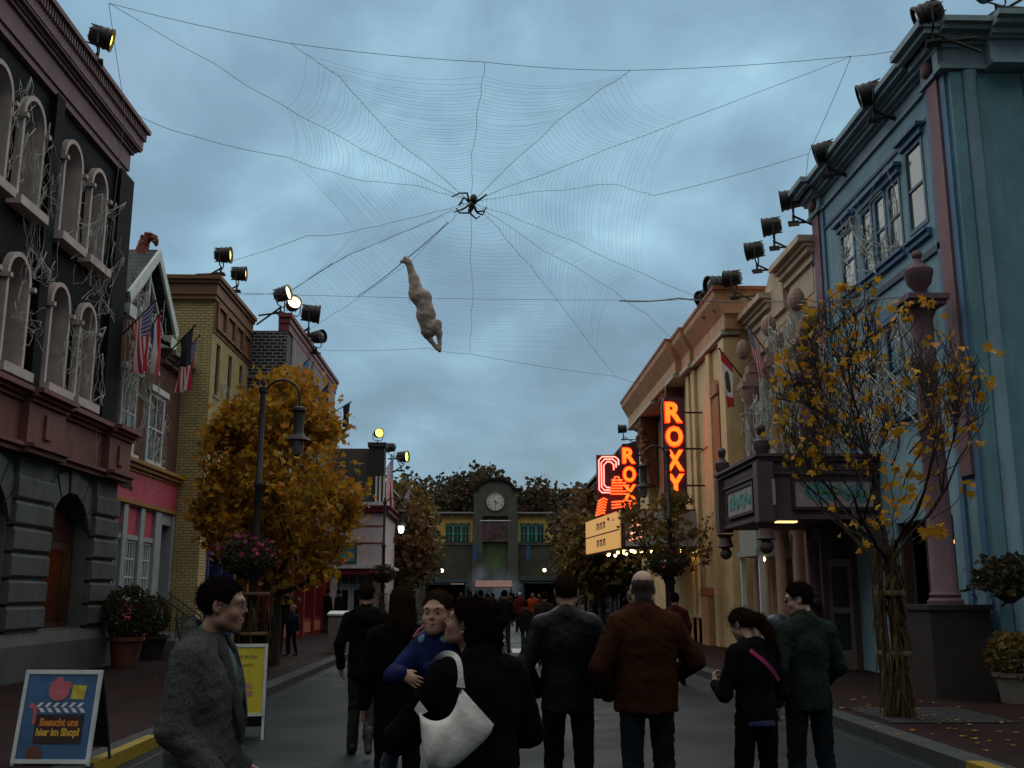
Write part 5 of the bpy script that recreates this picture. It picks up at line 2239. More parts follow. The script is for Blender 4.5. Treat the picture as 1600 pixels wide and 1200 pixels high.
    for k, n_ in enumerate(('XII', 'I', 'II', 'III', 'IIII', 'V', 'VI', 'VII', 'VIII', 'IX', 'X', 'XI')):
        a = math.pi / 2 - k * math.pi / 6
        vs, fs = text_mesh(n_, .20, .002, .004)
        ro = a - math.pi / 2
        mb.add([(.70 * math.cos(a) + v[0] * math.cos(ro) - v[1] * math.sin(ro), -.075 - v[2], .70 * math.sin(a) + v[0] * math.sin(ro) + v[1] * math.cos(ro)) for v in vs], fs)
    mb.build('numerals', mat('clock_black', (.02, .02, .02), .5), face, world_co=False)
    for L_, a, w in ((.68, R_(-92), .035), (.42, R_(-30), .05)):
        d = Vector((math.cos(a), 0, math.sin(a)))
        q = Vector((-d.z, 0, d.x))
        mb = MB()
        P_ = [-d * .12 - q * w, -d * .12 + q * w, d * L_ + q * w * .4, d * L_ - q * w * .4]
        mb.prism([(p.x, p.z) for p in P_], 'y', -.10, -.088)
        mb.build('hand', mat('clock_black', ()), c, world_co=False)
    # banner and green lit niche below the clock
    b = thing('banner', 'dark red painted banner below the station clock', 'banner', (1, Y - .2, 6.9))
    mb = MB()
    mb.grid(lambda u, v: (-.55 + 3.1 * u, Y - .42 - .03 * math.sin(9 * u), 6.9 + 2.1 * v), 14, 4)
    cl = mb.build('cloth', mat('banner_wine', (.055, .018, .022), .7, .7, 2.2, var2=(.09, .05, .06)), b)
    mb = MB()
    mb.tube([(-.6, Y - .42, 9.02), (2.6, Y - .42, 9.02)], .06)
    mb.build('rod', mat('white_paint', ()), b)
    ld = bpy.data.lights.new('green_floodlight', 'SPOT')
    ld.energy, ld.color, ld.spot_size, ld.spot_blend, ld.shadow_soft_size = 75, (.22, 1, .05), R_(70), 1.0, .2
    lo_ = bpy.data.objects.new('green_floodlight', ld)
    lo_.location = (1.0, Y - 2.2, 3.6)
    lo_.rotation_euler = (R_(128), 0, 0)
    col.objects.link(lo_)
    tag(lo_, 'green floodlight under the station banner', 'floodlight')
    for i, (x, sg) in enumerate(((-1.0, 1), (4.3, -1))):
        f = thing('station_flag', ('left' if i == 0 else 'right') + ' blue flag hanging beside the green lit station niche', 'flag', (x, Y - .3, 6.0), group='blue station flags')
        mb = MB()
        mb.tube([(x - .3 * sg, Y - .2, 6.9), (x + .25 * sg, Y - 1.4, 6.3)], .03)
        mb.build('pole', mat('iron_black', ()), f)
        mb = MB()
        mb.grid(lambda u, v: (x + sg * (-.2 + .4 * u), Y - .5 - .8 * u, 6.65 - .25 * u - 1.5 * v - .1 * math.sin(6 * u)), 6, 6)
        mb.build('cloth', mat('flag_blue', (.03, .10, .24), .7), f)
    for i, (x, z, y, c_) in enumerate(((-4.8, 4.6, 98, (.75, 1, .95)), (-4.2, 3.95, 101, (1, .82, .55)), (5.75, 4.0, 101, (1, .80, .45)))):
        lt = thing('plaza_lamp', ('white lamp farthest left before the station', 'warm lamp left of the station arches', 'warm lamp right of the station arches')[i], 'lamp', (x, y, 0), group='lit globe lamps before the station')
        mb = MB()
        mb.tube([(x, y, 0), (x, y, z - .2)], [.09, .05])
        mb.build('pole', mat('iron_black', ()), lt)
        mb = MB()
        mb.ball((x, y, z), .17, 12, 8)
        mb.build('globe', glow('lamp_globe_%d' % i, c_, 5), lt, smooth=True)


station()


def stall(x, y, w, d, h, label, c, slope=1):
    t = thing('food_stall', label, 'stall', (x, y, 0), group='market stalls before the station')
    mb = MB()
    mb.box(x - w / 2, x + w / 2, y, y + .1, 0, 1.1)
    mb.box(x - w / 2, x - w / 2 + .1, y + .1, y + d, 0, h)
    mb.box(x + w / 2 - .1, x + w / 2, y + .1, y + d, 0, h)
    mb.box(x - w / 2, x + w / 2, y + d, y + d + .1, 0, h)
    mb.build('body', mat(label[:9] + '_body', c, .6, .2, 3), t)
    mb = MB()
    mb.prism([(y - .6, h + .02), (y + d + .3, h + .35), (y + d + .3, h + .43), (y - .6, h + .12)], 'x', x - w / 2 - .2, x + w / 2 + .2)
    mb.build('roof', mat('stall_roof', (.02, .026, .03), .9, .2, 2, spec=.0), t)
    mb = MB()
    mb.box(x + w * .15, x + w * .15 + slope, y - .58, y - .5, h - .02, h + .05)
    mb.build('light_strip', glow('stall_light', (1.0, .75, .5), 1.6 if slope > .2 else .25), t)
    mb = MB()
    mb.box(x - w / 2 - .05, x + w / 2 + .05, y - .2, y + .35, 1.1, 1.16)
    mb.build('counter', mat('iron_black', ()), t)
    return t


stall(3.9, 62, 3.2, 2.6, 2.35, 'dark blue hut with pale sloping roof right of the road', (.014, .018, .045), .15)
stall(-3.2, 84, 3.2, 3, 2.5, 'teal roofed hut at left below the lamps', (.02, .035, .06))
stall(1.2, 92, 4.2, 3, 2.2, 'salmon awning grill hut in front of the middle arch', (.10, .04, .035), .1)
a_ = thing('red_awning', 'salmon red awning over the grill in front of the arch', 'awning', (.6, 86, 0))
mb = MB()
mb.prism([(84.6, 2.2), (87, 2.75), (87, 2.83), (84.6, 2.28)], 'x', -.8, 2.2)
mb.build('canvas', mat('salmon_canvas', (.16, .055, .04), .7, .2, 3), a_)
mb = MB()
for x in (-.75, 2.15):
    for y in (84.7, 86.9):
        mb.tube([(x, y, 0), (x, y, 2.3 if y < 85 else 2.75)], .03)
mb.build('post', mat('iron_black', ()), a_)


def smoke():
    mb = MB()
    mb.box(-2.2, 3.6, 87.2, 91.6, .4, 5.6)
    o = mb.build('smoke', None)
    o.data.materials.clear()
    m = bpy.data.materials.new('smoke')
    m.use_nodes = True
    nt = m.node_tree
    nt.nodes.clear()
    out = nt.nodes.new('ShaderNodeOutputMaterial')
    pv = nt.nodes.new('ShaderNodeVolumePrincipled')
    pv.inputs['Color'].default_value = (.62, .75, .9, 1)
    tc = nt.nodes.new('ShaderNodeTexCoord')
    n = nt.nodes.new('ShaderNodeTexNoise')
    n.inputs['Scale'].default_value = .55
    n.inputs['Detail'].default_value = 4
    n.inputs['Distortion'].default_value = .8
    nt.links.new(tc.outputs['Object'], n.inputs['Vector'])
    mr = nt.nodes.new('ShaderNodeMapRange')
    mr.inputs[1].default_value, mr.inputs[2].default_value, mr.inputs[3].default_value, mr.inputs[4].default_value = .40, .75, 0, .55
    nt.links.new(n.outputs[0], mr.inputs[0])
    # thins out towards the top and the edges of the plume
    sp = nt.nodes.new('ShaderNodeTexGradient')
    sp.gradient_type = 'SPHERICAL'
    mp = nt.nodes.new('ShaderNodeMapping')
    mp.inputs['Location'].default_value = (-.7 / 2.9, -89.4 / 2.2, -1.4 / 3.4)
    mp.inputs['Scale'].default_value = (1 / 2.9, 1 / 2.2, 1 / 3.4)
    nt.links.new(tc.outputs['Object'], mp.inputs[0])
    nt.links.new(mp.outputs[0], sp.inputs[0])
    mu = nt.nodes.new('ShaderNodeMath')
    mu.operation = 'MULTIPLY'
    nt.links.new(mr.outputs[0], mu.inputs[0])
    nt.links.new(sp.outputs[0], mu.inputs[1])
    nt.links.new(mu.outputs[0], pv.inputs['Density'])
    nt.links.new(pv.outputs[0], out.inputs['Volume'])
    o.data.materials.append(m)
    tag(o, 'bluish grill smoke drifting before the station arch', 'smoke', kind='stuff')


smoke()
# ------------------------------------------------------------------ street lamps with flower baskets
iron = mat('iron_black', ())


def flower_ball(t, x, y, z, r, seed, flowers, name='flower_basket'):
    rnd = random.Random(seed)
    mb = MB()
    mb.lathe([(.05, -r * .8), (r * .5, -r * .55), (r * .72, -r * .2), (r * .7, 0)], (x, y, z), 12)
    b = mb.build(name, mat('basket_liner', (.035, .025, .018), .9), t)
    lb = MB()
    for k in range(1100):
        v = Vector((rnd.gauss(0, 1), rnd.gauss(0, 1), rnd.gauss(0, 1))).normalized() * rnd.uniform(.65, 1.05)
        add_leaf(lb, (x + v.x * r, y + v.y * r, z + v.z * r * .72), rnd.uniform(.07, .13), rnd, .3, MAPLE[::3])
    lb.build('foliage', MATS['leaves_dark'], b)
    fb = MB()
    for k in range(flowers):
        v = Vector((rnd.gauss(0, 1), rnd.gauss(0, 1), abs(rnd.gauss(0, 1)) * .9 - .1)).normalized() * rnd.uniform(1.0, 1.12)
        p = Vector((x + v.x * r, y + v.y * r, z + v.z * r * .72))
        for q in range(4):
            add_leaf(fb, p + Vector((rnd.gauss(0, .02), rnd.gauss(0, .02), rnd.gauss(0, .02))), .075, rnd, 0, MAPLE[::2])
    fb.build('blossom', MATS['petals'], b)


leaf_mat('petals', [(.28, .03, .10), (.42, .08, .20), (.25, .015, .06), (.38, .06, .14)])


def street_lamp(x, y, H, arm, label, basket=None, lit=None, seed=1):
    """fluted post, swan-neck arm, hanging lantern"""
    t = thing('street_lamp', label, 'street lamp', (x, y, PZ), group='swan neck street lamps')
    mb = MB()
    mb.lathe([(.20, PZ), (.20, PZ + .25), (.14, PZ + .35), (.13, PZ + .9), (.10, PZ + 1.0), (.085, 1.9), (.12, 1.95), (.12, 2.05), (.078, 2.1),
              (.07, H * .62), (.10, H * .62 + .04), (.10, H * .62 + .12), (.065, H * .62 + .16), (.055, H - .35), (.085, H - .32), (.085, H - .22), (.04, H - .18), (.055, H - .12), (.0, H)], (x, y, 0), 14)
    mb.build('post', iron, t, smooth=True)
    R0 = .36
    pts = [(x, y, H - .75), (x + arm * .02, y, H - .45)]
    for i in range(13):
        a = math.pi * (1 - i / 12)
        pts.append((x + arm * (R0 + .02 + R0 * math.cos(a)), y, H - .42 + R0 * math.sin(a)))
    pts.append((x + arm * (2 * R0 + .02), y, H - .62))
    mb = MB()
    mb.tube(pts, .026, 8)
    mb.build('arm', iron, t, smooth=True)
    lx = x + arm * (2 * R0 + .02)
    mb = MB()
    mb.lathe([(.035, H - .60), (.14, H - .64), (.15, H - .70), (.11, H - .74), (.105, H - 1.12), (.12, H - 1.16), (.13, H - 1.20), (.23, H - 1.27), (.24, H - 1.30), (.10, H - 1.31)], (lx, y, 0), 16)
    lan = mb.build('lantern', iron, t, smooth=True)
    mb = MB()
    mb.lathe([(.12, H - 1.315), (.125, H - 1.45), (.09, H - 1.58), (.0, H - 1.63)], (lx, y, 0), 14)
    gm = glow('lamp_on_white', (.72, .92, 1.0), 7) if lit else glassy('lamp_glass', (.10, .11, .10), .15)
    mb.build('globe', gm, lan, smooth=True)
    if basket:
        flower_ball(t, x + basket[0], y, basket[1], basket[2], seed, basket[3])
    return t


street_lamp(-4.50, 20.4, 5.95, 1, 'tall black lamp before the golden tree, pink flowers round its post', (-.12, 2.35, .55, 26), None, 1)
street_lamp(-4.45, 45.5, 5.9, 1, 'distant lamp beside the corner shop with its lantern lit white', (0, 2.55, .55, 6), True, 2)
street_lamp(5.42, 30.2, 6.05, -1, 'black lamp in front of the ROXY sign with a leafy basket', (-.10, 2.55, .60, 5), None, 3)


# ------------------------------------------------------------------ dry maize stalks tied round posts and trunk
def maize(x, y, H, n, rad, label, seed):
    rnd = random.Random(seed)
    t = thing('maize_stalks', label, 'maize stalks', (x, y, PZ), group='dry maize stalks tied to posts')
    mb = MB()
    lb = MB()
    for k in range(n):
        a, r = rnd.uniform(0, 6.28), rad * rnd.uniform(.55, 1.0)
        h = H * rnd.uniform(.72, 1.12)
        b0 = Vector((x + math.cos(a) * r, y + math.sin(a) * r, PZ))
        top = Vector((x + math.cos(a) * r * rnd.uniform(.4, 1.5), y + math.sin(a) * r * rnd.uniform(.4, 1.5), PZ + h))
        mid = b0.lerp(top, .5) + Vector((rnd.gauss(0, .02), rnd.gauss(0, .02), 0))
        mb.tube([b0, mid, top], [.020, .016, .007], 5)
        for q in range(9):
            s = rnd.uniform(.08, 1)
            p = b0.lerp(top, s)
            d = Vector((math.cos(a + rnd.gauss(0, .9)), math.sin(a + rnd.gauss(0, .9)), 0))
            L = rnd.uniform(.14, .36)
            sd = d.cross(Vector((0, 0, 1))) * rnd.uniform(.014, .03)
            up = rnd.uniform(-.2, .5) if s < .85 else rnd.uniform(.4, 1.0)
            vs = []
            for i in range(5):
                u = i / 4
                c = p + d * (L * .33 * u) + Vector((0, 0, L * (up * u - 1.1 * u * u)))
                w = sd * (1 - u * u * .9)
                vs += [c - w, c + w]
            lb.add(vs, [(2 * i, 2 * i + 1, 2 * i + 3, 2 * i + 2) for i in range(4)])
    mb.build('stalk', mat('maize_straw', (.055, .036, .012), .9, .4, 9), t)
    lb.build('dry_leaf', leaf_mat('maize_leaf' + str(seed), [(.030, .02, .007), (.058, .037, .012), (.085, .058, .021), (.024, .02, .008)], .8), t)
    mb = MB()
    for z in (.75, 1.5):
        mb.lathe([(rad * 1.02, z), (rad * 1.05, z + .03), (rad * 1.02, z + .06)], (x, y, PZ), 16)
    mb.build('twine', mat('twine', (.12, .08, .04), .9), t)


maize(5.2, 13.3, 2.15, 38, .19, 'dry maize stalks wrapped round the trunk of the bare tree', 5)
maize(-4.5, 20.4, 1.75, 30, .32, 'dry maize stalks tied to the foot of the left lamp', 6)
maize(-4.45, 45.5, 1.7, 16, .25, 'dry maize stalks at the foot of the distant lamp', 7)

g = thing('tree_grate', 'square dark iron grate in the pavement round the bare tree', 'tree grate', (5.55, 13.4, PZ))
mb = MB()
for k in range(15):
    mb.box(4.9 + .1 * k, 4.96 + .1 * k, 12.7, 14.2, PZ + .004, PZ + .018)
mb.box(4.86, 6.40, 12.64, 12.70, PZ + .004, PZ + .02)
mb.box(4.86, 6.40, 14.2, 14.26, PZ + .004, PZ + .02)
mb.build('grating', mat('cast_iron', (.022, .022, .022), .7, .3, 5), g)
mb = MB()
mb.box(4.88, 6.38, 12.66, 14.24, PZ + .0005, PZ + .0035)
mb.build('soil', mat('soil', (.02, .016, .012), .95), g)


# ------------------------------------------------------------------ stage spotlights on the roofs
def spotlight_proto():
    t = thing('spotlight', 'x', 'spotlight', (0, 0, 0), group='stage spotlights on the roofs')
    mb = MB()
    ry = Matrix.Rotation(R_(90), 3, 'X')     # optical axis towards -y
    pr = [(.0, -.20), (.14, -.19), (.19, -.13), (.205, -.03), (.225, -.02), (.225, .01), (.21, .02), (.215, .10), (.235, .11), (.235, .14), (.22, .15), (.225, .22), (.245, .23), (.245, .27), (.215, .27), (.205, .19)]
    mb.lathe(pr, (0, 0, .38), 18, ry)
    for k in range(8):
        a = 6.28 * k / 8
        c = Vector((math.cos(a) * .205, 0, .38 + math.sin(a) * .205))
        mb.tube([c + Vector((0, .2, 0)), c + Vector((0, -.20, 0))], .012, 5)
    can = mb.build('can', mat('spot_black', (.016, .016, .017), .55, .3, 9), t, smooth=True, world_co=False)
    mb = MB()
    mb.tube([(.26, 0, .38), (.26, 0, .10), (.18, 0, .02), (-.18, 0, .02), (-.26, 0, .10), (-.26, 0, .38)], .018, 6)
    mb.tube([(0, 0, .02), (0, 0, -.18)], .03, 6)
    mb.box(-.12, .12, -.12, .12, -.22, -.17)
    mb.tube([(0, 0, -.02), (0, .75, -.50)], .028, 6)
    mb.tube([(0, 0, -.18), (0, .70, -.22)], .028, 6)
    mb.build('yoke', mat('spot_black', ()), t, world_co=False)
    mb = MB()
    mb.lathe([(.0, .245), (.10, .24), (.20, .20)], (0, 0, .38), 18, ry)
    mb.build('lens', glassy('lens_dark', (.02, .02, .022), .06), can, smooth=True, world_co=False)
    return t


sp0 = spotlight_proto()
lens_cols = {'y': glow('lens_yellow', (1.0, .80, .06), 6), 'w': glow('lens_warm', (1.0, .78, .36), 9), 'g': glow('lens_green', (.62, 1.0, .10), 4),
             'a': glow('lens_amber', (1.0, .55, .12), 3)}
SPOTS = [  # point on the roof, heading (deg, 0 = facing the camera), tilt, scale, lens, label
    (at(152, 92, x=-8.0), 108, -12, 1.08, 'y', 'spotlight on the black brick house cornice, its edge lit yellow'),
    (at(345, 425, x=-8.0), 92, 0, 1.15, 'a', 'upper of two spotlights on the yellow brick house, set at the corner'),
    (at(370, 452, x=-7.85), 95, 0, 1.1, 'a', 'lower of two spotlights on the yellow brick house'),
    (at(438, 486, y=33.9), 75, 10, 1.25, 'w', 'highest spotlight on the grey brick house, above the bright one'),
    (at(456, 500, y=34.6), 25, 10, 1.15, 'w', 'bright warm glowing spotlight aimed straight down the street'),
    (at(482, 520, x=-6.6), 100, -5, 1.6, 'g', 'long dark spotlight with a greenish rim on the grey house'),
    (at(494, 549, x=-6.5), 60, 0, 1.2, None, 'small dark spotlight last on the grey house roof'),
    (at(590, 693, y=47.2), 25, 0, 1.0, 'y', 'small spotlight glowing yellow on the chimney of the corner shop'),
    (at(611, 715, y=56), -120, 0, 1.2, None, 'tiny unlit spotlight above the farther flag'),
    (at(627, 733, y=58), 70, 0, 1.5, 'g', 'tiny spotlight glowing green beyond the corner shop'),
    (at(1557, 18, y=15.9), 200, 15, 1.0, None, 'spotlight cut off by the top edge above the blue front wall'),
    (at(1458, 62, x=7.5), -110, -20, 1.05, None, 'spotlight at the near corner of the blue house cornice'),
    (at(1366, 182, x=7.45), -110, -15, 1.08, None, 'spotlight at the middle of the blue house cornice'),
    (at(1294, 270, x=7.45), -110, -15, 1.10, None, 'spotlight near the far end of the blue house cornice'),
    (at(1240, 345, x=7.4), -110, -5, 1.18, None, 'spotlight just left of the blue house above the cream gable'),
    (at(1210, 384, x=7.4), -110, -5, 1.15, None, 'spotlight on the highest step of the cream gable'),
    (at(1183, 420, x=7.3), -115, -5, 1.15, None, 'spotlight on the lower step of the cream gable'),
    (at(1148, 462, x=7.2), -120, 0, 1.15, None, 'spotlight on struts between the cream gable and the orange cornice'),
    (at(1124, 480, x=7.0), -75, -10, 1.45, None, 'rear spotlight of the pair on the orange theatre cornice'),
    (at(1106, 492, x=6.9), -60, -25, 1.25, None, 'front spotlight of the pair on the orange theatre cornice'),
    (at(974, 685, y=54), -100, 0, 1.1, None, 'small spotlight on the black gabled roof behind the neon'),
]
for i, (p, hd, tl, s, ln, lab) in enumerate(SPOTS):
    o = sp0 if i == 0 else copy_tree(sp0)
    o.location = p + Vector((0, 0, .12 * s))
    o.rotation_euler = (0, 0, R_(hd))
    s *= .92
    o.scale = (s, s, s)
    o['label'] = lab
    for ch in o.children:
        if ch.name.startswith('can'):
            ch.rotation_euler = (R_(-tl), 0, 0)
            ch.location = Vector((0, 0, .38)) - Matrix.Rotation(R_(-tl), 3, 'X') @ Vector((0, 0, .38))
            for l_ in ch.children:
                l_.material_slots[0].link = 'OBJECT'
                l_.material_slots[0].material = lens_cols[ln] if ln else MATS['lens_dark']


# ------------------------------------------------------------------ flags
def flag_mat(name, kind):
    m = bpy.data.materials.new(name)
    nt, b = nodes(m)
    L = nt.links.new
    uv = nt.nodes.new('ShaderNodeUVMap')
    sp = nt.nodes.new('ShaderNodeSeparateXYZ')
    L(uv.outputs[0], sp.inputs[0])
    u, v = sp.outputs[0], sp.outputs[1]

    def M(op, a, b_=None):
        n = nt.nodes.new('ShaderNodeMath')
        n.operation = op
        for k, w in enumerate((a, b_)):
            if w is None: continue
            if isinstance(w, (int, float)): n.inputs[k].default_value = w
            else: L(w, n.inputs[k])
        return n.outputs[0]

    def mix(f, a, c):
        n = nt.nodes.new('ShaderNodeMix')
        n.data_type = 'RGBA'
        L(f, n.inputs['Factor'])
        for k, w in ((6, a), (7, c)):
            if isinstance(w, tuple): n.inputs[k].default_value = (*w, 1)
            else: L(w, n.inputs[k])
        return n.outputs[2]
    RED, WHT, BLU = (.42, .025, .04), (.62, .58, .58), (.035, .05, .15)
    if kind == 'us':
        st = M('LESS_THAN', M('FRACT', M('MULTIPLY', v, 6.5)), .5)
        c = mix(st, WHT, RED)
        can = M('MULTIPLY', M('LESS_THAN', u, .40), M('GREATER_THAN', v, .4615))
        su, sv = M('FRACT', M('MULTIPLY', u, 15)), M('FRACT', M('MULTIPLY', v, 16.7))
        d = M('ADD', M('POWER', M('SUBTRACT', su, .5), 2), M('POWER', M('SUBTRACT', sv, .5), 2))
        star = M('LESS_THAN', d, .07)
        c = mix(can, c, mix(star, BLU, WHT))
    elif kind == 'nl':
        c = mix(M('GREATER_THAN', v, .333), (.03, .05, .20), WHT)
        c = mix(M('GREATER_THAN', v, .667), c, RED)
    elif kind == 'dark':
        c = mix(M('GREATER_THAN', v, .5), (.02, .02, .03), (.03, .03, .05))
    elif kind == 'emblem':
        st = M('GREATER_THAN', M('ABSOLUTE', M('SUBTRACT', u, .5)), .30)
        c = mix(st, WHT, RED)
        d = M('ADD', M('POWER', M('SUBTRACT', u, .5), 2), M('POWER', M('SUBTRACT', v, .55), 2))
        c = mix(M('LESS_THAN', d, .045), c, (.06, .05, .03))
    elif kind == 'bluewhite':
        c = mix(M('GREATER_THAN', u, .80), (.03, .06, .16), WHT)
    else:
        c = mix(M('GREATER_THAN', v, .5), (.05, .16, .32), (.06, .22, .40))
    L(c, b.inputs['Base Color'])
    b.inputs['Roughness'].default_value = .8
    tr = nt.nodes.new('ShaderNodeBsdfTranslucent')
    L(c, tr.inputs['Color'])
    ms = nt.nodes.new('ShaderNodeMixShader')
    ms.inputs[0].default_value = .35
    L(b.outputs[0], ms.inputs[1])
    L(tr.outputs[0], ms.inputs[2])
    L(ms.outputs[0], nt.nodes['Material Output'].inputs['Surface'])
    MATS[name] = m
    return m


def flag(base, tip, kind, label, size=1.0, swing=(0, .1), seed=1, name='flag', roll=1.0):
    """pole slanting out from the wall, cloth hanging from its outer part in folds"""
    t = thing('flag', label, 'flag', tuple(base), group='flags on the house fronts')
    base, tip = Vector(base), Vector(tip)
    mb = MB()
    mb.tube([base, tip], [.022, .016], 7)
    mb.ball(tip, .035, 8, 6)
    mb.build('pole', mat('flag_pole', (.03, .026, .024), .5), t)
    d = (base - tip).normalized()
    Lp = (tip - base).length
    hoist = min(Lp * .75, 1.0 * size)
    fly = 1.55 * size
    rnd = random.Random(seed)
    ph = rnd.uniform(0, 6)
    out = Vector((swing[0], swing[1], 0))
    mb = MB()
    nu, nv = 22, 14
    vs = []
    for j in range(nv + 1):
        for i in range(nu + 1):
            u, v = i / nu, j / nv                   # u along the fly, v along the hoist (1 = tip side)
            p = tip + d * (hoist * (1 - v) + .05)
            # hangs down from the pole; folds gather the cloth
            fold = (.10 * math.sin(9 * v + 2.5 * u + ph) + .05 * math.sin(17 * v + ph * 2)) * u * size
            g = .55 * u                              # gathers towards the middle of the hoist
            c = tip + d * (hoist * .55)
            p = p.lerp(c, g * .62)
            vs.append(p + Vector((0, 0, -fly * u * (.80 + .2 * v * roll))) + out * (u * fly * .35) + Vector((fold * .6, fold, 0)))
    fs = [(j * (nu + 1) + i, j * (nu + 1) + i + 1, (j + 1) * (nu + 1) + i + 1, (j + 1) * (nu + 1) + i) for j in range(nv) for i in range(nu)]
    mb.add(vs, fs)
    o = mb.build('cloth', MATS.get('flag_' + kind) or flag_mat('flag_' + kind, kind), t, smooth=True)
    uvl = o.data.uv_layers.new(name='UVMap')
    for p in o.data.polygons:
        for li, vi in zip(p.loop_indices, p.vertices):
            uvl.data[li].uv = ((vi % (nu + 1)) / nu, (vi // (nu + 1)) / nv)
    return t


fx = lambda px, py, X: at(px, py, x=X)
flag(fx(192, 522, -8.6), fx(243, 470, -7.6), 'us', 'large stars and stripes flag nearest on the brown gabled house', 1.0, (.1, .1), 1)
flag(fx(225, 530, -8.6), fx(252, 487, -7.75), 'nl', 'red white blue tricolour flag beside the large stars and stripes', .95, (.15, .1), 2)
flag(fx(255, 560, -8.5), fx(305, 508, -7.5), 'dark', 'dark furled flag sticking out right of the tricolour', .62, (0, .1), 3)
flag(fx(262, 580, -8.5), fx(312, 524, -7.5), 'us', 'small striped flag with a white end right of the dark one', .85, (-.2, .1), 4)
flag(fx(450, 590, -6.7), fx(484, 560, -5.7), 'sky', 'light blue flag above the golden tree', .55, (0, .1), 5)
flag(fx(470, 620, -6.7), fx(490, 566, -5.8), 'us', 'stars and stripes flag right above the golden tree top', 1.1, (0, .1), 6)
flag(fx(490, 625, -6.7), fx(514, 598, -5.7), 'bluewhite', 'dark blue and white flag under the red roof corner', 1.3, (.15, .1), 7)
flag(fx(512, 650, -6.7), fx(548, 628, -5.5), 'dark', 'dark flag jutting into the sky right of the golden tree', .7, (0, .1), 8)
flag(fx(596, 745, -5.5), fx(616, 712, -4.6), 'us', 'stars and stripes flag by the chimney spotlight', 1.7, (0, .1), 9)
flag(fx(622, 792, -5.5), fx(640, 762, -4.5), 'us', 'stars and stripes flag farthest down the left side', 2.0, (.25, .1), 10)
flag(fx(1160, 590, 7.05), fx(1124, 545, 6.1), 'emblem', 'red and white flag with a round emblem on the orange theatre', .95, (.15, .1), 11)
flag(fx(1205, 560, 7.7), fx(1165, 505, 6.7), 'us', 'stars and stripes flag before the cobwebbed cream house', .85, (.35, .1), 12)


# ------------------------------------------------------------------ the giant web across the street
def web_point(px, py):
    """net stretched over the street, higher at the near edge"""
    d = FWD * 1600 + RGT * (px - 800) - UPV * (py - 600)
    n = Vector((0, .195, 1.0))
    c = Vector((-.4, 25.0, 11.4))
    t = (c - Vector((0, 0, EYE))).dot(n) / d.dot(n)
    return Vector((0, 0, EYE)) + d * t


def sagline(a, b, sag, n=8, wob=0.0, rnd=None):
    o = []
    for i in range(n + 1):
        u = i / n
        p = Vector(a).lerp(Vector(b), u)
        p.z -= sag * 4 * u * (1 - u)
        if wob and 0 < i < n:
            p += Vector((rnd.gauss(0, wob), rnd.gauss(0, wob), rnd.gauss(0, wob)))
        o.append(p)
    return o


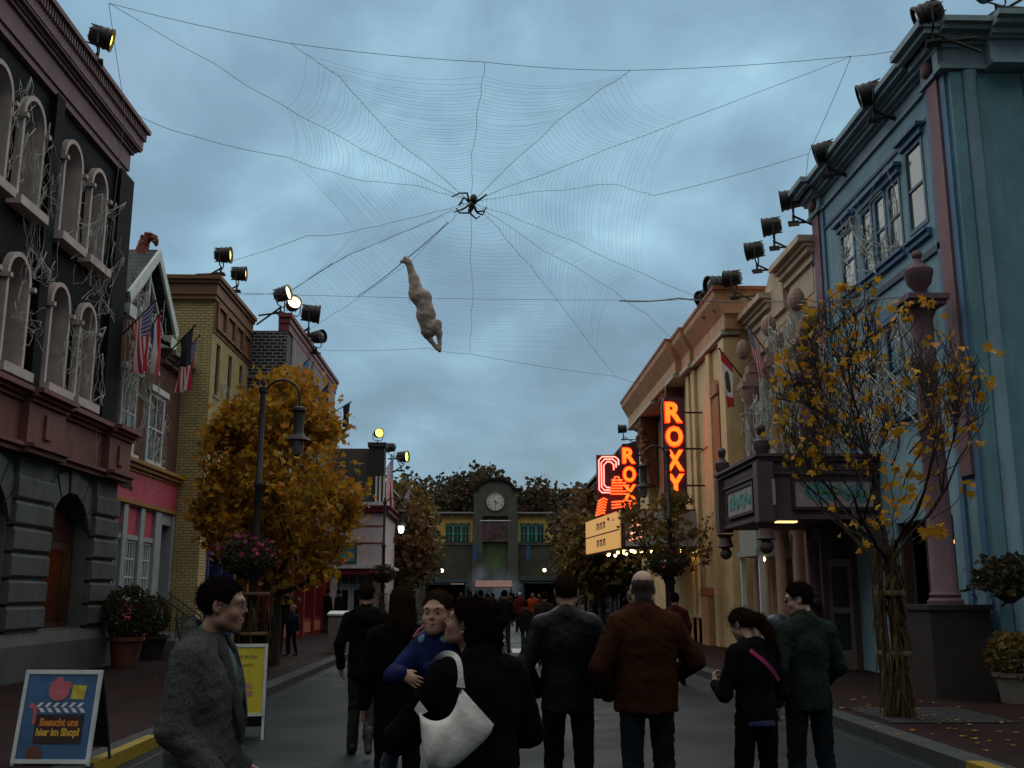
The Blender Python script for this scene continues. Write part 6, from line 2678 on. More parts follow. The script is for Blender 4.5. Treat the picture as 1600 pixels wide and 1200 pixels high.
def spider_web():
    rnd = random.Random(12)
    c = web_point(737, 315)
    t = thing('spider_web', 'huge grey net spider web roped between the roofs over the street', 'spider web', tuple(c))
    rope = mat('web_rope', (.17, .17, .18), .9, .3, 20)
    P = web_point
    # anchor ropes: outer frame and ties to the roofs
    ropes = [
        [at(170, 5, x=-8.0), P(455, 68), P(757, 97), P(985, 110), P(1330, 88), at(1452, 66, x=7.5)],
        [at(170, 5, x=-8.0), at(196, 175, x=-7.95), at(150, 545, x=-8.0)],
        [P(1330, 88), P(1263, 240), at(1255, 320, x=7.5)],
        [at(215, 180, x=-7.95), P(300, 212), P(447, 245)],
        [at(345, 412, x=-7.7), P(480, 368), P(550, 362)],
        [at(365, 460, x=-7.7), P(450, 455), P(520, 410)],
        [at(375, 458, x=-7.7), at(975, 469, y=29), at(1100, 465, y=29)],
        [at(500, 547, x=-6.5), at(670, 544, y=33), at(735, 553, y=33), at(962, 588, y=34), at(1010, 600, y=36)],
        [P(1020, 306), P(1263, 240)],
        [P(960, 455), at(1010, 490, x=6.9 * .7), at(1070, 545, x=6.9)],
        [at(968, 470, y=29), at(1060, 466, y=26), at(1175, 470, x=7.6), at(1440, 462, x=7.2)],
        [P(1010, 430), at(1110, 470, x=7.0)],
    ]
    for i, pts in enumerate(ropes):
        mb = MB()
        full = []
        for a, b in zip(pts[:-1], pts[1:]):
            full += sagline(a, b, .05, 6)[:-1]
        full.append(Vector(pts[-1]))
        mb.tube(full, .020 if i == 10 else .0062, 5)
        mb.build('anchor_rope', rope, t)
    rad_px = [
        [(737, 315), (738, 240), (745, 180), (757, 97)],
        [(737, 315), (870, 190), (985, 110)],
        [(737, 315), (1010, 210), (1330, 88)],
        [(737, 315), (830, 300), (960, 288), (1020, 306)],
        [(737, 315), (870, 365), (1010, 430)],
        [(737, 315), (850, 390), (960, 455)],
        [(737, 315), (778, 358), (840, 430), (962, 588)],
        [(737, 315), (735, 400), (739, 450), (735, 553)],
        [(737, 315), (705, 345), (640, 410), (560, 465), (470, 525)],
        [(737, 315), (640, 358), (520, 410), (430, 470)],
        [(737, 315), (650, 340), (550, 362)],
        [(737, 315), (650, 290), (550, 280), (447, 245)],
        [(737, 315), (600, 250), (440, 165), (170, 5)],
        [(737, 315), (615, 215), (530, 120), (455, 68)],
    ]
    spokes = []
    for pl in rad_px:
        pts = []
        for (a, b) in zip(pl[:-1], pl[1:]):
            for i in range(5):
                u = i / 5
                pts.append(P(a[0] + (b[0] - a[0]) * u + rnd.gauss(0, 1.0), a[1] + (b[1] - a[1]) * u + rnd.gauss(0, 1.0)))
        pts.append(P(*pl[-1]))
        spokes.append(pts)
        mb = MB()
        mb.tube(pts, .0050, 5)
        mb.build('radial_rope', rope, t)

    # where on each spoke a given ring crosses: ring radius measured along the spoke
    def along(pts, s):
        acc = 0
        for a, b in zip(pts[:-1], pts[1:]):
            l = (b - a).length
            if acc + l >= s:
                return a.lerp(b, (s - acc) / l)
            acc += l
        return pts[-1]
    lens = [sum((b - a).length for a, b in zip(p[:-1], p[1:])) for p in spokes]
    outer_px = [(757, 112), (975, 118), (1045, 198), (1045, 300), (1005, 428), (955, 452), (935, 545), (736, 545), (490, 512), (440, 462), (440, 388), (440, 243), (445, 168), (460, 75)]
    outs = []
    for p, o in zip(spokes, outer_px):
        q = P(*o)
        best, acc = 0, 0
        bd = 1e9
        for a, b in zip(p[:-1], p[1:]):
            acc += (b - a).length
            if (b - q).length < bd:
                bd, best = (b - q).length, acc
        outs.append(best)
    th = mat('web_thread', (.24, .25, .26), .9, .2, 20)
    mb = MB()
    n = len(spokes)
    nr = 42
    for r in range(3, nr):
        f = (r / nr) ** 1.05
        for k in range(n):
            if rnd.random() < .06:
                continue
            k2 = (k + 1) % n
            a, b = along(spokes[k], outs[k] * f), along(spokes[k2], outs[k2] * f)
            cc = (a + b) / 2
            pull = (c - cc) * (.03 + .04 * rnd.random())
            pts = []
            for i in range(6):
                u = i / 5
                pts.append(a.lerp(b, u) + pull * (4 * u * (1 - u)) * .7 + Vector((0, 0, -.10 * 4 * u * (1 - u))))
            mb.tube(pts, .0021, 3, caps=False)
    mb.build('ring_thread', th, t)
    return c


WC = spider_web()


def spider(c):
    t = thing('spider', 'big black toy spider sitting in the middle of the web', 'spider', tuple(c))
    m = mat('spider_black', (.010, .010, .011), .55, .3, 9)
    f = Field(.014)
    f.ell((.05, 0, .06), (.10, .12, .14), 0)
    f.ell((.0, 0, -.12), (.085, .09, .09), .05)
    f.ell((-.01, -.02, -.22), (.05, .05, .05), .04)
    sdf_obj('body', f, m, t)
    P = lambda px, py: web_point(px, py) - Vector(c) - Vector((0, .05, .05))
    for pl in ([(733, 312), (730, 300), (718, 300), (706, 306)], [(733, 314), (725, 307), (717, 319), (723, 315)], [(733, 318), (727, 323), (718, 327), (710, 330)],
               [(734, 320), (732, 331), (718, 331), (713, 324)], [(737, 321), (735, 332), (744, 340), (750, 336)], [(740, 320), (744, 329), (756, 328), (760, 322)],
               [(741, 320), (746, 331), (754, 334), (757, 329)], [(741, 316), (750, 310), (760, 302)]):
        mb = MB()
        mb.tube([P(*q) for q in pl], [.030, .027, .022, .016][:len(pl)], 6)
        mb.build('leg', m, t, world_co=False)


spider(WC)


def cocoon():
    """mummy-like dummy wrapped in gauze, hanging head down by its ankle"""
    top, bot = at(634, 405, y=24.5), at(682, 552, y=24.5)
    t = thing('hanging_dummy', 'gauze wrapped human dummy hanging head down from the web', 'dummy', tuple(top))
    m = mat('gauze', (.25, .215, .19), .9, .45, 5, .5, 40, var2=(.33, .28, .24))
    d = (bot - top)
    L = d.length
    d.normalize()
    s = Vector((1, 0, -d.x / d.z if abs(d.z) > 1e-6 else 0)).normalized()
    Q = lambda a, b, c=0: d * (a * L) + s * (b * L) + Vector((0, 1, 0)) * (c * L)
    f = Field(.016)
    f.cone(Q(.0, .0), Q(.07, .02), .045 * L / 2.4 * 1.6, .06, .04)
    f.cone(Q(.01, -.045), Q(.03, .02), .045, .06, .04)
    f.cone(Q(.05, .015), Q(.22, .015), .075, .12, .06)
    f.cone(Q(.22, .015), Q(.40, .0), .13, .20, .06)
    f.cone(Q(.36, -.02), Q(.43, .07), .15, .15, .08)
    f.cone(Q(.42, .03), Q(.62, .035), .21, .20, .08)
    f.cone(Q(.60, .0), Q(.78, -.01), .20, .15, .08)
    f.ell(Q(.74, .05), (.18, .17, .20), .06)
    f.cone(Q(.72, .10), Q(.82, .085), .10, .07, .05)
    f.cone(Q(.82, .085), Q(.97, .045), .075, .045, .04)
    f.cone(Q(.76, -.05), Q(.86, -.015), .09, .06, .05)
    f.cone(Q(.86, -.015), Q(.99, .035), .065, .04, .04)
    f.disp(lambda P: .007 * wrinkle(P, .3, (1, 1, 1.6)) + .003 * wrinkle(P, .09, (1, 1, 2)))
    wb_ = sdf_obj('wrapped_body', f, m, t)
    mb = MB()                                        # loose tails of gauze
    rd_ = random.Random(4)
    for k in range(5):
        p0 = Q(.2 + .15 * k, .07 * (-1) ** k)
        mb.tube([p0, p0 + Vector((rd_.gauss(0, .05), 0, -.12)), p0 + Vector((rd_.gauss(0, .08), 0, -.3))], [.008, .006, .003], 4)
    mb.build('bandage', mat('bandage_pale', (.42, .36, .31), .9, .3, 12), wb_, world_co=False)
    mb = MB()
    mb.tube(sagline(Vector((0, 0, 0)), web_point(700, 347) - top, .03, 6), .014, 5)
    mb.tube(sagline(Vector((0, 0, 0)), web_point(560, 462) - top, .05, 6), .012, 5)
    mb.build('rope', MATS['web_rope'], t, world_co=False)


cocoon()


# ------------------------------------------------------------------ cobweb decorations on the houses
cw = mat('cobweb_fibre', (.46, .48, .45), .9, .25, 6)


def cobweb(name_label, side, X, s0, s1, z0, z1, n, seed, o=(.02, .22), r=.0042, hang=.0, sheet=0, stretch=1.0):
    rnd = random.Random(seed)
    t = thing('cobweb', name_label, 'cobweb', (side * X, (s0 + s1) / 2, z0), group='stretched cobweb decorations') if sheet else None
    mb = FA(side, X)

    def rp():
        return Vector((rnd.uniform(s0, s1), rnd.uniform(*o), rnd.uniform(z0, z1)))
    knots = [rp() for _ in range(max(5, n // 5))]
    for k in range(n if sheet else int(n * .62)):
        a = rnd.choice(knots)
        if rnd.random() < .35:
            b = rp()
        else:
            near = sorted(knots, key=lambda q: (q - a).length)[1:6]
            b = rnd.choice(near)
        b = b + Vector((0, 0, -abs(rnd.gauss(0, .12)) * stretch))
        b.z = max(b.z, z0 - .5)
        pts = sagline(a, b, rnd.uniform(.0, .15), 5, .03, rnd)
        rr = r * rnd.uniform(.5, 1.6)
        mb.tube(pts, [rr * q for q in (1.7, .9, .6, .6, .9, 1.5)], 4, caps=False)
    for k in range(int(n * hang)):
        a = rp()
        pts = [a + Vector((rnd.gauss(0, .03) * i, 0, -.22 * i)) for i in range(rnd.randint(2, 6))]
        mb.tube(pts, [r * .8] * (len(pts) - 1) + [r * .3], 4, caps=False)
    if t:
        mb.build('fibre', cw, t)
    else:
        tag(mb.build('cobweb', cw), name_label, 'cobweb', 'stretched cobweb decorations')
    if sheet:
        mb = FA(side, X)
        for k in range(sheet):
            a = rp()
            w, h = rnd.uniform(.06, .22), rnd.uniform(.2, .7)
            ob = rnd.uniform(*o)
            e = [Vector((a.x + w * math.cos(q * 6.28 / 7) * rnd.uniform(.5, 1.2), ob + rnd.gauss(0, .04), a.z + h * math.sin(q * 6.28 / 7) * rnd.uniform(.5, 1.2))) for q in range(7)]
            for q in range(7):
                p0, p1 = e[q], e[(q + 2) % 7]
                mb.tube(sagline(p0, p1, .02, 3), r * .9, 3, caps=False)
                mb.tube(sagline(p0, e[(q + 1) % 7], .02, 3), r * 1.3, 3, caps=False)
        mb.build('torn_net', cw, t)


cobweb('cobweb strands round the top left arched window, cut by the frame', -1, 8.4, 16.6, 17.7, 8.9, 11.0, 46, 1)
cobweb('cobweb hanging between the two upper left windows down to the sill', -1, 8.4, 17.5, 18.9, 7.3, 10.4, 90, 2, hang=.12)
cobweb('cobweb across the upper right pair of arched windows', -1, 8.4, 19.5, 22.4, 7.4, 10.4, 120, 3, hang=.1)
cobweb('cobweb over the lower left arched window', -1, 8.4, 17.5, 18.8, 6.0, 8.0, 60, 4)
cobweb('cobweb across the lower right pair of arched windows', -1, 8.4, 19.7, 21.8, 5.1, 7.5, 110, 5, hang=.15)
cobweb('long ragged cobweb drape beneath the flags on the brown house', -1, 8.8, 23.9, 26.2, 6.2, 9.3, 190, 6, o=(.05, .4), hang=.35, r=.010)
cobweb('cobweb over the left window above the pink fascia', -1, 8.8, 24.1, 25.6, 5.1, 7.2, 80, 7, hang=.2)
cobweb('cobweb over the right window above the pink fascia', -1, 8.8, 26.3, 27.8, 4.9, 7.0, 80, 8, hang=.2)
cobweb('cobweb across the three top windows of the blue house', 1, 7.8, 17.7, 21.5, 7.9, 9.9, 150, 9, r=.006)
cobweb('pale cobweb drape over the lower windows of the blue house behind the bare tree', 1, 7.8, 17.0, 22.5, 4.5, 7.0, 170, 10, sheet=50, r=.008)
cobweb('thick white cobweb in the left bay of the cream house', 1, 7.8, 26.2, 28.8, 3.9, 7.2, 150, 11, o=(-.3, .5), sheet=150, r=.010)
cobweb('thick white cobweb in the right bay of the cream house', 1, 7.8, 23.2, 26.0, 4.2, 8.3, 160, 12, o=(-.3, .5), sheet=170, r=.010)
cobweb('thin cobweb threads before the dark windows of the yellow brick house', -1, 8.0, 29.7, 33.2, 6.6, 8.2, 50, 13, o=(.02, .15), r=.006)


# ------------------------------------------------------------------ red hook creature on the gable
def hook():
    p = at(222, 396, y=25.6)
    t = thing('roof_creature', 'dark red curled tentacle like figure on the ridge of the slate gable', 'roof ornament', tuple(p))
    f = Field(.02)
    f.cone((0, 0, -.15), (0, 0, .08), .20, .16, .04)
    path = [(0, .08), (.02, .25), (.06, .38), (.16, .46), (.27, .44), (.33, .34), (.35, .24)]
    for i, ((a, b), (c_, d_)) in enumerate(zip(path[:-1], path[1:])):
        f.cone((a, 0, b), (c_, 0, d_), .15 - .016 * i, .14 - .018 * i, .04)
    for i, (a, b) in enumerate(path[1:]):
        f.ell((a - .06, -.08, b + .06), (.05, .05, .05), .02)
    f.disp(lambda P: .012 * wrinkle(P, .12))
    sdf_obj('tentacle', f, mat('creature_red', (.17, .030, .016), .6, .4, 8), t)


hook()


# ------------------------------------------------------------------ boards, bin, planters, bench
def aboard(x, y, w, h, rz, label, face, top=True, legs=0.12, tilt=10):
    t = thing('a_board', label, 'sign board', (x, y, 0 if x > KL else PZ), rz)
    tl = math.tan(R_(tilt))
    al = mat('aluminium', (.42, .46, .46), .45, .2, 5, metal=.3)

    def fr(p):                      # board plane: (u, v) with v up, leaning back (+y)
        return lambda q: (q[0], q[1] + (legs + q[2]) * tl, q[2] + legs)
    mb = MB()
    mb.xf = fr(0)
    e = .035
    for x0, x1, z0, z1 in ((-w / 2, -w / 2 + e, 0, h), (w / 2 - e, w / 2, 0, h), (-w / 2 + e, w / 2 - e, 0, e), (-w / 2 + e, w / 2 - e, h - e, h)):
        mb.box(x0, x1, -.018, .012, z0, z1)
    for x0 in (-w / 2, w / 2 - .03):
        mb.box(x0, x0 + .03, -.01, .012, -legs, 0)
    mb.build('frame', al, t, world_co=False)
    mb = MB()
    mb.xf = fr(0)
    mb.box(-w / 2 + e, w / 2 - e, -.008, .008, e, h - e)
    pan = mb.build('poster', face, t, world_co=False)
    H2 = (h + legs)
    mb = MB()
    yt = H2 * tl
    for x0 in (-w / 2, w / 2 - .03):
        mb.tube([(x0 + .015, yt + .03, H2 - .02), (x0 + .015, yt + .03 + H2 * tl * 2.0, 0)], .014, 5)
    mb.tube([(-w / 2, yt + .03 + H2 * tl * 1.2, H2 * .4), (w / 2, yt + .03 + H2 * tl * 1.2, H2 * .4)], .008, 5)
    if top:
        mb.add([(-w / 2 + .03, yt + .04, H2 - .04), (w / 2 - .03, yt + .04, H2 - .04), (w / 2 - .03, yt + .04 + H2 * tl * 1.85, .1), (-w / 2 + .03, yt + .04 + H2 * tl * 1.85, .1)], [(0, 1, 2, 3)])
    mb.build('back_leg', mat('board_back', (.02, .024, .022), .6), t, world_co=False)
    return t, pan, fr(0)


blue = mat('poster_blue', (.035, .095, .20), .4, .35, 2.5)
t, pan, fr = aboard(-3.90, 9.8, .72, .80, R_(-4), 'blue poster board in a white frame at the lower left, asking visitors into the shop', blue, legs=.02)
fr0 = fr
fr = lambda q: fr0((q[0] * .96, q[1], q[2] * .83))
mb = MB()
mb.xf = fr
mb.box(-.20, .26, -.014, -.0085, .20, .50)
slate = mat('clapper_black', (.022, .012, .012), .5)
mb.build('clapperboard', slate, pan, world_co=False)
mb = MB()
mb.xf = fr
for r_, z in ((0, .52), (1, .575)):
    for k in range(6):
        x = -.19 + .078 * k
        sk = .03 if r_ else -.03
        mb.prism([(x - sk, z), (x + .036 - sk, z), (x + .036 + sk * .2, z + .045), (x + sk * .2, z + .045)], 'y', -.0135, -.0092)
mb.build('clapper_stripes', mat('poster_white', (.5, .5, .52), .5), pan, world_co=False)
for txt, z, c in (('Besucht uns', .415, (.40, .135, .020)), ('hier im Shop!', .315, (.42, .25, .03))):
    vs, fs = text_mesh(txt, .092, .001, .0045, .98)
    mb = MB()
    mb.xf = fr
    mb.add([(.03 + v[0] * .86, -.0165 - v[2], z + v[1] * 1.15) for v in vs], fs)
    mb.build('lettering', mat('letters_' + txt[:4], c, .5, .15, 8), pan, world_co=False)
mb = MB()
mb.xf = fr
rn = random.Random(2)
for (x, z, r_) in ((-.02, .74, .10), (-.07, .80, .05), (.05, .80, .05), (-.03, .85, .045)):
    mb.lathe([(r_, 0), (r_, .003)], (x, -.009 - .001 * r_ * 10, z), 18, Matrix.Rotation(R_(90), 3, 'X'))
mb.build('pink_blot', mat('poster_pink', (.36, .085, .11), .5, .3, 9), pan, world_co=False)
mb = MB()
mb.xf = fr
mb.prism([(.10, .66), (.23, .655), (.245, .80), (.11, .81)], 'y', -.012, -.0085)
mb.build('yellow_block', mat('poster_yellow', (.36, .30, .035), .5, .3, 12), pan, world_co=False)
mb = MB()
mb.xf = fr
mb.prism([(-.27, .62), (-.20, .58), (-.205, .40), (-.235, .38), (-.24, .54), (-.29, .58)], 'y', -.012, -.0085)
mb.build('pink_edge_shape', mat('poster_pink', ()), pan, world_co=False)
mb = MB()
mb.xf = fr
mb.lathe([(.08, 0), (.08, .003)], (-.17, -.011, .10), 18, Matrix.Rotation(R_(90), 3, 'X'))
mb.build('brown_round', mat('poster_brown', (.10, .035, .02), .5), pan, world_co=False)

yp = mat('poster_lemon', (.40, .34, .022), .45, .12, 3)
t, pan, fr = aboard(-2.85, 12.3, .66, .80, R_(10), 'yellow welcome board on a white stand behind the man in tweed', yp, legs=.26, tilt=7)
pal = {'r': (.34, .07, .03), 'g': (.08, .15, .06), 'o': (.36, .15, .03), 'p': (.25, .05, .10)}
xo = -.26
for wi, wd in enumerate(('Willkommen', 'in', 'der')):
    vs, fs = text_mesh(wd, .062, .001, .0025, .95, 'LEFT')
    mb = MB()
    mb.xf = fr
    mb.add([(xo + v[0], -.0095 - v[2], .66 + v[1]) for v in vs], fs)
    mb.build('lettering', mat('ink_' + 'rgo'[wi], pal['rgo'[wi]], .5, .3, 9), pan, world_co=False)
    xo += max(v[0] for v in vs) + .02
ry_ = random.Random(8)                        # the further lines cannot be read: small hand-drawn strokes
for z, hgt, n_, key in ((.565, .05, 11, 'rgop'), (.475, .028, 9, 'g'), (.42, .03, 14, 'g'), (.305, .026, 8, 'r'), (.11, .022, 5, 'g'), (.06, .022, 9, 'g')):
    for ci, c_ in enumerate(key):
        mb = MB()
        mb.xf = fr
        for i in range(n_):
            if i % len(key) != ci:
                continue
            x = -.26 + i * hgt * .82
            mb.tube([(x, -.0095, z - hgt * .5 * ry_.random()), (x + hgt * .18, -.0095, z + hgt * (.2 + .3 * ry_.random())), (x + hgt * .42, -.0095, z - hgt * .4 * ry_.random()), (x + hgt * .58, -.0095, z + hgt * .3 * ry_.random())], hgt * .10, 4)
        mb.build('lettering', mat('ink_' + c_, pal[c_], .5, .3, 9), pan, world_co=False)
mb = MB()
mb.xf = fr
for (x0, x1, z0, z1) in ((.05, .11, .13, .36), (-.01, .05, .20, .26), (.11, .18, .22, .28), (.11, .17, .31, .36)):
    mb.box(x0, x1, -.011, -.0085, z0, z1)
mb.build('purple_figure', mat('poster_mauve', (.28, .15, .14), .5, .2, 6), pan, world_co=False)


def litter_bin(x, y):
    t = thing('litter_bin', 'slim grey litter bin with a dark rounded top at the right kerb', 'litter bin', (x, y, PZ))
    mb = MB()
    mb.lathe([(.20, PZ), (.20, .82), (.215, .83), (.215, .87)], (x, y, 0), 20)
    mb.build('body', mat('bin_grey', (.17, .16, .14), .5, .2, 4), t, smooth=True)
    mb = MB()
    mb.lathe([(.19, .87), (.20, .89), (.205, 1.10), (.19, 1.20), (.13, 1.27), (.0, 1.30)], (x, y, 0), 20)
    top = mb.build('hood', mat('bin_navy', (.015, .02, .04), .4), t, smooth=True)
    mb = MB()
    mb.lathe([(.205, .855), (.222, .865), (.222, .885), (.205, .895)], (x, y, 0), 20)
    mb.build('rim', mat('aluminium', ()), t, smooth=True)


litter_bin(5.15, 18.4)


def litter_box(x, y):
    t = thing('litter_box', 'square pale litter box with a white lid beside the walking man in the hooded coat', 'litter bin', (x, y, PZ))
    mb = MB()
    mb.box(x - .26, x + .26, y - .26, y + .26, PZ, 1.08)
    mb.build('body', mat('box_grey', (.15, .145, .14), .6, .2, 4), t)
    mb = MB()
    mb.prism([(y - .29, 1.084), (y + .29, 1.084), (y + .29, 1.2), (y - .29, 1.13)], 'x', x - .29, x + .29)
    mb.build('lid', mat('white_paint', ()), t)


litter_box(-3.95, 28.6)


def ball_shrub(x, y, pot_r, pot_h, r, zc, label, seed, pc, lm='leaves_dark', n=2600, kind='shrub'):
    rnd = random.Random(seed)
    t = thing('potted_shrub', label, 'potted shrub', (x, y, PZ), group='potted shrubs by the house fronts')
    mb = MB()
    mb.lathe([(pot_r * .72, PZ), (pot_r * .95, PZ + pot_h * .85), (pot_r * 1.08, PZ + pot_h * .86), (pot_r * 1.08, PZ + pot_h), (pot_r * .9, PZ + pot_h), (pot_r * .9, PZ + pot_h * .92)], (x, y, 0), 20)
    mb.build('pot', pc, t, smooth=True)
    lb = MB()
    for k in range(n):
        v = Vector((rnd.gauss(0, 1), rnd.gauss(0, 1), rnd.gauss(0, 1))).normalized() * (rnd.uniform(.55, 1.0) ** .5) * rnd.uniform(.94, 1.06)
        add_leaf(lb, (x + v.x * r, y + v.y * r, zc + v.z * r * 1.05), rnd.uniform(.05, .10), rnd, .2, MAPLE[::3])
    lb.build('foliage', MATS[lm], t)
    mb = MB()
    for k in range(7):
        a = rnd.uniform(0, 6.28)
        mb.tube([(x, y, PZ + pot_h * .9), (x + math.cos(a) * r * .5, y + math.sin(a) * r * .5, zc + r * .3)], [.03, .01], 5)
    mb.build('stem', bark, t)


terra = mat('terracotta', (.12, .040, .026), .8, .25, 4)
ball_shrub(-7.75, 23.0, .36, .62, .56, 1.25, 'round clipped shrub in a terracotta pot at the corner of the black house', 3, terra)
ball_shrub(-8.05, 25.6, .40, .55, .46, 1.15, 'loose shrub under the barred pink shop windows', 4, mat('planter_dark', (.03, .025, .02), .8), n=1500)
ball_shrub(7.58, 15.0, .28, .42, .36, .74, 'low flowering shrub in a pale pot before the blue front wall', 5, mat('pot_pale', (.16, .14, .12), .8), 'leaves_olive', 1600)


def wall_fern():
    rnd = random.Random(9)
    x, y, z = 7.74, 15.25, 2.0
    t = thing('wall_fern', 'dark spiky shrub in a bracket basket on the blue front wall', 'hanging plant', (x, y, z))
    mb = MB()
    mb.lathe([(.05, 1.50), (.22, 1.62), (.28, 1.80)], (x, y, 0), 14)
    mb.tube([(x, y, 1.55), (x + .12, Y_FRONT, 1.45)], .02)
    mb.build('basket', mat('planter_dark', ()), t)
    lb = MB()
    for k in range(170):
        a, el = rnd.uniform(0, 6.28), rnd.uniform(-.1, 1.3)
        L = rnd.uniform(.3, .75)
        d = Vector((math.cos(a) * math.cos(el), math.sin(a) * math.cos(el), math.sin(el)))
        if d.y > .3: d.y *= .3
        p0 = Vector((x, y, 1.78))
        pts = [p0 + d * L * u + Vector((0, 0, -.25 * L * u * u)) for u in (0, .5, 1)]
        lb.tube(pts, [.006, .005, .002], 4, caps=False)
        for q in range(9):
            u = rnd.uniform(.3, 1)
            add_leaf(lb, p0 + d * L * u + Vector((rnd.gauss(0, .02), rnd.gauss(0, .02), -.25 * L * u * u)), .09, rnd, .3, MAPLE[::3])
    lb.build('foliage', MATS['leaves_dark'], t)


Y_FRONT = 15.78
wall_fern()


def bench(x, y, rz):
    t = thing('bench', 'black slatted bench in front of the pink shopfront', 'bench', (x, y, PZ), rz)
    m = mat('bench_black', (.028, .030, .032), .35, .2, 8)
    mb = MB()
    for k in range(4):
        mb.box(-.85, .85, -.22 + .12 * k, -.13 + .12 * k, .43, .46)
    mb.build('seat', m, t, world_co=False)
    mb = MB()
    for k in range(4):
        z = .55 + .12 * k
        mb.box(-.85, .85, .26 + .03 * k, .285 + .03 * k, z, z + .08)
    mb.build('backrest', m, t, world_co=False)
    for xx in (-.8, 0, .8):
        mb = MB()
        mb.tube([(xx, -.22, 0), (xx, -.2, .43), (xx, .25, .43), (xx, .38, .98)], .022, 6)
        mb.tube([(xx, .24, .43), (xx, .30, 0)], .022, 6)
        mb.build('leg', m, t, world_co=False)


bench(-7.1, 26.4, R_(90))


# ------------------------------------------------------------------ fallen leaves on road and pavement
rl = random.Random(77)
lb = MB()
for k in range(170):
    q = rl.random()
    if q < .45:
        x, y, z = rl.gauss(5.4, .8), rl.gauss(13.2, 1.6), PZ + .012
    elif q < .8:
        x, y, z = rl.gauss(-4.8, .9), rl.gauss(23, 2.5), PZ + .012
    else:
        x, y, z = rl.uniform(-3.4, 4.3), rl.uniform(8, 34), .010
    if KL - .02 < x < KR + .02:
        z = .010
    if abs(x - KL) < .06 or abs(x - KR) < .06:
        continue
    a, sz = rl.uniform(0, 6.28), rl.uniform(.05, .09)
    vs = [Vector((x + (math.cos(a) * u - math.sin(a) * v) * sz, y + (math.sin(a) * u + math.cos(a) * v) * sz, z + .012 * abs(u) + rl.uniform(0, .006))) for u, v in MAPLE]
    lb.add(vs, [tuple(range(0, 7)), (0,) + tuple(range(6, 12))])
tag(lb.build('fallen_leaves', MATS['leaves_gold']), 'scattered fallen leaves on the road and pavement', 'leaves', kind='stuff')
# ------------------------------------------------------------------ people
mat('skin', (0.2040, 0.1062, 0.0723), .55, .14, 14, .12, 90, spec=.4)
mat('skin_child', (0.2805, 0.1615, 0.1105), .55, .12, 14, .08, 90, spec=.4, var2=(.30, .155, .105))
mat('skin_pale', (0.2550, 0.1615, 0.1190), .55, .12, 14, .08, 90, spec=.4)
mat('shoe_black', (0.0087, 0.0081, 0.0081), .5, .3, 9)
mat('hair_dark', (0.0056, 0.0037, 0.0031), .95, .4, 30, .4, 160, spec=.0)
mat('hair_brown', (0.0136, 0.0081, 0.0050), .95, .4, 30, .4, 160, spec=.0)
mat('hair_cropped', (0.0186, 0.0118, 0.0087), .85, .4, 40, .4, 200)
mat('eye_white', (0.2232, 0.2046, 0.1922), .3, .05)
mat('eye_dark', (0.0124, 0.0074, 0.0050), .15, .2)
mat('lips', (0.1860, 0.0620, 0.0527), .45, .15, 20)
black_cloth = mat('black_cloth', (0.0040, 0.0040, 0.0043), .9, .35, 7, .4, 160, spec=.03)
coat_black = mat('black_wool', (0.0028, 0.0028, 0.0031), .95, .35, 7, .4, 120, spec=.03)
leather = mat('black_leather', (.0028, .0036, .0042), .48, .2, 5, .04, 60, spec=.10)
rust_suede = mat('rust_suede', (.026, .0095, .0042), .95, .28, 4, .35, 140, spec=.03)
green_jkt = mat('green_jacket', (.0115, .0185, .0140), .9, .25, 5, .3, 130, spec=.05)
navy_jkt = mat('navy_jacket', (.0045, .0085, .042), .85, .3, 6, .3, 90, spec=.05)
trs_dark = mat('trousers_dark', (0.0056, 0.0062, 0.0074), .9, .3, 6, .35, 150, spec=.03)
trs_black = mat('trousers_black', (0.0031, 0.0031, 0.0034), .9, .3, 6, .35, 150, spec=.03)
trs_brown = mat('trousers_taupe', (0.0174, 0.0143, 0.0124), .9, .3, 6, .35, 150, spec=.03)
jeans = mat('jeans', (0.0174, 0.0260, 0.0465), .85, .35, 7, .4, 150)
jeans_dk = mat('jeans_dark', (0.0068, 0.0105, 0.0136), .9, .35, 7, .35, 150, spec=.03)


def tweed_mat():
    m = mat('tweed', (0.030, 0.0325, 0.0325), .95, .62, 150, .6, 260, var2=(.062, .066, .065), spec=.03)
    return m


SHORT = dict(style='short', mat=MATS['hair_dark'], strands=2200, len=.026, w=.0009, flow=(0, -.5, -.6), jit=.8, lift=.007)


def hair(**k):
    d = dict(SHORT)
    d.update(k)
    return d


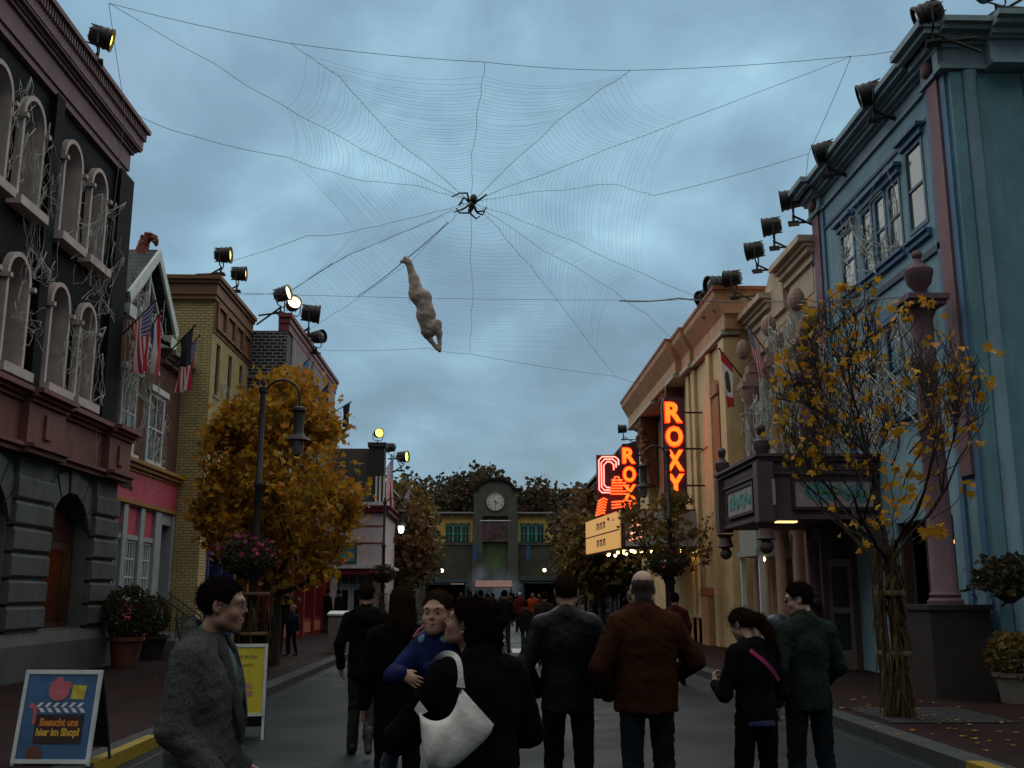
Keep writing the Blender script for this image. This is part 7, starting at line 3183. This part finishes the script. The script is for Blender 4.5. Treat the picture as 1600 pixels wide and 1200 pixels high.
# ---- the man in tweed, in profile close to the camera
def tweed_man():
    p = at(342, 960, y=4.6)
    j = skeleton(1.725, shR=(.175, -.02, 1.41), elR=(.225, -.06, 1.12), wrR=(.19, .13, .92), shL=(-.175, -.02, 1.40), elL=(-.23, -.03, 1.12), wrL=(-.24, .12, .90),
                 head=(0, .06, 1.625), neck=(0, -.01, 1.465))
    rz = R_(-92)
    off = Matrix.Rotation(rz, 3, 'Z') @ Vector((0, .045, 0))
    t, MH = make_person('person', 'man in a grey tweed blazer and glasses seen in profile at the lower left', (p.x - off.x, p.y - off.y, 0), rz, j, look=(.16, -.03, 0), skin=MATS['skin'], jacket=None,
                        trousers=trs_dark, hair=hair(th=.007, strands=1600), hands=('L',), fine=.009, eyes=True)
    s = j['s']
    # blazer with an open front
    f = Field(.0075)
    c, w, nk = j['chest'], j['waist'], j['neck']
    up = np.array([0, 0, 1.0])
    f.ell(c + up * .01, (.190 * s, .135 * s, .20 * s), 0)
    f.ell(c + up * -.04 + np.array([0, .03, 0]), (.16 * s, .125 * s, .16 * s), .06)
    f.cone(j['shL'] + np.array([.03, 0, .0]) * s, j['shR'] + np.array([-.03, 0, .0]) * s, .072 * s, .072 * s, .06)
    f.cone(nk, c, .07 * s, .13 * s, .07)
    f.cone(c - up * .02 * s, (w + j['pelvis']) / 2 + np.array([0, .01, 0]), .18 * s, .185 * s, .06, flat=((0, 1, 0), 1.22))
    f.cone((w + j['pelvis']) / 2 + np.array([0, .01, 0]), np.array([0, .01, .70]) * s, .185 * s, .195 * s, .04, flat=((0, 1, 0), 1.22))
    f.keep((0, 0, .74 * s), (0, .05, -1))
    # V opening
    f.cone((0, .19, 1.40 * s), (.0, .205, 1.05 * s), .075, .012, .012, cut=True)
    f.cone((0, .13, 1.47 * s), (0, .20, 1.36 * s), .07, .075, .012, cut=True)
    f.cone((0, .20, 1.04 * s), (0, .20, .70 * s), .006, .012, .004, cut=True)
    for S in 'LR':
        e, wv = j['el' + S], j['wr' + S]
        f.cone(j['sh' + S], e, .075 * s, .066 * s, .035)
        f.cone(e, e + (wv - e) * .96, .065 * s, .054 * s, .02)
    f.cone(nk + np.array([0, -.03, -.03]), nk + np.array([0, -.028, .045]), .078 * s, .068 * s, .02)
    f.ell(nk + np.array([0, .016, .085]), (.052, .056, .072), .006, cut=True)
    f.disp(lambda P: .0045 * wrinkle(P, .15, (1, 1, 1.6)) + .003 * wrinkle(P + 3, .06, (1, 1, 2)))
    jk = sdf_obj('blazer', f, tweed_mat(), t)
    lf = Field(.006)
    for sx in (-1, 1):
        pts = [(.040 * sx, .075, 1.475), (.085 * sx, .108, 1.42), (.088 * sx, .140, 1.32), (.052 * sx, .172, 1.18), (.012 * sx, .176, 1.05)]
        for a, b in zip(pts[:-1], pts[1:]):
            for q in range(7):
                u0, u1 = q / 7, (q + 1.6) / 7
                A, B = np.array(a) * (1 - u0) + np.array(b) * u0, np.array(a) * (1 - u1) + np.array(b) * u1
                w_ = .030 if b[2] > 1.1 else .030 - .022 * u0
                lf.cone(A * s, B * s, w_, w_, .004, flat=((.45 * sx, 1, .1), 3.4))
    sdf_obj('lapel', lf, mat('lapel_dark', (0.0174, 0.0186, 0.0198), .9, .3, 30, .5, 200), jk, smooth=0)
    sf = Field(.009)
    sf.ell(c + np.array([0, .015, .01]), (.15 * s, .125 * s, .19 * s), 0)
    sf.cone(np.array([0, .01, 1.2]) * s, np.array([0, .02, .95]) * s, .15 * s, .16 * s, .05, flat=((0, 1, 0), 1.25))
    sf.cone(nk + np.array([0, .01, -.05]), nk + np.array([0, .012, .022]), .075, .062, .03)
    sdf_obj('shirt', sf, mat('teal_shirt', (0.0372, 0.0775, 0.0837), .85, .2, 6, .3, 120), t)
    # patch pocket and light cuff in it
    mb = MB()
    for q in range(9):
        a0 = .52 + .07 * q
        mb.box(*[v for v in (.165 * math.cos(a0 - .55) + .02, .165 * math.cos(a0 - .55) + .026, .02 + .10 * math.sin(a0 - .3), .02 + .10 * math.sin(a0 - .3) + .012, .84, .852)])
    g = Field(.0035)
    g.M = MH
    for sx in (-1, 1):
        for i in range(12):
            a0, a1 = 6.283 * i / 12, 6.283 * (i + 1) / 12
            P0 = (sx * .034 + .024 * math.cos(a0), .104 - .012 * abs(math.cos(a0)) ** 2 * (sx * math.cos(a0) > 0), .001 + .016 * math.sin(a0))
            P1 = (sx * .034 + .024 * math.cos(a1), .104 - .012 * abs(math.cos(a1)) ** 2 * (sx * math.cos(a1) > 0), .001 + .016 * math.sin(a1))
            g.cone(P0, P1, .0022, .0022, 0)
        g.cone((sx * .058, .094, .008), (sx * .081, .04, .010), .0025, .0025, .002)
        g.cone((sx * .081, .04, .010), (sx * .085, -.012, .004), .0025, .0025, .002)
    g.cone((-.010, .106, .006), (.010, .106, .006), .002, .002, .002)
    gl = sdf_obj('glasses', g, mat('glasses_black', (0.0093, 0.0093, 0.0099), .3), t, smooth=0)
    mb = MB()
    M4 = Matrix(MH.tolist())
    mb.xf = lambda q: M4 @ Vector(q)
    for sx in (-1, 1):
        mb.lathe([(.022, 0), (.022, .001)], (sx * .034, .101, .001), 14, Matrix.Rotation(R_(-90), 3, 'X') @ Matrix.Diagonal((1, .68, 1)))
    lm = bpy.data.materials.new('spectacle_glass')
    nt, b = nodes(lm)
    b.inputs['Base Color'].default_value = (.9, .95, .95, 1)
    b.inputs['Roughness'].default_value = .03
    b.inputs['Alpha'].default_value = .10
    b.inputs['Specular IOR Level'].default_value = .5
    mb.build('spectacle_lens', lm, gl, world_co=False)


tweed_man()

# ---- walking man in the hooded black jacket
j = skeleton(1.75, elL=(-.27, -.05, 1.13), wrL=(-.255, .02, .89), elR=(.27, -.03, 1.15), wrR=(.20, .16, 1.02),
             hipR=(.09, 0, .92), knR=(.085, .05, .50), anR=(.075, -.26, .245), toR=(.085, -.315, .075), knL=(-.10, .05, .50), anL=(-.115, .03, .085), toL=(-.14, .20, .03),
             head=(.0, .03, 1.645))
t, MH = make_person('person', 'man in a black hooded jacket and taupe trousers, one heel lifted', (-1.27, 11.25, 0), R_(2), j, look=(-.15, -.05, 0), jacket=black_cloth, trousers=trs_brown,
                    shoes=mat('shoe_brown', (0.0186, 0.0118, 0.0087), .5), hair=hair(mat=MATS['hair_brown'], th=.010), hands=('L', 'R'), fine=.011, hem=.80, bulk=1.0)
f = Field(.010)
s = j['s']
f.ell((0, -.13 * s, 1.40 * s), (.125 * s, .055 * s, .10 * s), 0)
f.cone((-.10 * s, -.075 * s, 1.47 * s), (.10 * s, -.075 * s, 1.47 * s), .05 * s, .05 * s, .04)
f.cone((-.09 * s, -.05 * s, 1.485 * s), (-.055 * s, .06 * s, 1.455 * s), .035 * s, .025 * s, .03)
f.cone((.09 * s, -.05 * s, 1.485 * s), (.055 * s, .06 * s, 1.455 * s), .035 * s, .025 * s, .03)
f.disp(lambda P: .005 * wrinkle(P, .10))
sdf_obj('hood', f, black_cloth, t)
mb = MB()
mb.box(.07, .13, -.185, -.178, .80, .83)
mb.build('belt_tag', mat('white_paint', ()), t, world_co=False)

# ---- dark haired woman walking ahead of the boy
LONG = [((0, -.075, .02), (0, -.10, -.14), .082, .085), ((-.055, -.05, -.02), (-.07, -.085, -.20), .045, .05), ((.055, -.05, -.02), (.07, -.085, -.20), .045, .05), ((0, -.10, -.12), (0, -.105, -.26), .085, .05)]
j = skeleton(1.68)
make_person('person', 'long haired woman in a long black coat walking away left of the boy', (-.62, 7.7, 0), R_(4), j, look=(.25, 0, 0), jacket=coat_black, trousers=trs_black,
            hair=dict(style='long', mat=MATS['hair_brown'], locks=LONG, strands=1500, len=.12, w=.0013, flow=(0, -.15, -1), jit=.18), hem=.62, fine=.012, bulk=1.02)


# ---- woman carrying a boy, white bag on her shoulder
WX, WY = -.035, 4.80
j = skeleton(1.60, shL=(-.19, -.02, 1.40), elL=(-.38, .11, 1.11), wrL=(-.20, .34, 1.08), shR=(.19, -.02, 1.40), elR=(.31, .02, 1.12), wrR=(.10, .30, 1.00),
             head=(-.03, .075, 1.66), neck=(0, -.01, 1.475), chest=(0, 0, 1.28))
WLOCK = [((0, -.06, .035), (.03, -.115, -.045), .085, .075), ((.02, -.11, -.02), (.035, -.15, -.17), .075, .065), ((.05, -.04, .0), (.062, -.085, -.15), .050, .05), ((-.045, -.05, .0), (-.05, -.10, -.14), .048, .045), ((0, -.13, -.12), (.02, -.13, -.27), .075, .04)]
t, MH = make_person('person', 'woman in a big black coat turning her face to the boy she carries', (WX, WY, 0), R_(24), j, look=(R_(56), R_(14), 0), jacket=coat_black, trousers=trs_black, skin=MATS['skin'],
                    hair=dict(style='long', mat=MATS['hair_dark'], locks=WLOCK, th=.013, amp=.006, strands=2600, len=.07, w=.0012, flow=(.1, -.8, -.6), jit=.5, lift=.007,
                              cut=[((.078, .004, -.012), (.020, .024, .034)), ((-.078, .004, -.012), (.020, .024, .034))]),
                    hem=.55, fine=.010, bulk=1.22, sleeve_r=1.15, hands=(), eyes=True, kind='woman', collar=.06, fold=1.1)
mb = MB()
er = MH @ np.array([-.083, -.010, -.040, 1])
mb.ball(tuple(er[:3]), .006, 8, 6)
mb.build('earring', mat('silver', (0.3720, 0.3720, 0.3720), .25, .05, metal=1), t, world_co=False, smooth=True)


def boy():
    bx, by = -.215, 4.97
    s_ = .60
    j = skeleton(1.78 * s_, head=(.0, .035, 1.665), neck=(0, -.01, 1.46), shR=(.165, -.01, 1.385), elR=(.225, .30, 1.20), wrR=(.045, .53, 1.225), shL=(-.165, 0, 1.385), elL=(-.18, .15, 1.22), wrL=(-.05, .27, 1.25),
                 hipL=(-.10, .02, .93), hipR=(.10, .02, .93), knR=(.33, .10, .66), knL=(-.22, .20, .78), anR=(.46, .04, .28), anL=(-.26, .22, .42), toR=(.52, .16, .22), toL=(-.26, .38, .38))
    zc = at(687, 957, y=4.94).z
    t, MH = make_person('person', 'small boy in a blue anorak carried by the woman in black', (bx, by, zc - 1.665 * s_), R_(157), j, look=(R_(6), R_(-2), 0), head_s=1.40, skin=MATS['skin_child'],
                        jacket=navy_jkt, trousers=jeans, hair=hair(mat=mat('hair_boy', (.016, .0095, .006), .95, .4, 30, .4, 160, spec=.0), th=.004, rake=.50, temple=.036, strands=2200, len=.014, jit=.6, lift=.004), hands=('R',), handdir={'R': (-.85, -.15, -.38)}, palm={'R': (.39, -.92, 0)}, mir=-1, curl=.18,
                        fine=.008, bulk=1.05, hem=.86, eyes=True, kind='child', collar=.02, sleeve_r=1.25, fold=.8)
    s = j['s']
    f = Field(.007)
    nk = j['neck']
    f.cone(nk + np.array([-.10, .075, -.012]) * s, nk + np.array([.10, .075, -.012]) * s, .042 * s, .042 * s, .02)
    f.cone(nk + np.array([-.10, .075, -.012]) * s, nk + np.array([-.11, -.05, .01]) * s, .042 * s, .042 * s, .02)
    f.cone(nk + np.array([.10, .075, -.012]) * s, nk + np.array([.11, -.05, .01]) * s, .042 * s, .042 * s, .02)
    sdf_obj('collar_lining', f, mat('sky_fleece', (0.0620, 0.1612, 0.2108), .9, .2, 20, .6, 150), t)
    f = Field(.007)
    f.cone(nk + np.array([-.12, -.09, .04]) * s, nk + np.array([.12, -.09, .04]) * s, .06 * s, .06 * s, .03)
    f.cone(nk + np.array([.12, -.09, .04]) * s, nk + np.array([.16, .03, .0]) * s, .055 * s, .045 * s, .03)
    f.cone(nk + np.array([-.12, -.09, .04]) * s, nk + np.array([-.16, .03, .0]) * s, .055 * s, .045 * s, .03)
    ho = sdf_obj('hood', f, mat('navy_dark', (0.0062, 0.0087, 0.0217), .8, .3, 9), t)
    mb = MB()
    mb.tube([nk + np.array([.20, .06, .01]) * s, nk + np.array([.19, -.02, .07]) * s, nk + np.array([.13, -.10, .11]) * s, nk + np.array([0, -.13, .12]) * s, nk + np.array([-.13, -.10, .11]) * s, nk + np.array([-.19, -.02, .07]) * s, nk + np.array([-.20, .06, .01]) * s], .008, 6)
    mb.build('piping', mat('red_piping', (0.1488, 0.0124, 0.0186), .6), ho, world_co=False)


boy()


def white_bag():
    Y = 4.46
    P = lambda px, py, y=Y: at(px, py, y=y)
    c = P(712, 1140)
    t = thing('handbag', 'white leather shoulder bag hanging at the back of the woman in black', 'bag', tuple(c))
    m = mat('white_leather', (0.4000, 0.3950, 0.3800), .5, .10, 6, .22, 30)
    top = [(655, 1112), (664, 1121), (676, 1126), (690, 1125), (703, 1117), (712, 1102), (717, 1086), (722, 1076)]
    bot = [(656, 1122), (660, 1160), (668, 1197), (684, 1204), (706, 1200), (735, 1178), (762, 1152), (772, 1132)]
    far = [(657, 1116), (668, 1150), (690, 1170), (715, 1165), (740, 1148), (758, 1130), (764, 1122), (740, 1092)]

    def curve(pl, u):
        x = u * (len(pl) - 1)
        i = min(int(x), len(pl) - 2)
        k = x - i
        g = lambda i_: Vector(pl[max(0, min(len(pl) - 1, i_))])
        p0, p1, p2, p3 = g(i - 1), g(i), g(i + 1), g(i + 2)
        return .5 * ((2 * p1) + (p2 - p0) * k + (2 * p0 - 5 * p1 + 4 * p2 - p3) * k * k + (3 * p1 - p0 - 3 * p2 + p3) * k ** 3)
    mb = MB()
    nu, nv = 34, 40

    def surf(u, v):
        a = 2 * math.pi * v
        w = (1 - math.cos(a)) / 2                      # 0 at the top seam, 1 at the bottom
        tp, bt = curve(top, u), curve(bot, u)
        q = tp.lerp(bt, w)
        th = .062 * math.sin(math.pi * min(1, max(0, .06 + .90 * u))) ** .6 * (1.0 if math.sin(a) > 0 else .55) * abs(math.sin(a)) ** .75 * math.copysign(1, math.sin(a))
        fold = .007 * math.sin(16 * u + 5 * w) * w + .006 * math.sin(27 * u - 3 * w) * w * (1 - w) * 2
        p = P(q.x, q.y, Y)
        p.y -= th + fold * (1 if math.sin(a) > 0 else 0)
        return p
    mb.grid(surf, nu, nv)
    mb.build('pouch', m, t, smooth=True)
    mb = MB()
    for tri, dep in (([(647, 1108), (655, 1095), (668, 1112), (655, 1119)], -.005), ([(713, 1073), (716, 1058), (724, 1058), (727, 1075)], -.01)):
        mb.prism([(P(*q).x, P(*q).z) for q in tri], 'y', Y + dep, Y + dep + .014)
    mb.build('strap_tab', m, t)
    pth = [(720, 1060, 4.452), (719, 1045, 4.46), (716, 1032, 4.475), (710, 1024, 4.50), (701, 1021, 4.55), (691, 1023, 4.63), (681, 1032, 4.74), (673, 1046, 4.88)]
    mb = MB()
    L = []
    pp = [np.array(q, float) for q in pth]
    pth = []
    for i in range(len(pp) - 1):
        a0, a1, a2, a3 = pp[max(0, i - 1)], pp[i], pp[i + 1], pp[min(len(pp) - 1, i + 2)]
        for k in (0, .25, .5, .75):
            pth.append(tuple(.5 * (2 * a1 + (a2 - a0) * k + (2 * a0 - 5 * a1 + 4 * a2 - a3) * k * k + (3 * a1 - a0 - 3 * a2 + a3) * k ** 3)))
    pth.append(tuple(pp[-1]))
    for i, (px, py, yy) in enumerate(pth):
        a = Vector(pth[max(0, i - 1)][:2])
        b = Vector(pth[min(len(pth) - 1, i + 1)][:2])
        d = (b - a).normalized()
        n = Vector((-d.y, d.x)) * 4.2
        L.append((P(px + n.x, py + n.y, yy), P(px - n.x, py - n.y, yy)))
    vs = []
    for a, b in L:
        vs += [a, b, b + Vector((0, .006, 0)), a + Vector((0, .006, 0))]
    fs = []
    for i in range(len(L) - 1):
        for k in range(4):
            fs.append((4 * i + k, 4 * i + (k + 1) % 4, 4 * i + 4 + (k + 1) % 4, 4 * i + 4 + k))
    mb.add(vs, fs)
    mb.build('strap', m, t, smooth=True)
    mb = MB()
    mb.tube([P(718, 1076, Y - .012), P(719, 1082, Y - .012)], .006, 6)
    mb.build('strap_ring', mat('bag_navy', (0.0124, 0.0124, 0.0372), .4), t)


white_bag()

# ---- leather jacket, rust jacket, girl, green jacket
j = skeleton(1.79, head=(0, .03, 1.635), elL=(-.30, -.06, 1.12), wrL=(-.21, .12, .93), elR=(.29, -.06, 1.12), wrR=(.21, .13, .93), knL=(-.10, .06, .50), anL=(-.10, .03, .09), toL=(-.12, .2, .03), knR=(.11, .0, .5), anR=(.11, -.12, .10))
make_person('person', 'man walking away in a black leather jacket, hands in his pockets', (.585, 7.5, 0), R_(-3), j, look=(-.06, -.03, 0), jacket=leather, trousers=trs_black, hair=hair(mat=MATS['hair_brown'], th=.009, strands=1400),
            hands=(), fine=.010, hem=.82, bulk=1.04, sleeve_r=1.1, fold=.7, collar=.045, seam=True)
j = skeleton(1.81, head=(0, .03, 1.635), elL=(-.32, -.06, 1.13), wrL=(-.24, .10, .93), elR=(.34, .02, 1.16), wrR=(.26, .20, 1.06), knR=(.12, .06, .5), anR=(.13, .06, .09), toR=(.15, .22, .03), knL=(-.10, -.0, .5), anL=(-.11, -.10, .1), toL=(-.13, .06, .03))
make_person('person', 'big balding man in a rust brown suede jacket and dark jeans, seen from behind', (1.095, 7.2, 0), R_(2), j, look=(-.12, -.03, 0), jacket=rust_suede, trousers=jeans_dk, skin=MATS['skin_pale'],
            hair=dict(style='bald', mat=MATS['hair_cropped'], strands=700, len=.008, w=.0008, flow=(0, -.3, -.8), jit=.5, lift=.002, amp=.001), hands=(), fine=.010, hem=.84, bulk=1.20, sleeve_r=1.14, fold=1.1, collar=.055, seam=True)

j = skeleton(1.55, elL=(-.27, .02, 1.10), wrL=(-.20, .26, 1.15), elR=(.25, .02, 1.10), wrR=(.02, .30, 1.14), head=(-.02, .12, 1.625), neck=(0, .02, 1.46), shL=(-.17, .0, 1.41), shR=(.17, .0, 1.41),
             hipL=(-.09, 0, .92), knL=(-.10, .06, .5), anL=(-.11, .0, .09))
PONY = [((0, -.09, .02), (.03, -.145, -.02), .05, .05), ((.03, -.145, -.02), (.06, -.17, -.14), .05, .042), ((.06, -.17, -.14), (.07, -.165, -.24), .042, .018)]
t, MH = make_person('person', 'girl in a black jacket with a pink strap across her back, head bowed', (1.865, 7.3, 0), R_(20), j, look=(R_(22), R_(-24), 0), jacket=black_cloth, trousers=trs_black, skin=MATS['skin_pale'],
                    hair=dict(style='long', mat=MATS['hair_brown'], locks=PONY, strands=2000, len=.06, w=.0011, flow=(.3, -.7, -.6), jit=.4, lift=.006), hands=('L', 'R'), handdir={'L': (.25, .5, .75), 'R': (-.5, .6, .3)}, palm={'L': (.8, -.2, .2), 'R': (-.6, -.4, .2)}, curl=.9,
                    fine=.009, hem=.90, bulk=.92, collar=.05, sleeve_r=.95, kind='woman')
s = j['s']
f = Field(.008)
f.cone(j['neck'] + np.array([-.07, -.045, .0]) * s, j['neck'] + np.array([.08, -.045, .0]) * s, .042 * s, .042 * s, .02)
f.cone(j['neck'] + np.array([-.085, -.03, .0]) * s, j['neck'] + np.array([-.06, .06, -.02]) * s, .036 * s, .03 * s, .02)
f.disp(lambda P: .005 * wrinkle(P, .05))
sdf_obj('scarf', f, mat('grey_scarf', (0.0465, 0.0403, 0.0527), .9, .35, 25, .5, 120), t)
mb = MB()
pts = []
for i in range(15):
    u = i / 14
    a = np.array([-.11, -.115, 1.44]) * (1 - u) + np.array([.175, -.085, 1.20]) * u
    pts.append((a[0] * s, (a[1] - .050 * math.sin(math.pi * min(1, u * 1.05))) * s, a[2] * s))
vs, fs = [], []
for i, p in enumerate(pts):
    n = Vector((.64, 0, .76)) * .014
    vs += [Vector(p) + n, Vector(p) - n, Vector(p) - n + Vector((0, .03, 0)), Vector(p) + n + Vector((0, .03, 0))]
for i in range(14):
    for k in range(4):
        fs.append((4 * i + k, 4 * i + (k + 1) % 4, 4 * i + 4 + (k + 1) % 4, 4 * i + 4 + k))
mb.add(vs, fs)
mb.build('strap', mat('magenta_strap', (0.2108, 0.0112, 0.0806), .6), t, world_co=False)
f = Field(.009)
f.cone((0, 0, .90 * s), (0, 0, .865 * s), .160 * s, .166 * s, 0, flat=((0, 1, 0), 1.30))
f.keep((0, 0, .855 * s), (0, 0, -1))
f.keep((0, 0, .905 * s), (0, 0, 1))
sdf_obj('shirt_hem', f, mat('blue_hem', (.006, .007, .045), .8), t)

j = skeleton(1.73, elL=(-.255, -.05, 1.13), wrL=(-.25, .03, .87), elR=(.27, -.02, 1.14), wrR=(.22, .18, .98), head=(-.015, .035, 1.635), knL=(-.10, .04, .5), anL=(-.11, .02, .09), knR=(.11, .0, .5), anR=(.12, -.10, .1))
t, MH = make_person('person', 'man in a green jacket and dark glasses turning his head to the left', (2.37, 7.75, 0), R_(14), j, look=(R_(52), R_(-8), 0), jacket=green_jkt, trousers=jeans_dk, skin=MATS['skin_pale'],
                    hair=hair(th=.011, strands=1600, len=.02), hands=('L',), fine=.009, hem=.83, bulk=.95, eyes=True, collar=.055, curl=.7, seam=True)
g = Field(.0035)
g.M = MH
for sx in (-1, 1):
    g.ell((sx * .032, .096, .0), (.026, .010, .017), .003)
    g.cone((sx * .058, .086, .006), (sx * .083, -.01, .006), .003, .003, .003)
g.cone((-.012, .104, .006), (.012, .104, .006), .003, .003, .003)
sdf_obj('sunglasses', g, glassy('sunglass_black', (.010, .010, .011), .08), t, smooth=0)

# ---- people further off
POS = [
    # x, y, height, heading, jacket, legs, hair, hem, label
    (-6.50, 43.4, 1.74, -40, (.016, .017, .022), (.045, .06, .085), 'd', .85, 'left of two people chatting outside the white corner shop doors'),
    (-6.12, 43.9, 1.72, 60, (.012, .012, .013), (.055, .065, .085), 'b', .85, 'right of two people chatting outside the white corner shop doors'),
    (-5.22, 27.6, 1.74, 10, (.018, .020, .026), (.012, .012, .013), 'd', .82, 'dark clothed adult beside the red shop front with a child in front'),
    (-4.90, 26.9, 1.22, 150, (.026, .034, .060), (.014, .015, .017), 'f', .84, 'fair haired child in front of the red shop front'),
    (1.21, 31.6, 1.40, 3, (.020, .020, .018), (.022, .030, .042), 'b', .70, 'child in a wide dark coat walking alone on the grey road'),
    (.56, 30.4, 1.76, 5, (.014, .016, .020), (.030, .040, .058), 'd', .82, 'person in black with blue jeans right of the woman carrying the boy'),
    (1.42, 25.0, 1.70, -5, (.040, .026, .018), (.02, .02, .02), 'b', .75, 'broad person in a brown coat behind the leather jacket man'),
    (2.95, 21.0, 1.70, 20, (.10, .022, .016), (.02, .02, .022), 'f', .82, 'fair haired person in red just left of the balding man'),
    (3.55, 19.5, 1.66, -10, (.070, .016, .016), (.012, .012, .013), 'd', .82, 'person in dark red half hidden right of the balding man'),
    (-.15, 36.0, 1.78, 0, (.016, .016, .018), (.02, .024, .03), 'd', .82, 'tall dark figure above the hair of the woman carrying the boy'),
    (2.05, 45.0, 1.76, 170, (.42, .070, .020), (.02, .02, .024), 'd', .80, 'person in a bright orange vest facing the camera in the crowd'),
    (1.55, 47.0, 1.74, 5, (.16, .02, .018), (.02, .02, .024), 'w', .80, 'person in red with a white cap in the crowd'),
]
rc = random.Random(44)
CROWD = [
    (-1.6, 44, 1.70, 0, (.018, .019, .023), 'd', 'short person in charcoal on the left edge of the road, nearest of the crowd'),
    (-.7, 47, 1.80, 8, (.030, .026, .024), 'b', 'tall person in dark brown a step behind the charcoal one at left'),
    (.15, 50, 1.66, -12, (.022, .030, .050), 'd', 'short person in navy in the middle of the crowd'),
    (.9, 53, 1.78, 20, (.055, .050, .048), 'd', 'person in pale grey in the middle of the crowd'),
    (2.7, 52, 1.72, 170, (.10, .022, .020), 'b', 'person in dull red coming towards the camera before the right hut'),
    (-2.3, 50, 1.84, 0, (.045, .045, .030), 'd', 'tall person in olive by the left kerb'),
    (-.3, 56, 1.64, 8, (.012, .012, .014), 'd', 'short black clad person walking towards the smoke'),
    (1.4, 58, 1.76, -12, (.040, .024, .018), 'b', 'person in a chestnut coat before the salmon awning'),
    (2.9, 60, 1.70, 20, (.018, .022, .045), 'd', 'person in dark blue standing at the counter of the right hut'),
    (-1.4, 61, 1.82, 170, (.060, .058, .060), 'd', 'tall person in light grey facing the camera far down the road'),
    (.5, 64, 1.68, 0, (.080, .020, .018), 'b', 'person in wine red far down the road'),
    (-2.6, 60, 1.74, 8, (.035, .040, .028), 'd', 'person in moss green far off at the left kerb'),
    (3.4, 48, 1.86, -12, (.010, .010, .011), 'd', 'tallest black clad person at the right kerb near the hut'),
    (2.2, 66, 1.70, 20, (.075, .060, .045), 'b', 'person in beige farthest away, beside the right hut'),
]
POS += [(x, y, h, hd, c, (.016, .018, .024), hk, .80, lab) for x, y, h, hd, c, hk, lab in CROWD]
hm = {'d': 'hair_dark', 'b': 'hair_brown', 'f': 'hair_fair', 'w': 'cap_white'}
mat('hair_fair', (0.1240, 0.0806, 0.0372), .6, .3, 30)
mat('cap_white', (0.3100, 0.3100, 0.3100), .7, .1, 9)
for i, (x, y, h, hd, jc, lc, hk, hem_, lab) in enumerate(POS):
    st = rc.uniform(-.08, .08)
    a = rc.uniform(-.05, .08)
    j = skeleton(h, knL=(-.10, .03 + st, .5), anL=(-.11, -.03 + 2 * st, .09), toL=(-.13, .13 + 2 * st, .03), knR=(.10, .03 - st, .5), anR=(.11, -.03 - 2 * st, .09), toR=(.13, .13 - 2 * st, .03),
                 elL=(-.26, -.04, 1.13), wrL=(-.24, .05 + a * 2, .90), elR=(.26, -.04, 1.13), wrR=(.24, .05 + a, .90))
    if h < 1.5:
        j['head'][2] += .02
    make_person('person', lab, (x, y, PZ if x < KL else 0), R_(hd), j, head_s=1.25 if h < 1.5 else 1.05, jacket=mat('far_coat_%d' % i, tuple(v * .6 for v in jc), .9, .3, 6, spec=.04), trousers=mat('far_legs_%d' % i, tuple(v * .6 for v in lc), .9, .3, 6, spec=.04),
                skin=MATS['skin'], hair=dict(style='short', mat=MATS[hm[hk]], th=.016), fine=.02 if y < 40 else .026, hem=hem_, bulk=1.25 if 'wide' in lab or 'broad' in lab else 1.05,
                group='people further down the street', collar=0)

crowd_src = make_person('person', 'dark clad person in the packed crowd before the smoke', (-1.0, 70, 0), 0, skeleton(1.72), head_s=1.05, jacket=coat_black, trousers=trs_black, skin=MATS['skin'],
                        hair=dict(style='short', mat=MATS['hair_dark'], th=.016), fine=.028, hem=.78, bulk=1.08, group='packed dark crowd before the smoke', collar=0)[0]
rq = random.Random(5)
for k in range(26):
    o = copy_tree(crowd_src)
    o.location = (rq.uniform(-3.2, 3.9), rq.uniform(66, 81), 0)
    o.rotation_euler = (0, 0, rq.uniform(-.5, .5))
    h_ = rq.uniform(.93, 1.06)
    o.scale = (h_, h_, h_)
